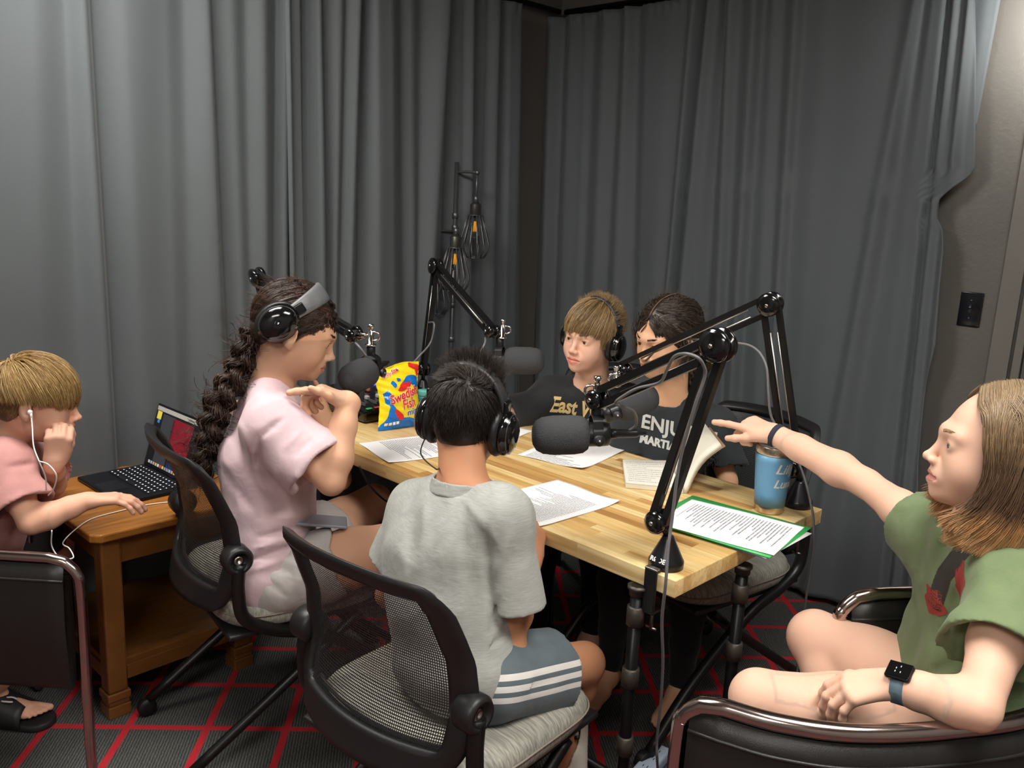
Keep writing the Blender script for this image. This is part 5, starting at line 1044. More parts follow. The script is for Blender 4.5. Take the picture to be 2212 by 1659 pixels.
def torso(F, pel, mid, chest, nk, Ls, Rs, rw=1.0, g=0.0, hip=.075, k=.04, sx=None):
    """pelvis, waist, chest centres, neck base and both shoulder joints; g = how far a garment stands off"""
    pel, mid, chest, nk, Ls, Rs = map(V, (pel, mid, chest, nk, Ls, Rs)); x = nrm(Rs - Ls)
    sx = sx if sx is not None else nrm(x * V(1, 1, 0))
    for q in (-1, 1):
        F.chain([pel + sx * hip * .75 * q, mid + sx * .050 * rw * q, chest + x * .062 * rw * q], [(.088 + g) * rw, (.074 + g) * rw, (.086 + g) * rw], k)
    F.chain([pel, mid, chest, (nk + chest) / 2], [(.085 + g) * rw, (.078 + g) * rw, (.090 + g) * rw, (.070 + g) * rw], k)
    for S_ in (Ls, Rs): F.cone(nk + (S_ - nk) * .25 + V(0, 0, -.012), S_, (.042 + g) * rw, (.045 + g) * rw, k); F.cone(chest + (S_ - chest) * .35, S_ + V(0, 0, -.01), (.062 + g) * rw, (.043 + g) * rw, k)
def leg(F, hp, kn, an, s=1.0, th=.066, kr=.046, cf=.042, ar=.029):
    hp, kn, an = V(hp), V(kn), V(an); F.chain([hp, hp + (kn - hp) * .5, kn], [th * 1.12 * s, th * s, kr * s], .03)
    F.chain([kn, kn + (an - kn) * .3, kn + (an - kn) * .7, an], [kr * .96 * s, cf * 1.08 * s, cf * .78 * s, ar * s], .02)
def foot(F, an, d, s=1.0, up=(0, 0, 1), toes=True):
    d = nrm(d); u = nrm(V(up) - np.dot(up, d) * d); r = np.cross(d, u); an = V(an); P = lambda a, b, c: an + (r * a + d * b + u * c) * s
    F.cone(P(0, -.03, -.040), P(0, .02, -.03), .026 * s, .030 * s, .02); F.cone(P(0, .01, -.022), P(0, .12, -.048), .032 * s, .020 * s, .02); F.cone(P(-.018, .06, -.05), P(-.02, .13, -.054), .018 * s, .014 * s, .015); F.cone(P(.018, .06, -.05), P(.022, .12, -.054), .018 * s, .013 * s, .015)
    if toes:
        for i, (a, l, rr) in enumerate(((-.030, .168, .0105), (-.014, .164, .0078), (-.001, .157, .0072), (.012, .148, .0068), (.024, .138, .0064))): F.cone(P(a * .9, .125, -.053), P(a, l, -.057), rr * 1.1 * s, rr * s, .004)
def sleeve(F, sh, el, t, r0, r1, k=.02, cav=True, hole=None):
    """sleeve from the shoulder to the fraction t of the upper arm, hollow at its hem"""
    sh, el = V(sh), V(el); e = sh + (el - sh) * t; F.cone(sh, e, r0, r1, k); return e, nrm(el - sh), r1
def hem(F, e, d, r1, depth=.05, th=.006, tilt=None):
    n = nrm(d if tilt is None else tilt); F.ops.append(('local', e, n, r1)) if False else None
    return e, n, r1, depth, th
class Garment(Field):
    """open ended cloth: cuts with a local flat hem and a cavity behind it"""
    def opening(s, e, d, r, depth=.06, th=.0065, k=.003, far=.12):
        e, d = V(e), nrm(d); s.ell(e + d * far * .5, (far * .5 + 0,) * 3, None, .002, True) if False else None
        F = frame(d); s.ops.append(('disc', e, d, r * 1.5, far, k, True, e - r * 1.6 - far, e + r * 1.6 + far)); s.cone(e - d * depth, e + d * .02, r * .72 - th, r - th, .008, True); return s
def hairmats(name, cols, rough=.38):
    return [mat(f'{name} hair {i}', c, rough, var=.18, vscale=60, spec=.5) for i, c in enumerate(cols)]
def strands(b, roots, step, n=8, w=.0014, wl=None, seg=3, nm=3, taper=.25):
    """roots: list of (point, dir); step(p, d, i) -> next point, dir"""
    for (p, d) in roots:
        pts = [V(p)]; dd = nrm(d)
        for i in range(n):
            q, dd = step(pts[-1], dd, i)
            if q is None: break
            pts.append(q)
        if len(pts) < 3: continue
        k = len(pts); ww = w * random.uniform(.7, 1.3); r = [ww * (1 - (1 - taper) * (i / (k - 1)) ** 2) for i in range(k)]; r[0] *= .7
        b.tube(pts, r, seg, random.randrange(nm), cap=False)
def project_text(s, size, target, origin, right, up, mat_, name, parent, align='CENTER', shear=0, bold=0, lift=.0012, sx=1.0, ext=.0004, inward=None, verts=None):
    bv = BVHTree.FromObject(target, bpy.context.evaluated_depsgraph_get()) if inward is None or True else None
    v, f = text_mesh(s, size, ext, align, shear, bold) if verts is None else verts; right, up = nrm(right), nrm(up); n = np.cross(right, up); out = []; last = None
    Minv = target.matrix_world.inverted()
    for x, y, z in v:
        p = V(origin) + right * x * sx + up * y; hit = bv.ray_cast(Vector(Minv @ Vector(p + n * .25)), Vector(-n), .6)
        if hit[0] is not None: q = V(*(target.matrix_world @ hit[0])); nn = n; last = q
        else: q = p if last is None else p + n * np.dot(last - p, n)
        out.append(q + n * (lift + (ext if z > 0 else 0)))
    b = MB(); b.add(out, f); return b.build(name, mat_, parent)
def headphones(H, label, tiltb=0.0, cupz=-.012, w=.088, bandtilt=0.0, drop=0.0, group='over-ear headphones worn at the table', cable=None, sc=1.0, bandcol='#2d2d2e', bw=.019, top=.118):
    """closed headphones seated on head H (its own thing)"""
    M = Matrix(); M = Matrix(((H.R[0][0], H.R[0][1], H.R[0][2], H.o[0]), (H.R[1][0], H.R[1][1], H.R[1][2], H.o[1]), (H.R[2][0], H.R[2][1], H.R[2][2], H.o[2]), (0, 0, 0, 1)))
    o = empty('headphones', M=M); tag(o, label, 'headphones', group); s = H.s; P = lambda *p: V(*p) * s
    cs = s * sc; Rb = rotx(bandtilt); c0 = P(0, -.008 + tiltb, cupz)
    pts = []
    for a in np.linspace(-.15, PI + .15, 33): pts.append(V(math.cos(a) * (w + .004) * s, 0, max(0, math.sin(a)) ** .8 * (top - cupz + .006) * s + (math.sin(a) * .02 if math.sin(a) < 0 else 0)))
    def T(v): return c0 + Rb @ v
    mid = [p for p in pts if p[2] > .045 * s]
    G = []; HW = bw * s
    for i, p in enumerate(mid):
        t = nrm(mid[min(i + 1, len(mid) - 1)] - mid[max(i - 1, 0)]); nn = np.cross(t, V(0, 1, 0)); nn = nn if np.dot(nn, p - V(0, 0, .03)) > 0 else -nn
        row = []
        for a in np.linspace(0, 2 * PI, 15)[:-1]: row.append(T(p + nn * (.0075 * s * math.copysign(abs(math.sin(a)) ** .8, math.sin(a))) + V(0, math.copysign(abs(math.cos(a)) ** .6, math.cos(a)) * HW * (.72 + .28 * math.sin(PI * i / (len(mid) - 1))), 0)))
        G.append(row)
    b = MB(); b.grid(np.array(G), closed=True); local(b, 'headband', mat('worn headband padding ' + bandcol, bandcol, .45, bump=.5, bscale=160, var=.25, vscale=50), o)
    for k in (-1, 1):
        e = [p for p in (pts if k > 0 else pts[::-1]) if p[2] <= .06 * s and p[0] * k > 0][::-1]
        e = [V(k * (w + .005) * s, 0, .062 * s), V(k * (w + .008) * s, 0, .045 * s), V(k * (w + .010) * s, 0, .030 * s)]
        b = MB(); b.rbox((-.004, -.013, -.022), (.006, .013, .022), .004, R=Rb, t=T(V(k * (w + .004) * s, 0, .052 * s))); local(b, 'hinge', M_GLOSS, o)
        b = MB(); b.tube([T(V(k * (w + .008) * s, .030 * s * math.sin(a), .034 * s * math.cos(a) + .0)) for a in np.linspace(-PI * .55, PI * .55, 19)], .0038 * s, 8); local(b, 'yoke', M_GLOSS, o)
        c = T(V(k * w * s, 0, 0)); RR = np.stack([np.cross(V(0, 1, 0), V(k, 0, 0)), V(0, 1, 0), V(k, 0, 0)], 1); RR = Rb @ RR @ np.diag([1.12, .92, 1])
        b = MB(); b.lathe([(.020 * cs, -.020 * cs), (.031 * cs, -.021 * cs), (.040 * cs, -.016 * cs), (.042 * cs, -.008 * cs), (.038 * cs, 0), (0, 0)], 32, R=RR, t=c); local(b, 'ear_pad', mat('black ear pad leatherette', '#1b1b1c', .4, bump=.6, bscale=300), o)
        b = MB(); b.lathe([(0, 0), (.037 * cs, 0), (.0385 * cs, .005 * cs), (.0375 * cs, .011 * cs), (.034 * cs, .014 * cs), (.0335 * cs, .0165 * cs), (.030 * cs, .021 * cs), (.020 * cs, .026 * cs), (.010 * cs, .0275 * cs), (0, .028 * cs)], 36, R=RR, t=c); cu = local(b, 'ear_cup', M_GLOSS, o)
        b = MB(); b.tube([c + RR @ V(.0335 * cs * math.cos(a), .0335 * cs * math.sin(a), .0165 * cs) for a in np.linspace(0, 2 * PI, 33)[:-1]], .0009, 6, closed=True); local(b, 'trim_ring', mat('cup ring grey', '#6a6a6c', .25, .6), cu)
    if cable is not None:
        Mi = M.inverted(); b = MB(); b.tube(bez([V(*(Mi @ Vector(q))) for q in cable], 8), .0016, 6); local(b, 'cable', M_CABLEK, o)
    return o
# ================================================================== hair
class Tuft:
    """gathers thousands of thin strands and solid quads, then links them as one mesh"""
    def __init__(s, kids=4, sp=.0022, thin=.50): s.q = {}; s.V = []; s.F = []; s.M = []; s.n = 0; s.kids = kids; s.sp = sp; s.thin = thin
    def tube(s, pts, r, seg=3, m=0, cap=False): s.q.setdefault((len(pts), seg), []).append((np.asarray(pts, np.float32), np.asarray(r, np.float32), m))
    def quads(s, v, f, m): s.V.append(np.asarray(v)); s.F.append(np.asarray(f) + s.n); s.M.append(np.broadcast_to(np.asarray(m), (len(f),))); s.n += len(v)
    def build(s, name, mats, parent):
        for (k, seg), L in s.q.items():
            P = np.stack([a[0] for a in L]).astype(float); R = np.stack([a[1] for a in L]); M = np.array([a[2] for a in L]); rg = np.random.default_rng(k)
            if s.kids > 1:   # every lock is a few finer hairs
                w = np.linspace(.35, 1.15, k)[None, :, None]; PP = [P + rg.normal(size=(len(P), 1, 3)) * s.sp * w + rg.normal(size=(len(P), k, 3)) * .00025 for _ in range(s.kids)]; P = np.concatenate(PP); R = np.concatenate([R * s.thin] * s.kids); M = rg.permuted(np.tile(M, s.kids)) if len(set(M.tolist())) <= 3 else np.tile(M, s.kids)
            n = len(P)
            T = np.empty_like(P); T[:, 1:-1] = P[:, 2:] - P[:, :-2]; T[:, 0] = P[:, 1] - P[:, 0]; T[:, -1] = P[:, -1] - P[:, -2]; T /= np.linalg.norm(T, axis=2, keepdims=True) + 1e-9
            X = np.cross(T[:, 0], V(.3, .5, .81)); X /= np.linalg.norm(X, axis=1, keepdims=True) + 1e-9; out = np.empty((n, k, seg, 3))
            for i in range(k):
                X = X - (X * T[:, i]).sum(1, keepdims=True) * T[:, i]; X /= np.linalg.norm(X, axis=1, keepdims=True) + 1e-9; Y = np.cross(T[:, i], X)
                for j in range(seg): a = 2 * PI * j / seg; out[:, i, j] = P[:, i] + R[:, i, None] * (math.cos(a) * X + math.sin(a) * Y)
            idx = np.arange(n * k * seg).reshape(n, k, seg); A = idx[:, :-1]; B = idx[:, 1:]; F = np.stack([A, np.roll(A, -1, 2), np.roll(B, -1, 2), B], -1).reshape(-1, 4)
            s.quads(out.reshape(-1, 3), F, np.repeat(M, (k - 1) * seg))
        s.q = {}; return mesh_obj(name, np.concatenate(s.V), np.concatenate(s.F), mats, parent, np.concatenate(s.M))
CC, CRR = V(0, -.014, .030), V(.0765, .0975, .0875)
def scalp(n, accept, rng):
    out = []
    while len(out) < n:
        u = rng.normal(size=(4000, 3)); u /= np.linalg.norm(u, axis=1)[:, None]; P = CC + CRR * u
        for q, uu in zip(P, u):
            if accept(q): out.append((q, uu))
            if len(out) >= n: break
    return out
def hair_strands(H, n, accept, flow, mats, seglen=.012, nseg=8, w=.0014, off=(0, .10), seed=1, b=None, grav=0, jitter=.12, body=None, pull=-.02):
    """strands grown from the scalp; flow(p, u, i) gives the wanted local direction, None ends the strand"""
    rng = np.random.default_rng(seed); random.seed(seed); b = b or Tuft(); s = H.s
    for q, u in scalp(n, accept, rng):
        p = q.copy(); o = rng.uniform(*off); d = flow(p, u, 0)
        if d is None: continue
        d = nrm(d + rng.normal(size=3) * jitter); pts = [p]; ns = nseg if not callable(nseg) else nseg(q)
        for i in range(ns):
            fd = flow(p, u, i)
            if fd is None: break
            d = nrm(d * .45 + nrm(fd) * .55 + rng.normal(size=3) * jitter * .35 + V(0, 0, -grav * i)); p = p + d * seglen
            e = (p - CC) / CRR; k = np.linalg.norm(e); m = 1 + .02 + o * min(1, (i + 1) / 3)
            if k < m: p = CC + (p - CC) * m / k
            elif p[2] > pull: p = CC + (p - CC) * (m * .75 / k + .25)
            if body is not None: p = body(p)
            pts.append(p)
        if len(pts) < 3: continue
        Wp = [H.o + H.R @ (x * s) for x in pts]; k = len(Wp); ww = w * rng.uniform(.6, 1.3) * s; r = [ww * (1 - .75 * (i / (k - 1)) ** 2) for i in range(k)]; r[0] *= .6
        b.tube(Wp, r, 3, int(rng.integers(0, len(mats))), cap=False)
    return b
def hair_cap(H, carve, infl=1.035, h=.0035, extra=None, noise=.0012):
    F = Field(); H.E(F, tuple(CC), tuple(CRR * infl), .01)
    if extra: extra(F)
    carve(F); M = H.R.T / H.s; F.noise.append((noise, M * 90 * V([[1], [1], [.3]]), 0)); return mesh_field(F, h, smooth_it=1)
def add_quads(b, v, f, m=0): b.quads(v, f, m)

def front_locks(H, b, n, seed, w=.0014):
    """hair drawn from a clean hairline back over the temples towards the nape"""
    rg = np.random.default_rng(seed)
    on = lambda p, m: CC + (V(p) - CC) / np.linalg.norm((V(p) - CC) / CRR) * m
    for i in range(n):
        sd = rg.choice([-1, 1]); a = rg.uniform(0, 1); bk = rg.uniform(0, .016) * (1 if rg.random() < .6 else .2)
        h = V(np.interp(a, [0, .5, 1], [.003, .050, .074]), np.interp(a, [0, .5, 1], [.084, .066, .026]) - bk, np.interp(a, [0, .5, 1], [.070, .050, .004])); j = lambda s_: rg.normal() * s_
        m1 = V(np.interp(a, [0, .5, 1], [.050, .072, .080]), np.interp(a, [0, .5, 1], [.040, .020, -.010]), np.interp(a, [0, .5, 1], [.085, .050, -.004]))
        m2 = V(.078 + j(.004), -.045 + j(.006), np.interp(a, [0, 1], [.050, -.018]) + j(.004)); e = V(.030 + j(.01), -.102, -.030 + j(.008)); o = rg.uniform(1.035, 1.06)
        P_ = [on(h, 1.005), on(m1 + V(0, j(.003), j(.003)), o), on(m2, o), on(e, o + .01)]; q = bez([H.W(p * V(sd, 1, 1)) for p in P_], 4); k = len(q)
        b.tube(q, [w * H.s * (.35 if t == 0 else .8 if t == 1 else 1) for t in range(k)], 3, int(rg.integers(0, 3)))
# ================================================================== people
def person(name_label, loc):
    return empty('person', loc, label=name_label, cat='person')
LIPS = {}
def body_mesh(F, H, root, skinm, lipm, boxes=(), h=.0055, look=(0, 0), irisc='#4a3320', face=True, hf=.0026, name='body', eyes=True, browc=None):
    fine = ([(H.box()[0], H.box()[1], hf)] if H is not None else []) + list(boxes)
    v, f = mesh_field(F, h, fine); mats = [skinm, M_EYEW, iris(irisc), M_PUP, lipm]; mi = np.zeros(len(f), int)
    if H is not None and face:
        L = H.inv(v[f].mean(1)); x, y, z = L.T
        lip = (y > .078) & (np.abs(x) < .0235) & (((z + .0685) / .0105) ** 2 + (x / .0235) ** 2 < 1); mi[lip] = 4
    b = MB(); b.v.append(v); b.n = len(v)
    o = mesh_obj(name, v, f, mats, None, mi)
    if eyes and H is not None:   # eyeballs become part of the same body mesh
        e = MB(); H.eyes(e, look); eo = e.build('eyes', mats); 
        import bmesh
        bm = bmesh.new(); bm.from_mesh(o.data); bm.from_mesh(eo.data); bm.to_mesh(o.data); bm.free(); bpy.data.objects.remove(eo)
    o.parent = root; o.matrix_parent_inverse = root.matrix_world.inverted(); return o
def brows(H, m, root, w=.0011, zoff=0, n=70):
    rng = np.random.default_rng(5); b = MB()
    for k in (-1, 1):
        for i in range(n):
            t = rng.uniform(0, 1); x = .012 + .034 * t; z = .0150 + .005 * math.sin(PI * t * .8) + rng.normal() * .0014 + zoff; y = .0975 - .020 * t ** 1.6 - .001; p = V(x * k, y, z); d = V(.006 * k, -.0018 - .003 * t, .0022 - .004 * t)
            b.tube([H.W(p), H.W(p + d * .6 + V(0, .0006, 0)), H.W(p + d * 1.3)], [w * .7 * H.s, w * .6 * H.s, w * .15 * H.s], 3, cap=False)
        b.tube([H.W((.030 + .0125 * c_) * k, .0893 - .0055 * abs(c_) ** 2 - .004 * (c_ > 0) * c_, .0005 - .0042 * c_ * c_) for c_ in np.linspace(-1, 1, 9)], .0010 * H.s, 4)
    return b.build('eyebrows', m, root)
def brow_f(H, m, root):   # brows seated on the modelled surface
    return brows(H, m, root)

# ---------- A: boy in the grey t-shirt, seen from behind -----------------
RA_ = person('person seen from behind in a light grey t-shirt and striped shorts, wearing headphones', (-.05, 1.62, 0))
SK_A = skin('warm tan skin', '#c08a68'); LIP_A = mat('lips tan', '#a8665a', .4)
HA = Head(1006, 872, 1.74, (0, -.03, .03), (.33, .92, -.22), .93, roll=-.05)
pelA = at(985, 1432, 1.60); midA = at(966, 1315, 1.64); chA = at(968, 1195, 1.68); nkA = at(1000, 1050, 1.685)
LsA, RsA = at(905, 1096, 1.79), at(1080, 1114, 1.61)
LeA, ReA = at(838, 1285, 1.80), at(1103, 1382, 1.59); LwA, RwA = LeA + V(.17, .12, -.02), ReA + V(.045, .19, .10)
F = Field(); HA.sculpt(F); HA.neck(F, nkA, .050, .055); torso(F, pelA, midA, chA, nkA, LsA, RsA, .93)
arm(F, LsA, LeA, LwA, .92); arm(F, RsA, ReA, RwA, .92)
hand(F, LwA, V(.7, .7, -.1), V(0, 0, 1), .85, 1, ((.6, .6, .4),) * 4); hand(F, RwA, V(.1, .6, .6), V(.5, 0, .5), .85, -1, ((.6, .8, .5),) * 4)
KrA, KlA = at(1262, 1432, 1.74), V(-.02, 2.02, .515); ArA = at(1205, 1592, 1.80)
leg(F, at(1075, 1470, 1.56), KrA, ArA, .95); leg(F, V(-.12, 1.66, .545), KlA, V(-.03, 1.98, .14), .95); foot(F, ArA, V(-.05, -.35, -.93), .85, (-.75, -.6, .2)); foot(F, V(-.03, 1.98, .14), V(.3, .9, 0), .85)
body_mesh(F, HA, RA_, SK_A, LIP_A, eyes=False)
# t-shirt
def shirt(name, root, pel, mid, ch, nk, Ls, Rs, Le, Re, tl, tr, mt, rw=1.0, g=.013, hz=None, neckdir=(0, 0, 1), nr=.062, sr=(.062, .070), noise=(), folds=(), h=.005, hemz=None, skirt=.0, extra=None, srR=None, neckc=None, hip=.075, longsl=None, nro=.010, hemcav=True):
    F = Garment()
    srR = srR or sr
    for S_, E_, t, rr in ((Ls, Le, tl, sr), (Rs, Re, tr, srR)):
        S_, E_ = V(S_), V(E_); e = S_ + (E_ - S_) * t; F.cone(S_ + V(0, 0, -.006), e, rr[0], rr[1], .028); F.opening(e, nrm(E_ - S_), rr[1], .07)
    torso(F, pel, mid, ch, nk, Ls, Rs, rw, g, hip)
    if skirt: 
        x = nrm((V(Rs) - V(Ls)) * V(1, 1, 0))
        for q in (-1, 1): F.cone(V(mid) + x * .05 * q, V(pel) + x * .075 * q + V(0, 0, -.02), (.078 + g) * rw, (.092 + g + skirt) * rw, .04)
    F.creases += folds
    if extra: extra(F)
    nc = V(nk) if neckc is None else V(neckc); nd = nrm(neckdir); F.cone(nc - nd * .03, nc + nd * .12, nr * .95, nr * 1.15, .004, True)
    if hemz is not None: F.cut(V(pel) * V(1, 1, 0) + V(0, 0, hemz), (0, 0, -1) if np.ndim(hemz) == 0 else hemz)
    for n_ in noise: F.noise.append(n_)
    v, f = mesh_field(F, h, smooth_it=2); o = mesh_obj(name, v, f, mt, root)
    # ribbed collar
    Fm = frame(nd); b = MB(); rows = []
    for a in np.linspace(0, 2 * PI, 49)[:-1]:
        q = V(math.cos(a), math.sin(a), 0); c = nc + nd * .006 + Fm @ (q * (nr * 1.0)); rows.append(c)
    return o, F
def collar(o, nc, nd, r0, mt, root, w=.017, up=0):
    """ribbed knit band standing around the neck opening"""
    nc, nd = V(nc), nrm(nd); F = Field(); F.cone(nc - nd * .024, nc + nd * (w * .55), r0 + .012, r0 + .0040, .01); F.cut(nc + nd * (w * .62), nd, .003); F.cut(nc - nd * .018, -nd, .003); F.cone(nc - nd * .05, nc + nd * .05, r0 + .004, r0 - .002, .003, True)
    v, f = mesh_field(F, .003, smooth_it=1); return mesh_obj('collar', v, f, mt, root)
CL_A = cloth('light grey slub jersey', '#a0a29d', 1, .05, .3, col2='#adafaa'); 
xs = nrm(RsA - LsA); Bz = np.stack([xs, np.cross(V(0, 0, 1), xs), V(0, 0, 1)], 0)
def cr(lst, Y): return [(at(x0, y0, Y), at(x1, y1, Y), w, a) for x0, y0, x1, y1, w, a in lst]
fo = cr([(1052, 1140, 1060, 1330, .010, .010), (1100, 1160, 1068, 1250, .012, -.006), (905, 1110, 880, 1230, .012, .008), (920, 1080, 900, 1160, .012, -.004), (1000, 1075, 1080, 1180, .008, -.004), (985, 1080, 940, 1180, .008, -.004), (1010, 1110, 990, 1300, .010, .003), (1020, 1420, 1085, 1375, .007, .007), (1010, 1440, 1090, 1400, .008, -.006), (1015, 1465, 1085, 1425, .007, .007), (1020, 1500, 1070, 1470, .008, -.005), (960, 1400, 1010, 1440, .010, .005), (1075, 1290, 1060, 1370, .010, .007), (990, 1200, 1000, 1380, .014, -.004)], 1.6)
oA, FA = shirt('t_shirt', RA_, pelA, midA, chA, nkA, LsA, RsA, LeA, ReA, .62, .70, CL_A, .95, .016, nr=.064, sr=(.056, .074), noise=((.005, Bz * V([[13], [13], [5]]), 3.3), (-.0032, Bz * V([[20], [20], [8]]), 9.1)), folds=fo, neckdir=nrm(V(.06, .12, 1)), hemz=.50, skirt=.0, hip=.068, neckc=nkA + V(.0, .0, .004))
collar(oA, nkA + V(0, 0, .004), nrm(V(.06, .12, 1)), .060, CL_A, RA_, .020)
# shorts
def shorts(name, root, pel, legs, mt, r0=.100, r1=.088, g=0, topz=None, folds=(), noise=(), h=.005, ends=(.55, .55), rr=(.088, .098)):
    F = Garment(); x = nrm((legs[1][0] - legs[0][0]) * V(1, 1, 0)); op = []
    for (a, b_), e in zip(legs, ends): a, b_ = V(a), V(b_); q = a + (b_ - a) * e; F.cone(a, q, rr[0], rr[1], .03); op.append((q, nrm(b_ - a), rr[1]))
    for q, d, r in op: F.opening(q, d, r, .09, .005)
    F.cone(V(pel) - x * .05, V(pel) + x * .05, r0, r0, .03)
    F.creases += list(folds)
    for n_ in noise: F.noise.append(n_)
    v, f = mesh_field(F, h, smooth_it=2); return mesh_obj(name, v, f, mt, root), op
def m_stripe(P, d, base, stripe, offs, wd):
    """shorts cloth with bands crossing along direction d measured from point P"""
    m = cloth('slate athletic shorts', base, 0, .05, .25, .6); nt = m.node_tree; L = nt.links.new; b = nt.nodes['Principled BSDF']; src = b.inputs['Base Color'].links[0].from_socket
    geo = N(nt, 'ShaderNodeNewGeometry'); dt = N(nt, 'ShaderNodeVectorMath', operation='DOT_PRODUCT'); L(geo.outputs['Position'], dt.inputs[0]); dt.inputs[1].default_value = tuple(nrm(d)); tot = None
    for o_ in offs:
        a = N(nt, 'ShaderNodeMath', operation='SUBTRACT'); L(dt.outputs['Value'], a.inputs[0]); a.inputs[1].default_value = float(np.dot(P, nrm(d))) + o_
        c = N(nt, 'ShaderNodeMath', operation='ABSOLUTE'); L(a.outputs[0], c.inputs[0]); e = N(nt, 'ShaderNodeMath', operation='LESS_THAN'); L(c.outputs[0], e.inputs[0]); e.inputs[1].default_value = wd
        if tot is None: tot = e.outputs[0]
        else: mm = N(nt, 'ShaderNodeMath', operation='MAXIMUM'); L(tot, mm.inputs[0]); L(e.outputs[0], mm.inputs[1]); tot = mm.outputs[0]
    mx = N(nt, 'ShaderNodeMix', data_type='RGBA'); L(tot, mx.inputs[0]); L(src, mx.inputs[6]); mx.inputs[7].default_value = lin(stripe); L(mx.outputs[2], b.inputs['Base Color']); return m
hr = at(1075, 1470, 1.56); dA = nrm(KrA - hr)
M_SHA = m_stripe(at(1205, 1436, 1.66), V(0, 0, 1) - dA * dA[2] + V(-.15, .1, 0), '#5e6970', '#d9d6d2', (.021, .0, -.021), .0058)
shorts('shorts', RA_, pelA + V(0, 0, -.01), ((V(-.12, 1.66, .545), KlA), (hr, KrA)), M_SHA, .094, ends=(.6, .60), rr=(.080, .088), noise=((.004, np.eye(3) * 22, 5.5),), folds=cr([(1090, 1500, 1190, 1470, .012, .005), (1130, 1390, 1200, 1380, .010, .004)], 1.6))
# shoe
def clog(an, d, up, mt, root, s=1.0, strap=True):
    d = nrm(d); u = nrm(V(up) - np.dot(up, d) * d); r = np.cross(d, u); P = lambda a, b, c: V(an) + (r * a + d * b + u * c) * s
    F = Garment(); F.cone(P(0, -.045, -.055), P(0, .10, -.060), .036 * s, .042 * s, .02); F.cone(P(0, .05, -.035), P(0, .14, -.058), .040 * s, .034 * s, .02); F.cut(P(0, 0, -.082), -u); F.cone(P(0, -.02, -.035), P(0, .05, -.02), .033 * s, .032 * s, .008, True); v, f = mesh_field(F, .004, smooth_it=2); o = mesh_obj('clog', v, f, mt, root)
    b = MB(); b.tube([P(.037 * math.cos(a), -.01 - .055 * math.sin(a), -.030 + .012 * math.sin(a)) for a in np.linspace(-.1, PI + .1, 15)], .0055 * s, 8); b.build('heel_strap', mt, o)
    for k in (-1, 1): b = MB(); b.sphere(P(.039 * k, -.006, -.030), .007 * s, seg=10); b.build('strap_button', mat('dark button', '#2c2a2a', .4), o)
    return o
clog(ArA, V(-.05, -.35, -.93), (-.75, -.6, .2), mat('off white clog foam', '#c9c2b6', .6), RA_, .92)
# hair
HCA = hairmats('boy dark', ['#17120f', '#241b16', '#33271f'], .42)
def accA(q):
    x, y, z = q
    if y > .055 and z < .075: return False
    if y > -.035 and z < .0 + .3 * max(0, y): return False
    return z > -.062 + .1 * max(0, y + .09)
WH = V(.018, -.082, .075)
def flA(p, u, i):
    a = p - WH; a = a - u * np.dot(a, u); tw = np.cross(u, nrm(a)) * .5
    if p[2] > .07 or (p[1] > 0 and p[2] > .05): return nrm(a) + tw + u * (.55 if i < 2 else .2) + V(-.35, .3, 0)
    return nrm(a) * .4 + tw * .4 + u * .30 + V(0, .1, -.8)
bA = Tuft()
v, f = hair_cap(HA, lambda F: (HA.E(F, (0, .115, -.035), (.085, .085, .10), .01, True), HA.E(F, (.08, .02, -.045), (.03, .05, .05), .01, True), HA.E(F, (-.08, .02, -.045), (.03, .05, .05), .01, True), F.cut(HA.W(0, -.06, -.062), HA.R @ V(0, .2, -1))), .995, extra=lambda F: (HA.E(F, (0, -.040, -.018), (.060, .058, .060), .02),)); add_quads(bA, v, f, 0)
hair_strands(HA, 3600, accA, flA, HCA, .0075, lambda q: 5 if q[2] > .05 else 3, .0012, (.0, .09), 11, bA, jitter=.28, pull=9)
hair_strands(HA, 420, lambda q: q[2] > .085 and q[1] > -.05, lambda p, u, i: u * .9 + V(-.3, .15, .35), HCA, .009, 5, .0010, (.0, .1), 12, bA, jitter=.35, pull=9)
bA.build('hair', HCA, RA_)
headphones(HA, 'black headphones on the dark haired head seen from behind', tiltb=.004, cupz=-.020, w=.090, bandtilt=.28, sc=1.2, cable=[HA.W(-.09, -.01, -.055), HA.W(-.088, -.03, -.10), at(940, 1012, 1.64), nkA + V(-.05, .02, .03)])
# ---------- B: braided person in the lilac t-shirt ------------------------------
YB = 2.12
RB_ = person('person with a long dark braid in a pale lilac t-shirt, hand raised to the chest', (-.52, 2.15, 0))
SK_B = skin('light warm skin', '#dfb091'); LIP_B = mat('lips rose', '#c07a70', .4)
HB = Head(627, 726, 2.08, (.079, -.010, -.012), (.93, .20, -.36), 1.0, roll=.06, jaw=1.05)
LsB, RsB = at(645, 905, 2.32), at(590, 915, 2.03)
nkB = at(585, 830, 2.17); chB = at(588, 985, 2.17); midB = at(585, 1110, 2.15); pelB = at(585, 1215, 2.13)
ReB = at(716, 1040, 1.98); RwB = at(752, 868, 2.06)
LeB = at(735, 1035, 2.42); LwB = at(708, 930, 2.26)
F = Field(); HB.sculpt(F); HB.neck(F, nkB, .050, .060); torso(F, pelB, midB, chB, nkB, LsB, RsB, 1.05)
arm(F, RsB, ReB, RwB, 1.12, fo=.033, wri=.024); arm(F, LsB, LeB, LwB, 1.05)
dRB = nrm(at(712, 822, 2.02) - RwB); hand(F, RwB, nrm(V(-.80, -.10, .38)), V(.2, .12, .95), 1.0, -1, ((.42, .12, .08), (.95, 1.0, .6), (1.05, 1.1, .7), (1.1, 1.1, .7)), thumb=(.62, -.15), tcurl=(.3, .3), spread=(.1, .05, 0, -.05), fat=1.22)
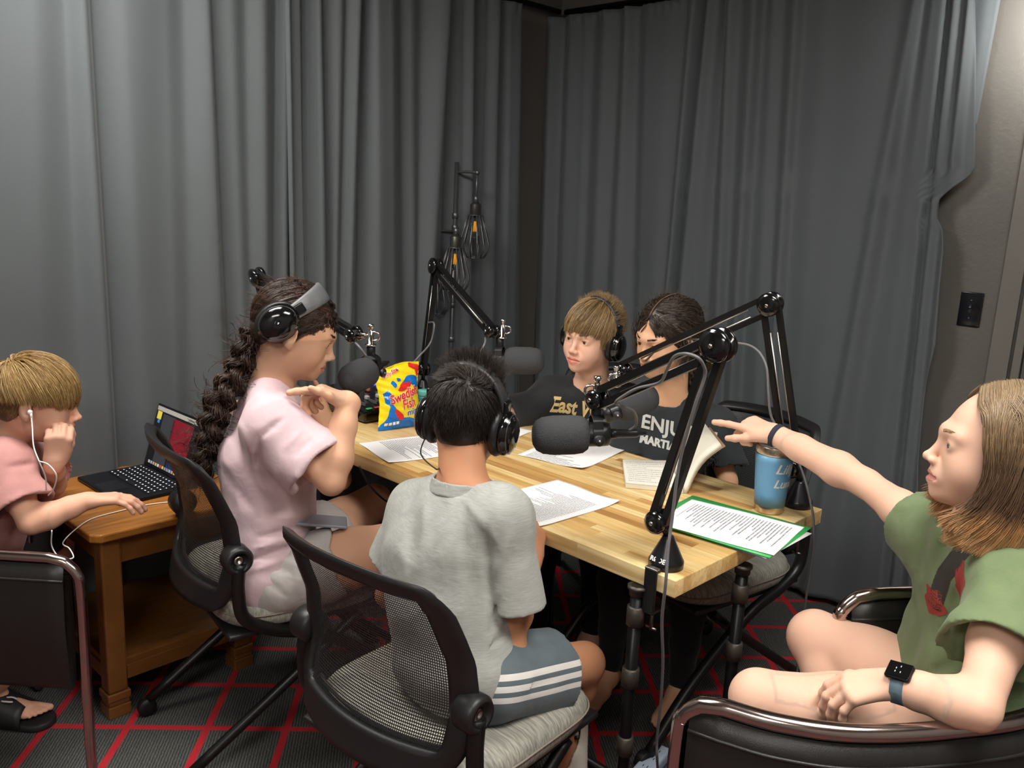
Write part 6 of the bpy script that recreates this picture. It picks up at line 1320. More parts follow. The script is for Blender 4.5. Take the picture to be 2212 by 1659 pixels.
hand(F, LwB, nrm(V(-.30, -.15, .92)), V(.75, -.5, .2), .92, 1, ((.1, .15, .1), (1.0, 1.1, .6), (1.2, 1.2, .7), (1.2, 1.2, .7)), thumb=(.3, .6), tcurl=(.5, .4))
krB = at(905, 1160, 2.14); klB = at(808, 1085, 2.52)
hrB, hlB = pelB + V(.05, -.075, -.01), pelB + V(.05, .10, -.01)
leg(F, hrB, krB, V(.02, 2.33, .12), 1.12); 
F.chain([hlB, (hlB + klB) / 2, klB], [.080, .072, .056], .03); F.chain([klB, at(770, 1130, 2.42), at(735, 1170, 2.34)], [.054, .052, .034], .012)
body_mesh(F, HB, RB_, SK_B, LIP_B, boxes=[(np.minimum(RwB, LwB) - V(.16, .14, .11), np.maximum(RwB, LwB) + V(.07, .12, .14), .0024)], look=(0, -.35), irisc='#3a2416')
CL_B = cloth('pale lilac cotton', '#d0b6bc', 0, .03, .22)
fB = V(.83, .56, 0); rBx = V(.56, -.83, 0); Bb = np.stack([fB, rBx, V(0, 0, 1)], 0)
fo = cr([(612, 905, 560, 945, .009, .008), (560, 945, 556, 1020, .010, .010), (556, 1020, 590, 1060, .010, .006), (640, 890, 690, 960, .009, -.005), (672, 950, 640, 985, .008, .006), (650, 930, 615, 970, .008, -.004), (660, 960, 640, 1030, .010, -.004), (690, 1130, 560, 1160, .010, .009), (690, 1150, 550, 1185, .010, -.007), (680, 1165, 545, 1210, .009, .009), (640, 1200, 540, 1235, .009, -.005), (690, 1110, 600, 1120, .010, -.005), (480, 900, 560, 1060, .014, .004), (500, 880, 590, 1100, .012, -.004), (470, 1000, 560, 1120, .012, .004), (560, 1060, 620, 1110, .012, .006)], 2.0)
oB, FB_ = shirt('t_shirt', RB_, pelB, midB, chB, nkB, LsB, RsB, LeB, ReB, .74, .74, CL_B, 1.06, .017, nr=.060, sr=(.066, .080), srR=(.070, .085), noise=((.008, Bb * V([[11], [11], [6]]), 2.3), (-.005, Bb * V([[18], [18], [9]]), 5.1)), folds=fo, neckdir=nrm(V(.40, .12, 1)), neckc=nkB + V(.015, 0, -.004), h=.0048, hemz=pelB[2] - .07)
collar(oB, nkB + V(.015, 0, -.004), nrm(V(.40, .12, 1)), .056, CL_B, RB_, .017)
CL_BS = cloth('light grey sweat shorts', '#b7b3b0', 0, .05, .3)
shorts('shorts', RB_, pelB + V(0, 0, -.02), ((hlB, klB), (hrB, krB)), CL_BS, .104, ends=(.40, .42), rr=(.092, .094), noise=((.005, Bb * V([[20], [20], [12]]), 7.5),), folds=cr([(580, 1215, 630, 1240, .008, .008), (630, 1180, 650, 1290, .009, -.006), (560, 1240, 620, 1290, .009, .006), (600, 1200, 660, 1230, .008, -.005)], 2.0))
HCB = hairmats('braid', ['#2a1b15', '#3a281f', '#4c372b'], .4)
PT = V(0, -.095, -.045)
def accB(q):
    x, y, z = q
    if y > .062 and z < .060: return False
    if y > .020 and z < .030: return False
    if y > -.04 and z < -.005: return False
    return z > -.060
def flB(p, u, i):
    d = PT - p
    if np.linalg.norm(d) < .022: return None
    t = d - u * np.dot(u, d); return nrm(t) + (V(0, -.3, .2) if p[1] > .03 else V(0, 0, 0))
bB = Tuft(); front_locks(HB, bB, 900, 23); v, f = hair_cap(HB, lambda F: (HB.E(F, (0, .112, -.038), (.085, .083, .104), .01, True), HB.E(F, (.085, .03, -.060), (.045, .055, .065), .01, True), HB.E(F, (-.085, .03, -.060), (.045, .055, .065), .01, True), F.cut(HB.W(0, -.06, -.062), HB.R @ V(0, .3, -1))), 1.0, extra=lambda F: (HB.E(F, (0, -.075, -.030), (.050, .035, .040), .03),)); add_quads(bB, v, f, 0)
hair_strands(HB, 3000, accB, flB, HCB, .012, 20, .0013, (.0, .05), 21, bB, jitter=.04, pull=-.2)
hair_strands(HB, 160, lambda q: accB(q) and q[1] < .03, lambda p, u, i: u * .25 + V(0, -.8, -.08 * i), HCB, .009, 5, .0006, (.02, .14), 22, bB, jitter=.45, pull=9)
hob = bB.build('hair', HCB, RB_)
# braid: three locks woven down the back
path = bez([HB.W(0, -.098, -.045), at(520, 790, 2.13), at(482, 850, 2.10), at(460, 905, 2.09), at(446, 970, 2.09), at(434, 1040, 2.10)], 12); bm_ = Tuft(2, .002, .62); rng = np.random.default_rng(4); n_ = len(path)
wid = np.interp(np.linspace(0, 1, n_), [0, .15, .6, 1], [.022, .030, .027, .016])
tang = np.gradient(path, axis=0); L_ = np.concatenate([[0], np.cumsum(np.linalg.norm(np.diff(path, axis=0), axis=1))])
for k in range(3):
    for j in range(46):
        ph = rng.uniform(0, 2 * PI); rr_ = rng.uniform(.25, 1) ** .5; pts = []; 
        for i in range(n_):
            T = nrm(tang[i]); S_ = nrm(np.cross(T, V(.1, .3, 1))) if abs(T[2]) < .95 else V(.3, -.95, 0); S_ = nrm(V(.82, -.0, .35) - np.dot(V(.82, 0, .35), T) * T); O_ = np.cross(T, S_); a = L_[i] / .150 * 2 * PI + k * 2 * PI / 3
            c = path[i] + S_ * wid[i] * math.sin(a) * .85 + O_ * wid[i] * .55 * math.sin(2 * a); fr_ = wid[i] * .62
            pts.append(c + (S_ * math.cos(ph + .5 * math.sin(a)) + O_ * math.sin(ph)) * fr_ * rr_ + rng.normal(size=3) * .0011)
        bm_.tube(pts, [.0021] * n_, 4, int(rng.integers(0, 3)), cap=False)
for i in range(420):   # flyaway wisps
    j = int(rng.integers(0, n_ - 1)); p = path[j] + rng.normal(size=3) * .018; d = nrm(rng.normal(size=3) + V(-.3, -.2, -.3)); q = [p]
    for t in range(6): d = nrm(d + rng.normal(size=3) * .4); q.append(q[-1] + d * .011)
    bm_.tube(q, [.0007] * 7, 3, int(rng.integers(0, 3)), cap=False)
bm_.build('braid', HCB, hob)
brows(HB, HCB[0], RB_)
headphones(HB, 'black headphones worn on the braided head, grey padded band facing up', tiltb=-.040, cupz=.010, w=.090, bandtilt=-.62, sc=1.25, bandcol='#68696b', bw=.027, top=.132)
ph_ = at(688, 1128, 2.09); po = empty('phone', ph_, label='grey phone lying on the lap of the person in lilac', cat='phone'); Rp = rotz(-1.35) @ rotx(-.12)
b = MB(); b.rbox((-.036, -.072, 0), (.036, .072, .008), .0035, R=Rp, t=ph_); b.build('case', mat('pale grey phone case', '#8d919c', .3), po)
for k in range(3): b = MB(); b.lathe([(0, 0), (.0075, 0), (.0075, .0025), (.005, .003), (0, .002)], 16, R=Rp, t=ph_ + Rp @ V(-.016 + .017 * (k % 2), -.052 + .018 * (k // 2) + (.0 if k < 2 else 0), .0078)); b.build('camera_lens', mat('lens', '#16182a', .08), po)

# ---------- C: blond boy at the laptop --------------------------------------
RC_ = person('person with blond hair in a dusty pink t-shirt, chin on fist beside the laptop', (-1.28, 2.12, 0))
SK_C = skin('fair skin', '#e0ad92'); LIP_C = mat('lips pink', '#c4776a', .4)
HC = Head(54, 886, 2.06, (.079, -.010, -.012), (.955, .26, -.14), .93, roll=.03, wide=1.0)
nkC = at(18, 955, 2.16); LsC, RsC = at(75, 985, 2.34), at(8, 1010, 2.04)
chC = at(-10, 1060, 2.20); midC = at(-40, 1150, 2.18); pelC = at(-70, 1250, 2.14)
ReC = at(68, 1128, 1.99); RwC = at(188, 1082, 2.06); LeC = at(112, 1060, 2.24); LwC = at(117, 1000, 2.065)
F = Field(); HC.sculpt(F); HC.neck(F, nkC, .050, .056); torso(F, pelC, midC, chC, nkC, LsC, RsC, .92)
arm(F, RsC, ReC, RwC, 1.0); arm(F, LsC, LeC, LwC, 1.0)
hand(F, RwC, nrm(V(.86, .42, .0)), V(-.1, 0, 1), .95, -1, ((.3, .35, .25), (.32, .4, .3), (.35, .4, .3), (.4, .4, .3)), thumb=(.75, .1), tcurl=(.0, .1))
hand(F, LwC, nrm(V(.24, .0, .97)), V(.45, -.88, -.1), .95, 1, ((1.15, 1.3, .7),) * 4, thumb=(.3, .7), tcurl=(.6, .6), fat=1.15)
F.chain([pelC + V(.05, -.05, -.03), at(40, 1270, 2.06), at(95, 1290, 2.09)], [.070, .056, .048], .03)
ddC = nrm(V(.95, -.05, 0)); fp = atz(100, 1545, .03) - ddC * .160 + V(0, 0, .060)
F.chain([at(95, 1290, 2.09), (at(95, 1290, 2.09) + fp) / 2 + V(.03, 0, 0), fp], [.052, .046, .030], .02); foot(F, fp, ddC, .92)
F.chain([pelC + V(0, .1, 0), V(-1.36, 2.45, .47), V(-1.38, 2.42, .1)], [.08, .06, .035], .03)
body_mesh(F, HC, RC_, SK_C, LIP_C, boxes=[(RwC - V(.06, .09, .06), RwC + V(.22, .18, .07), .0024), (LwC - V(.08, .09, .05), LwC + V(.09, .07, .14), .0026), (fp + V(-.06, -.09, -.085), fp + V(.22, .13, .02), .0026)], look=(.0, -.5), irisc='#5a6a70')
CL_C = cloth('dusty pink cotton', '#bd8a86', 0, .04, .3)
Bc = np.stack([V(.83, .56, 0), V(.56, -.83, 0), V(0, 0, 1)], 0)
oC, _ = shirt('t_shirt', RC_, pelC, midC, chC, nkC, LsC, RsC, LeC, ReC, .60, .72, CL_C, .96, .018, nr=.057, sr=(.064, .076), noise=((.005, Bc * V([[15], [15], [7]]), 1.3), (.003, Bc * V([[34], [34], [18]]), 8.1)), neckdir=nrm(V(.35, .1, 1)), folds=cr([(15, 1010, 80, 1000, .008, .007), (80, 1000, 95, 1040, .008, .005), (0, 1120, 40, 1150, .012, .006), (60, 950, 85, 985, .010, -.004)], 2.0), h=.005)
shorts('shorts', RC_, pelC + V(0, 0, -.02), ((pelC + V(0, .1, 0), V(-1.36, 2.45, .47)), (pelC + V(.05, -.05, -.03), at(40, 1270, 2.06))), cloth('dark shorts', '#2a2628'), .095, ends=(.85, .6), rr=(.080, .080))
collar(oC, nkC, nrm(V(.35, .1, 1)), .054, CL_C, RC_, .016)
project_text('', .05, oC, at(40, 1170, 2.0), V(1, 0, 0), V(0, 0, 1), CL_C, 'x', RC_) if 0 else None
HCC = hairmats('blond', ['#8a6a3f', '#b08d57', '#cdb07a'], .4); HCC2 = hairmats('blond nape', ['#5e452a', '#75583a'], .45)
def accC(q):
    x, y, z = q
    if z > .045: return True
    return False
CRN = V(.01, -.05, .115)
def flC(p, u, i):
    a = p - CRN; a = a - u * np.dot(a, u); return nrm(a + V(0, .03, 0)) + V(0, .15, -.15 - .08 * i)
def endC(p):   # the bowl edge: strands stop when they reach it
    return p
bC = Tuft(); v, f = hair_cap(HC, lambda F: (HC.E(F, (0, .125, -.055), (.088, .075, .085), .01, True), HC.E(F, (.080, .02, -.055), (.035, .050, .045), .01, True), HC.E(F, (-.080, .02, -.055), (.035, .050, .045), .01, True), F.cut(HC.W(0, -.06, -.060), HC.R @ V(0, .25, -1))), 1.0, extra=lambda F: (HC.E(F, (0, -.045, -.020), (.058, .056, .058), .02),)); 
cl = HC.inv(v[f].mean(1)); b0 = (cl[:, 2] < .03 + .1 * cl[:, 1]).astype(int) * 3
for q, m_ in ((0, 0), (3, 3)): pass
bC.quads(v, f, b0)
def flC2(p, u, i):
    edge = .022 + .05 * min(0, p[1]) + (.0 if p[1] < .06 else -.012)
    if p[2] < edge - .012: return None
    return flC(p, u, i)
hair_strands(HC, 3000, accC, flC2, HCC, .0125, 14, .0013, (.05, .16), 31, bC, jitter=.10)
def accC3(q): x, y, z = q; return -.058 + .1 * max(0, y + .09) < z < .05 and not (y > .05) and not (y > -.03 and z < -.0)
hair_strands(HC, 900, accC3, lambda p, u, i: u * .15 + V(0, -.25, -1), HCC2, .006, 3, .0010, (.0, .02), 32, bC, jitter=.15)
bC.build('hair', HCC + HCC2, RC_)
# slide sandal
dd0 = ddC; Fs = Garment(); Fs.cone(fp + dd0 * -.04 + V(0, 0, -.078), fp + dd0 * .135 + V(0, 0, -.080), .040, .046, .02); Fs.cut(fp + V(0, 0, -.068), (0, 0, 1)); Fs.cut(V(0, 0, .001), (0, 0, -1)); v, f = mesh_field(Fs, .004); so_ = mesh_obj('slide_sole', v, f, mat('black slide foam', '#1d1d1e', .6), RC_)
b = MB(); G = []
dd = ddC; r_ = V(dd[1], -dd[0], 0)
for t in np.linspace(.020, .112, 6): G.append([fp + dd * t + r_ * (.049 * math.cos(a)) + V(0, 0, -.078 + (.084 - .45 * (t - .035)) * max(0, math.sin(a)) ** .62) for a in np.linspace(0, PI, 17)])
b.grid(np.array(G)); stp = b.build('slide_strap', mat('black slide strap', '#232324', .5), RC_, solid=.005)
ctr = fp + dd * .07 + r_ * .020 + V(0, 0, -.0085)
b = MB()
for sgn in (-1, 1): b.tube([ctr + r_ * (.006 * sgn) + dd * x_ + r_ * (sgn * (.010 - 25 * x_ * x_)) * .5 + V(0, 0, .002 - .1 * abs(x_)) for x_ in np.linspace(-.016, .016, 9)], .0024, 6)
b.build('strap_logo', mat('white logo print', '#e4e2de', .6), stp)
# wired earphones
WE = mat('white earphone cable', '#ece9e4', .4); eo_ = empty('earphones', HC.W(.083, .004, -.018), label='white wired earphones of the blond boy trailing over the side table', cat='earphones')
b = MB(); b.sphere(HC.W(.086, .004, -.014), .0065, seg=12); b.tube([HC.W(.088, .006, -.014), HC.W(.090, .010, -.030)], .0034, 8); b.build('earbud', WE, eo_)
b = MB(); b.tube(bez([HC.W(.090, .010, -.030), at(70, 925, 1.98), at(73, 965, 1.95), at(86, 1000, 1.93), at(98, 1030, 1.95), at(100, 1058, 1.97)], 8), .0016, 6); b.build('cable', WE, eo_)
b = MB(); b.tube(bez([at(84, 996, 1.93), at(105, 1004, 1.93), at(122, 1028, 1.93), at(115, 1058, 1.95), at(104, 1070, 1.97)], 8), .0016, 6); b.build('cable', WE, eo_)
zt = SH + .0025; b = MB(); b.tube(bez([at(112, 1146, 1.93), at(112, 1180, 1.95), at(130, 1205, 1.95), at(158, 1205, 1.97), at(150, 1185, 2.0), at(136, 1172, 2.03), atz(165, 1142, zt + .004), atz(200, 1120, zt), atz(262, 1103, zt), atz(320, 1090, zt), atz(388, 1082, zt)], 8), .0016, 6); b.build('cable', WE, eo_)

# ---------- D: boy with headphones behind the table ---------------------------
RD_ = person('person with dark blond hair in a black t-shirt with gold lettering', (.2, 2.85, 0))
SK_D = skin('fair rosy skin', '#e6b8a0'); LIP_D = mat('lips coral', '#cf7f70', .4)
HD = Head(1233, 760, 2.66, (0, .112, -.038), (-.60, -.80, -.03), .98, roll=.10)
nkD = at(1278, 836, 2.80); RsD, LsD = at(1190, 860, 2.84), at(1362, 878, 2.76); chD = at(1275, 960, 2.83); midD = at(1272, 1040, 2.85); pelD = V(.26, 2.88, .56)
ReD, RwD = at(1092, 905, 2.74), at(1030, 940, 2.62); LeD, LwD = at(1375, 1010, 2.66), at(1345, 985, 2.55)
F = Field(); HD.sculpt(F, mouth=.0); HD.neck(F, nkD, .052, .058); torso(F, pelD, midD, chD, nkD, LsD, RsD, .98); arm(F, RsD, ReD, RwD); arm(F, LsD, LeD, LwD); hand(F, RwD, nrm(V(-.8, -.6, 0)), V(0, 0, 1), .9, -1)
leg(F, pelD + V(-.07, 0, -.01), V(.12, 2.62, .50), V(.12, 2.64, .12)); leg(F, pelD + V(.07, 0, -.01), V(.30, 2.60, .50), V(.30, 2.62, .12)); foot(F, V(.12, 2.64, .1), V(-.5, -.8, 0)); foot(F, V(.30, 2.62, .1), V(-.5, -.8, 0))
body_mesh(F, HD, RD_, SK_D, LIP_D, look=(.12, -.05), irisc='#7a5a38', hf=.0023, h=.006)
CL_D = cloth('black cotton with gold print', '#2b2d2e', 0, .08, .35)
Bd = np.eye(3)
oD, _ = shirt('t_shirt', RD_, pelD, midD, chD, nkD, LsD, RsD, LeD, ReD, .78, .95, CL_D, 1.02, .018, nr=.062, sr=(.064, .070), srR=(.062, .062), noise=((.006, Bd * 15, 4.3), (.003, Bd * 34, 6.1)), neckdir=nrm(V(-.1, -.25, 1)), h=.0055)
collar(oD, nkD, nrm(V(-.1, -.25, 1)), .058, CL_D, RD_, .016)
M_GOLD = mat('gold shirt print', '#d9bf82', .6)
fwD = nrm(np.cross(RsD - LsD, V(0, 0, 1))); fwD = fwD if fwD[1] < 0 else -fwD; rtD = nrm(np.cross(fwD, V(0, 0, 1)) * -1); rtD = rtD if rtD[0] > 0 else -rtD
project_text('East West', .072, oD, at(1176, 897, 2.70), rtD + V(0, 0, -.06), V(0, 0, 1), M_GOLD, 'shirt_lettering', RD_, align='LEFT', shear=.25, bold=.0022, sx=.72)
bvv = [(-.075, 0, 0), (.075, 0, 0), (.075, .020, 0), (-.075, .020, 0)]
gv = np.array([(x, y, 0) for y in np.linspace(0, .024, 5) for x in np.linspace(-.06, .075, 25)]); gf = [(i * 25 + j, i * 25 + j + 1, (i + 1) * 25 + j + 1, (i + 1) * 25 + j) for i in range(4) for j in range(24)]
project_text('', 1, oD, at(1262, 936, 2.70), rtD, V(0, 0, 1), M_GOLD, 'shirt_band', RD_, verts=(gv, gf))
HCD = hairmats('dark blond', ['#6f5637', '#94774f', '#b59a70'], .42)
def accD(q):
    x, y, z = q
    if y > -.02 and z < .03: return False
    return z > -.05
CRD = V(-.01, -.045, .115)
def flD(p, u, i):
    a = p - CRD; a = a - u * np.dot(a, u); e = .006 if p[1] > .045 else -.030
    if p[2] < e + .012: return None
    return nrm(a) + u * .08 + V(.15 if p[1] > .03 else 0, .2 if p[2] > .06 else 0, -.25)
bD = Tuft(); v, f = hair_cap(HD, lambda F: (HD.E(F, (0, .125, -.050), (.085, .080, .080), .01, True), HD.E(F, (.085, .03, -.055), (.035, .050, .050), .01, True), HD.E(F, (-.085, .03, -.055), (.035, .050, .050), .01, True), F.cut(HD.W(0, -.06, -.058), HD.R @ V(0, .25, -1))), 1.01); add_quads(bD, v, f, 0)
hair_strands(HD, 3200, accD, flD, HCD, .012, 13, .0013, (.03, .11), 41, bD, jitter=.12)
hair_strands(HD, 1100, lambda q: q[2] > .02 and q[1] < .0, lambda p, u, i: u * .75 + V(-.1, -.5, .35), HCD, .009, 3, .0012, (.05, .2), 43, bD, jitter=.4, pull=9)
hair_strands(HD, 260, lambda q: q[2] > .05 and q[1] < -.01, lambda p, u, i: u * .8 + V(.1, -.1, .35), HCD, .008, 4, .0011, (.05, .2), 42, bD, jitter=.35, pull=9)
bD.build('hair', HCD, RD_); brows(HD, mat('light brown brow', '#8a6844', .6), RD_)
headphones(HD, 'black headphones on the dark blond boy behind the far table edge', tiltb=-.004, cupz=-.018, w=.090, bandtilt=.05, sc=1.08)

def trousers(root, pel, kn, an, mt):
    F = Field(); p = V(pel)
    for s_, k, a in zip((-1, 1), kn, an): leg(F, p + V(.07 * s_, 0, -.01), V(k), V(a), 1.28)
    F.cone(p - V(.06, 0, 0), p + V(.06, 0, 0), .10, .10, .03); v, f = mesh_field(F, .007); return mesh_obj('trousers', v, f, mt, root)
CL_TR = cloth('black trousers', '#1b1c1e')  # added black cloth, darkens the legs to match the shade under the table
trousers(RD_, pelD, ((.12, 2.62, .50), (.30, 2.60, .50)), ((.12, 2.64, .12), (.30, 2.62, .12)), CL_TR)
# ---------- F: person with curly dark hair -----------------------------------
RF_ = person('person with parted dark hair in a black martial arts t-shirt behind the boom arms', (.55, 2.62, 0))
SK_F = skin('light olive skin', '#dfb08d'); LIP_F = mat('lips red', '#cc6a62', .4)
HF = Head(1384, 775, 2.44, (0, .112, -.038), (-.78, -.58, -.22), .99, roll=.06)
nkF = at(1446, 868, 2.55); RsF, LsF = at(1372, 905, 2.60), at(1540, 925, 2.50); chF = at(1450, 985, 2.58); midF = at(1455, 1070, 2.62); pelF = V(.55, 2.68, .56)
ReF, RwF = at(1352, 1015, 2.52), at(1420, 1030, 2.38); LeF, LwF = at(1572, 1040, 2.42), at(1560, 1120, 2.28)
F = Field(); HF.sculpt(F, mouth=.0012); HF.neck(F, nkF, .046, .054); torso(F, pelF, midF, chF, nkF, LsF, RsF, .95); arm(F, RsF, ReF, RwF, .95); arm(F, LsF, LeF, LwF, .95)
hand(F, RwF, nrm(V(.3, -.9, .0)), V(0, 0, 1), .9, -1); hand(F, LwF, nrm(V(-.1, -.9, .2)), V(.3, 0, 1), .9, 1)
leg(F, pelF + V(-.07, 0, -.01), V(.34, 2.38, .50), V(.34, 2.40, .12)); leg(F, pelF + V(.07, 0, -.01), V(.54, 2.30, .50), V(.54, 2.32, .12)); foot(F, V(.34, 2.40, .1), V(-.5, -.8, 0)); foot(F, V(.54, 2.32, .1), V(-.5, -.8, 0))
body_mesh(F, HF, RF_, SK_F, LIP_F, look=(0, -.3), irisc='#3a2618', hf=.0023, h=.006)
CL_F = cloth('faded black cotton', '#33373a', 0, .06, .3)
oF, _ = shirt('t_shirt', RF_, pelF, midF, chF, nkF, LsF, RsF, LeF, ReF, .80, .80, CL_F, 1.0, .019, nr=.057, sr=(.060, .070), noise=((.006, Bd * 14, 14.3), (.003, Bd * 34, 16.1)), neckdir=nrm(V(-.08, -.22, 1)), neckc=nkF + V(-.0, -.0, .0), h=.0055)
collar(oF, nkF, nrm(V(-.08, -.22, 1)), .055, CL_F, RF_, .016)
trousers(RF_, pelF, ((.34, 2.38, .50), (.54, 2.30, .50)), ((.34, 2.40, .12), (.54, 2.32, .12)), CL_TR)
fwF = nrm(np.cross(RsF - LsF, V(0, 0, 1))); rtF = np.cross(fwF, V(0, 0, 1)) * -1; rtF = rtF if rtF[0] > 0 else -rtF
M_WPR = mat('off white shirt print', '#cfd2cf', .7)
project_text('ENJUTSU', .058, oF, at(1366, 935, 2.44) , rtF + V(0, 0, -.10), V(0, 0, 1), M_WPR, 'shirt_lettering', RF_, align='LEFT', bold=.0016, sx=1.0)
project_text('MARTIAL ARTS', .032, oF, at(1366, 966, 2.44), rtF + V(0, 0, -.10), V(0, 0, 1), M_WPR, 'shirt_lettering', RF_, align='LEFT', bold=.0016, sx=.98)
HCF = hairmats('dark curly', ['#2b2019', '#3d3028', '#574a40'], .4)
PF = V(0, -.10, -.06)
def accF(q):
    x, y, z = q
    if abs(x) < .0025: return False
    if y > .070 and z < .055: return False
    if y > .030 and z < .030: return False
    if y > -.02 and z < -.01: return False
    return z > -.06
def flF(p, u, i):
    d = PF - p
    if np.linalg.norm(d) < .03: return None
    t = d - u * np.dot(u, d); side = math.copysign(1, p[0]) if abs(p[0]) > .003 else 0
    return nrm(t) + V(side * 1.6, 0, -.3) * max(0, .05 - abs(p[0])) / .05 + (V(side * .3, -.2, -.2) if p[1] > .03 else 0)
bF = Tuft(); front_locks(HF, bF, 900, 53); v, f = hair_cap(HF, lambda F: (HF.E(F, (0, .112, -.036), (.082, .083, .110), .01, True), HF.E(F, (.085, .035, -.060), (.040, .050, .060), .01, True), HF.E(F, (-.085, .035, -.060), (.040, .050, .060), .01, True), F.cut(HF.W(0, -.06, -.062), HF.R @ V(0, .3, -1))), 1.0, extra=lambda F: (HF.E(F, (0, -.085, -.045), (.050, .040, .050), .03),)); add_quads(bF, v, f, 0)
hair_strands(HF, 3000, accF, flF, HCF, .012, 20, .0013, (.0, .05), 51, bF, jitter=.05, pull=-.2)
rng = np.random.default_rng(9)
def curls(b, starts, n, seg, w, drop, rad, nm=3):
    for i in range(n):
        p0 = starts(); p = V(p0); ph = rng.uniform(0, 6.28); fq = rng.uniform(.5, .9); r_ = rad * rng.uniform(.5, 1.2); pts = []
        for j in range(seg): pts.append(p + V(math.cos(ph + j * fq), math.sin(ph + j * fq), 0) * r_ * min(1, j / 4)); p = p + V(0, 0, -drop) + rng.normal(size=3) * .0012
        b.tube(pts, [w * (1 - .6 * j / seg) for j in range(seg)], 3, int(rng.integers(0, nm)), cap=False)
curls(bF, lambda: HF.W(.070 + rng.normal() * .006, .035 + rng.normal() * .014, .030 + rng.normal() * .02), 90, 14, .0008, .006, .007)
curls(bF, lambda: HF.W(-.075 + rng.normal() * .006, .0 + rng.normal() * .014, .010 + rng.normal() * .02), 60, 14, .0008, .006, .006)
curls(bF, lambda: HF.W(rng.normal() * .03, -.105 + rng.normal() * .012, -.045 + rng.normal() * .02), 420, 22, .0014, .0062, .008)
hair_strands(HF, 130, lambda q: accF(q), lambda p, u, i: u * .8 + V(0, -.4, .2 - .1 * i), HCF, .008, 5, .0005, (.02, .2), 52, bF, jitter=.6, pull=9)
prt = [(0, y_, 0) for y_ in np.linspace(.066, -.04, 14)]; prt = [HF.W(CC + (V(0, y_ - CC[1], math.sqrt(max(0, 1 - ((y_ - CC[1]) / CRR[1]) ** 2)) * CRR[2])) * 1.052) for _, y_, _ in prt]
bF.build('hair', HCF, RF_); bp_ = MB(); bp_.tube(prt, .0012, 4, cap=False); bp_.build('parting', mat('scalp', '#7d6350', .6), RF_); brows(HF, HCF[0], RF_)

# ---------- E: pointing person in green --------------------------------------
RE_ = person('person with a light brown bob in a green t-shirt pointing across the table', (.72, 1.45, 0))
SK_E = skin('pale skin', '#e3b9a1'); LIP_E = mat('lips pale rose', '#c98678', .4)
HE = Head(1993, 984, 1.46, (0, .115, -.038), (-.93, .30, .10), 1.0, roll=-.02)
nkE = at(2120, 1150, 1.47); RsE, LsE = at(2030, 1165, 1.62), at(2190, 1262, 1.35); chE = at(2140, 1300, 1.49); midE = at(2110, 1420, 1.49); pelE = at(2090, 1535, 1.48)
ReE, RwE = at(1872, 1045, 1.82), at(1672, 938, 2.00); LeE, LwE = at(2112, 1530, 1.19), at(1930, 1477, 1.27)
F = Field(); HE.sculpt(F, ears=True, mouth=.0008); HE.neck(F, nkE, .050, .058); torso(F, pelE, midE, chE, nkE, LsE, RsE, 1.0)
arm(F, RsE, ReE, RwE, 1.08, fo=.033, wri=.0235); arm(F, LsE, LeE, LwE, 1.0, up=.040, fo=.033, wri=.0225)
LRE = hand(F, RwE, nrm(at(1600, 908, 2.06) - RwE), V(.15, -.50, .85), 1.0, -1, ((.10, .10, .05), (1.15, 1.35, .8), (1.25, 1.4, .8), (1.3, 1.4, .8)), thumb=(.42, .30), tcurl=(.25, .25))
LLE = hand(F, LwE, nrm(V(-.90, .18, -.28)), V(-.25, -.25, .93), .98, 1, ((.55, .5, .3), (.62, .6, .3), (.65, .6, .3), (.7, .6, .3)), spread=(.16, .05, -.06, -.18), thumb=(.75, .5), tcurl=(.1, .2))
k1, k2 = at(1762, 1378, 1.68), at(1638, 1508, 1.40)
F.chain([pelE + V(-.05, .06, .0), at(1880, 1440, 1.60), k1], [.085, .074, .058], .03); F.chain([k1, at(1788, 1455, 1.62), at(1850, 1535, 1.55), at(1890, 1570, 1.50)], [.055, .049, .040, .030], .014)
F.chain([pelE + V(-.06, -.05, -.02), at(1820, 1550, 1.38), k2], [.085, .072, .050], .03); F.chain([k2, at(1720, 1560, 1.42), at(1850, 1600, 1.50)], [.049, .047, .030], .014)
foot(F, at(1890, 1570, 1.50), V(.3, -.9, -.1), .95, (0, .2, 1), False)
body_mesh(F, HE, RE_, SK_E, LIP_E, boxes=[(RwE - V(.24, .05, .10), RwE + V(.04, .18, .09), .0022), (LwE - V(.16, .09, .095), LwE + V(.05, .13, .06), .0022)], look=(0, -.05), irisc='#5c6a6e', hf=.0024)
CL_E = cloth('sage green cotton', '#6f7f5c', 0, .05, .3)
Be = np.eye(3)
fo = cr([(2010, 1080, 2050, 1200, .012, .009), (1985, 1080, 2020, 1180, .012, -.006), (2035, 1150, 2030, 1290, .012, .008), (2060, 1180, 2010, 1330, .014, -.006), (2110, 1190, 2035, 1400, .012, .007), (2130, 1300, 2040, 1440, .012, -.006), (2120, 1380, 2000, 1470, .012, .008), (2110, 1430, 1990, 1500, .010, -.006), (2085, 1370, 2130, 1260, .010, .010), (2130, 1260, 2212, 1210, .009, .008), (2160, 1330, 2200, 1420, .012, .006), (2000, 1480, 2080, 1500, .010, .006)], 1.42)
oE, _ = shirt('t_shirt', RE_, pelE, midE, chE, nkE, LsE, RsE, LeE, ReE, .58, .34, CL_E, 1.04, .018, nr=.060, sr=(.068, .082), srR=(.070, .068), noise=((.006, Be * 11, 24.3), (-.0035, Be * 20, 26.1)), neckdir=nrm(V(-.30, .05, 1)), h=.005, folds=fo, skirt=.012)
collar(oE, nkE, nrm(V(-.30, .05, 1)), .056, CL_E, RE_, .017)
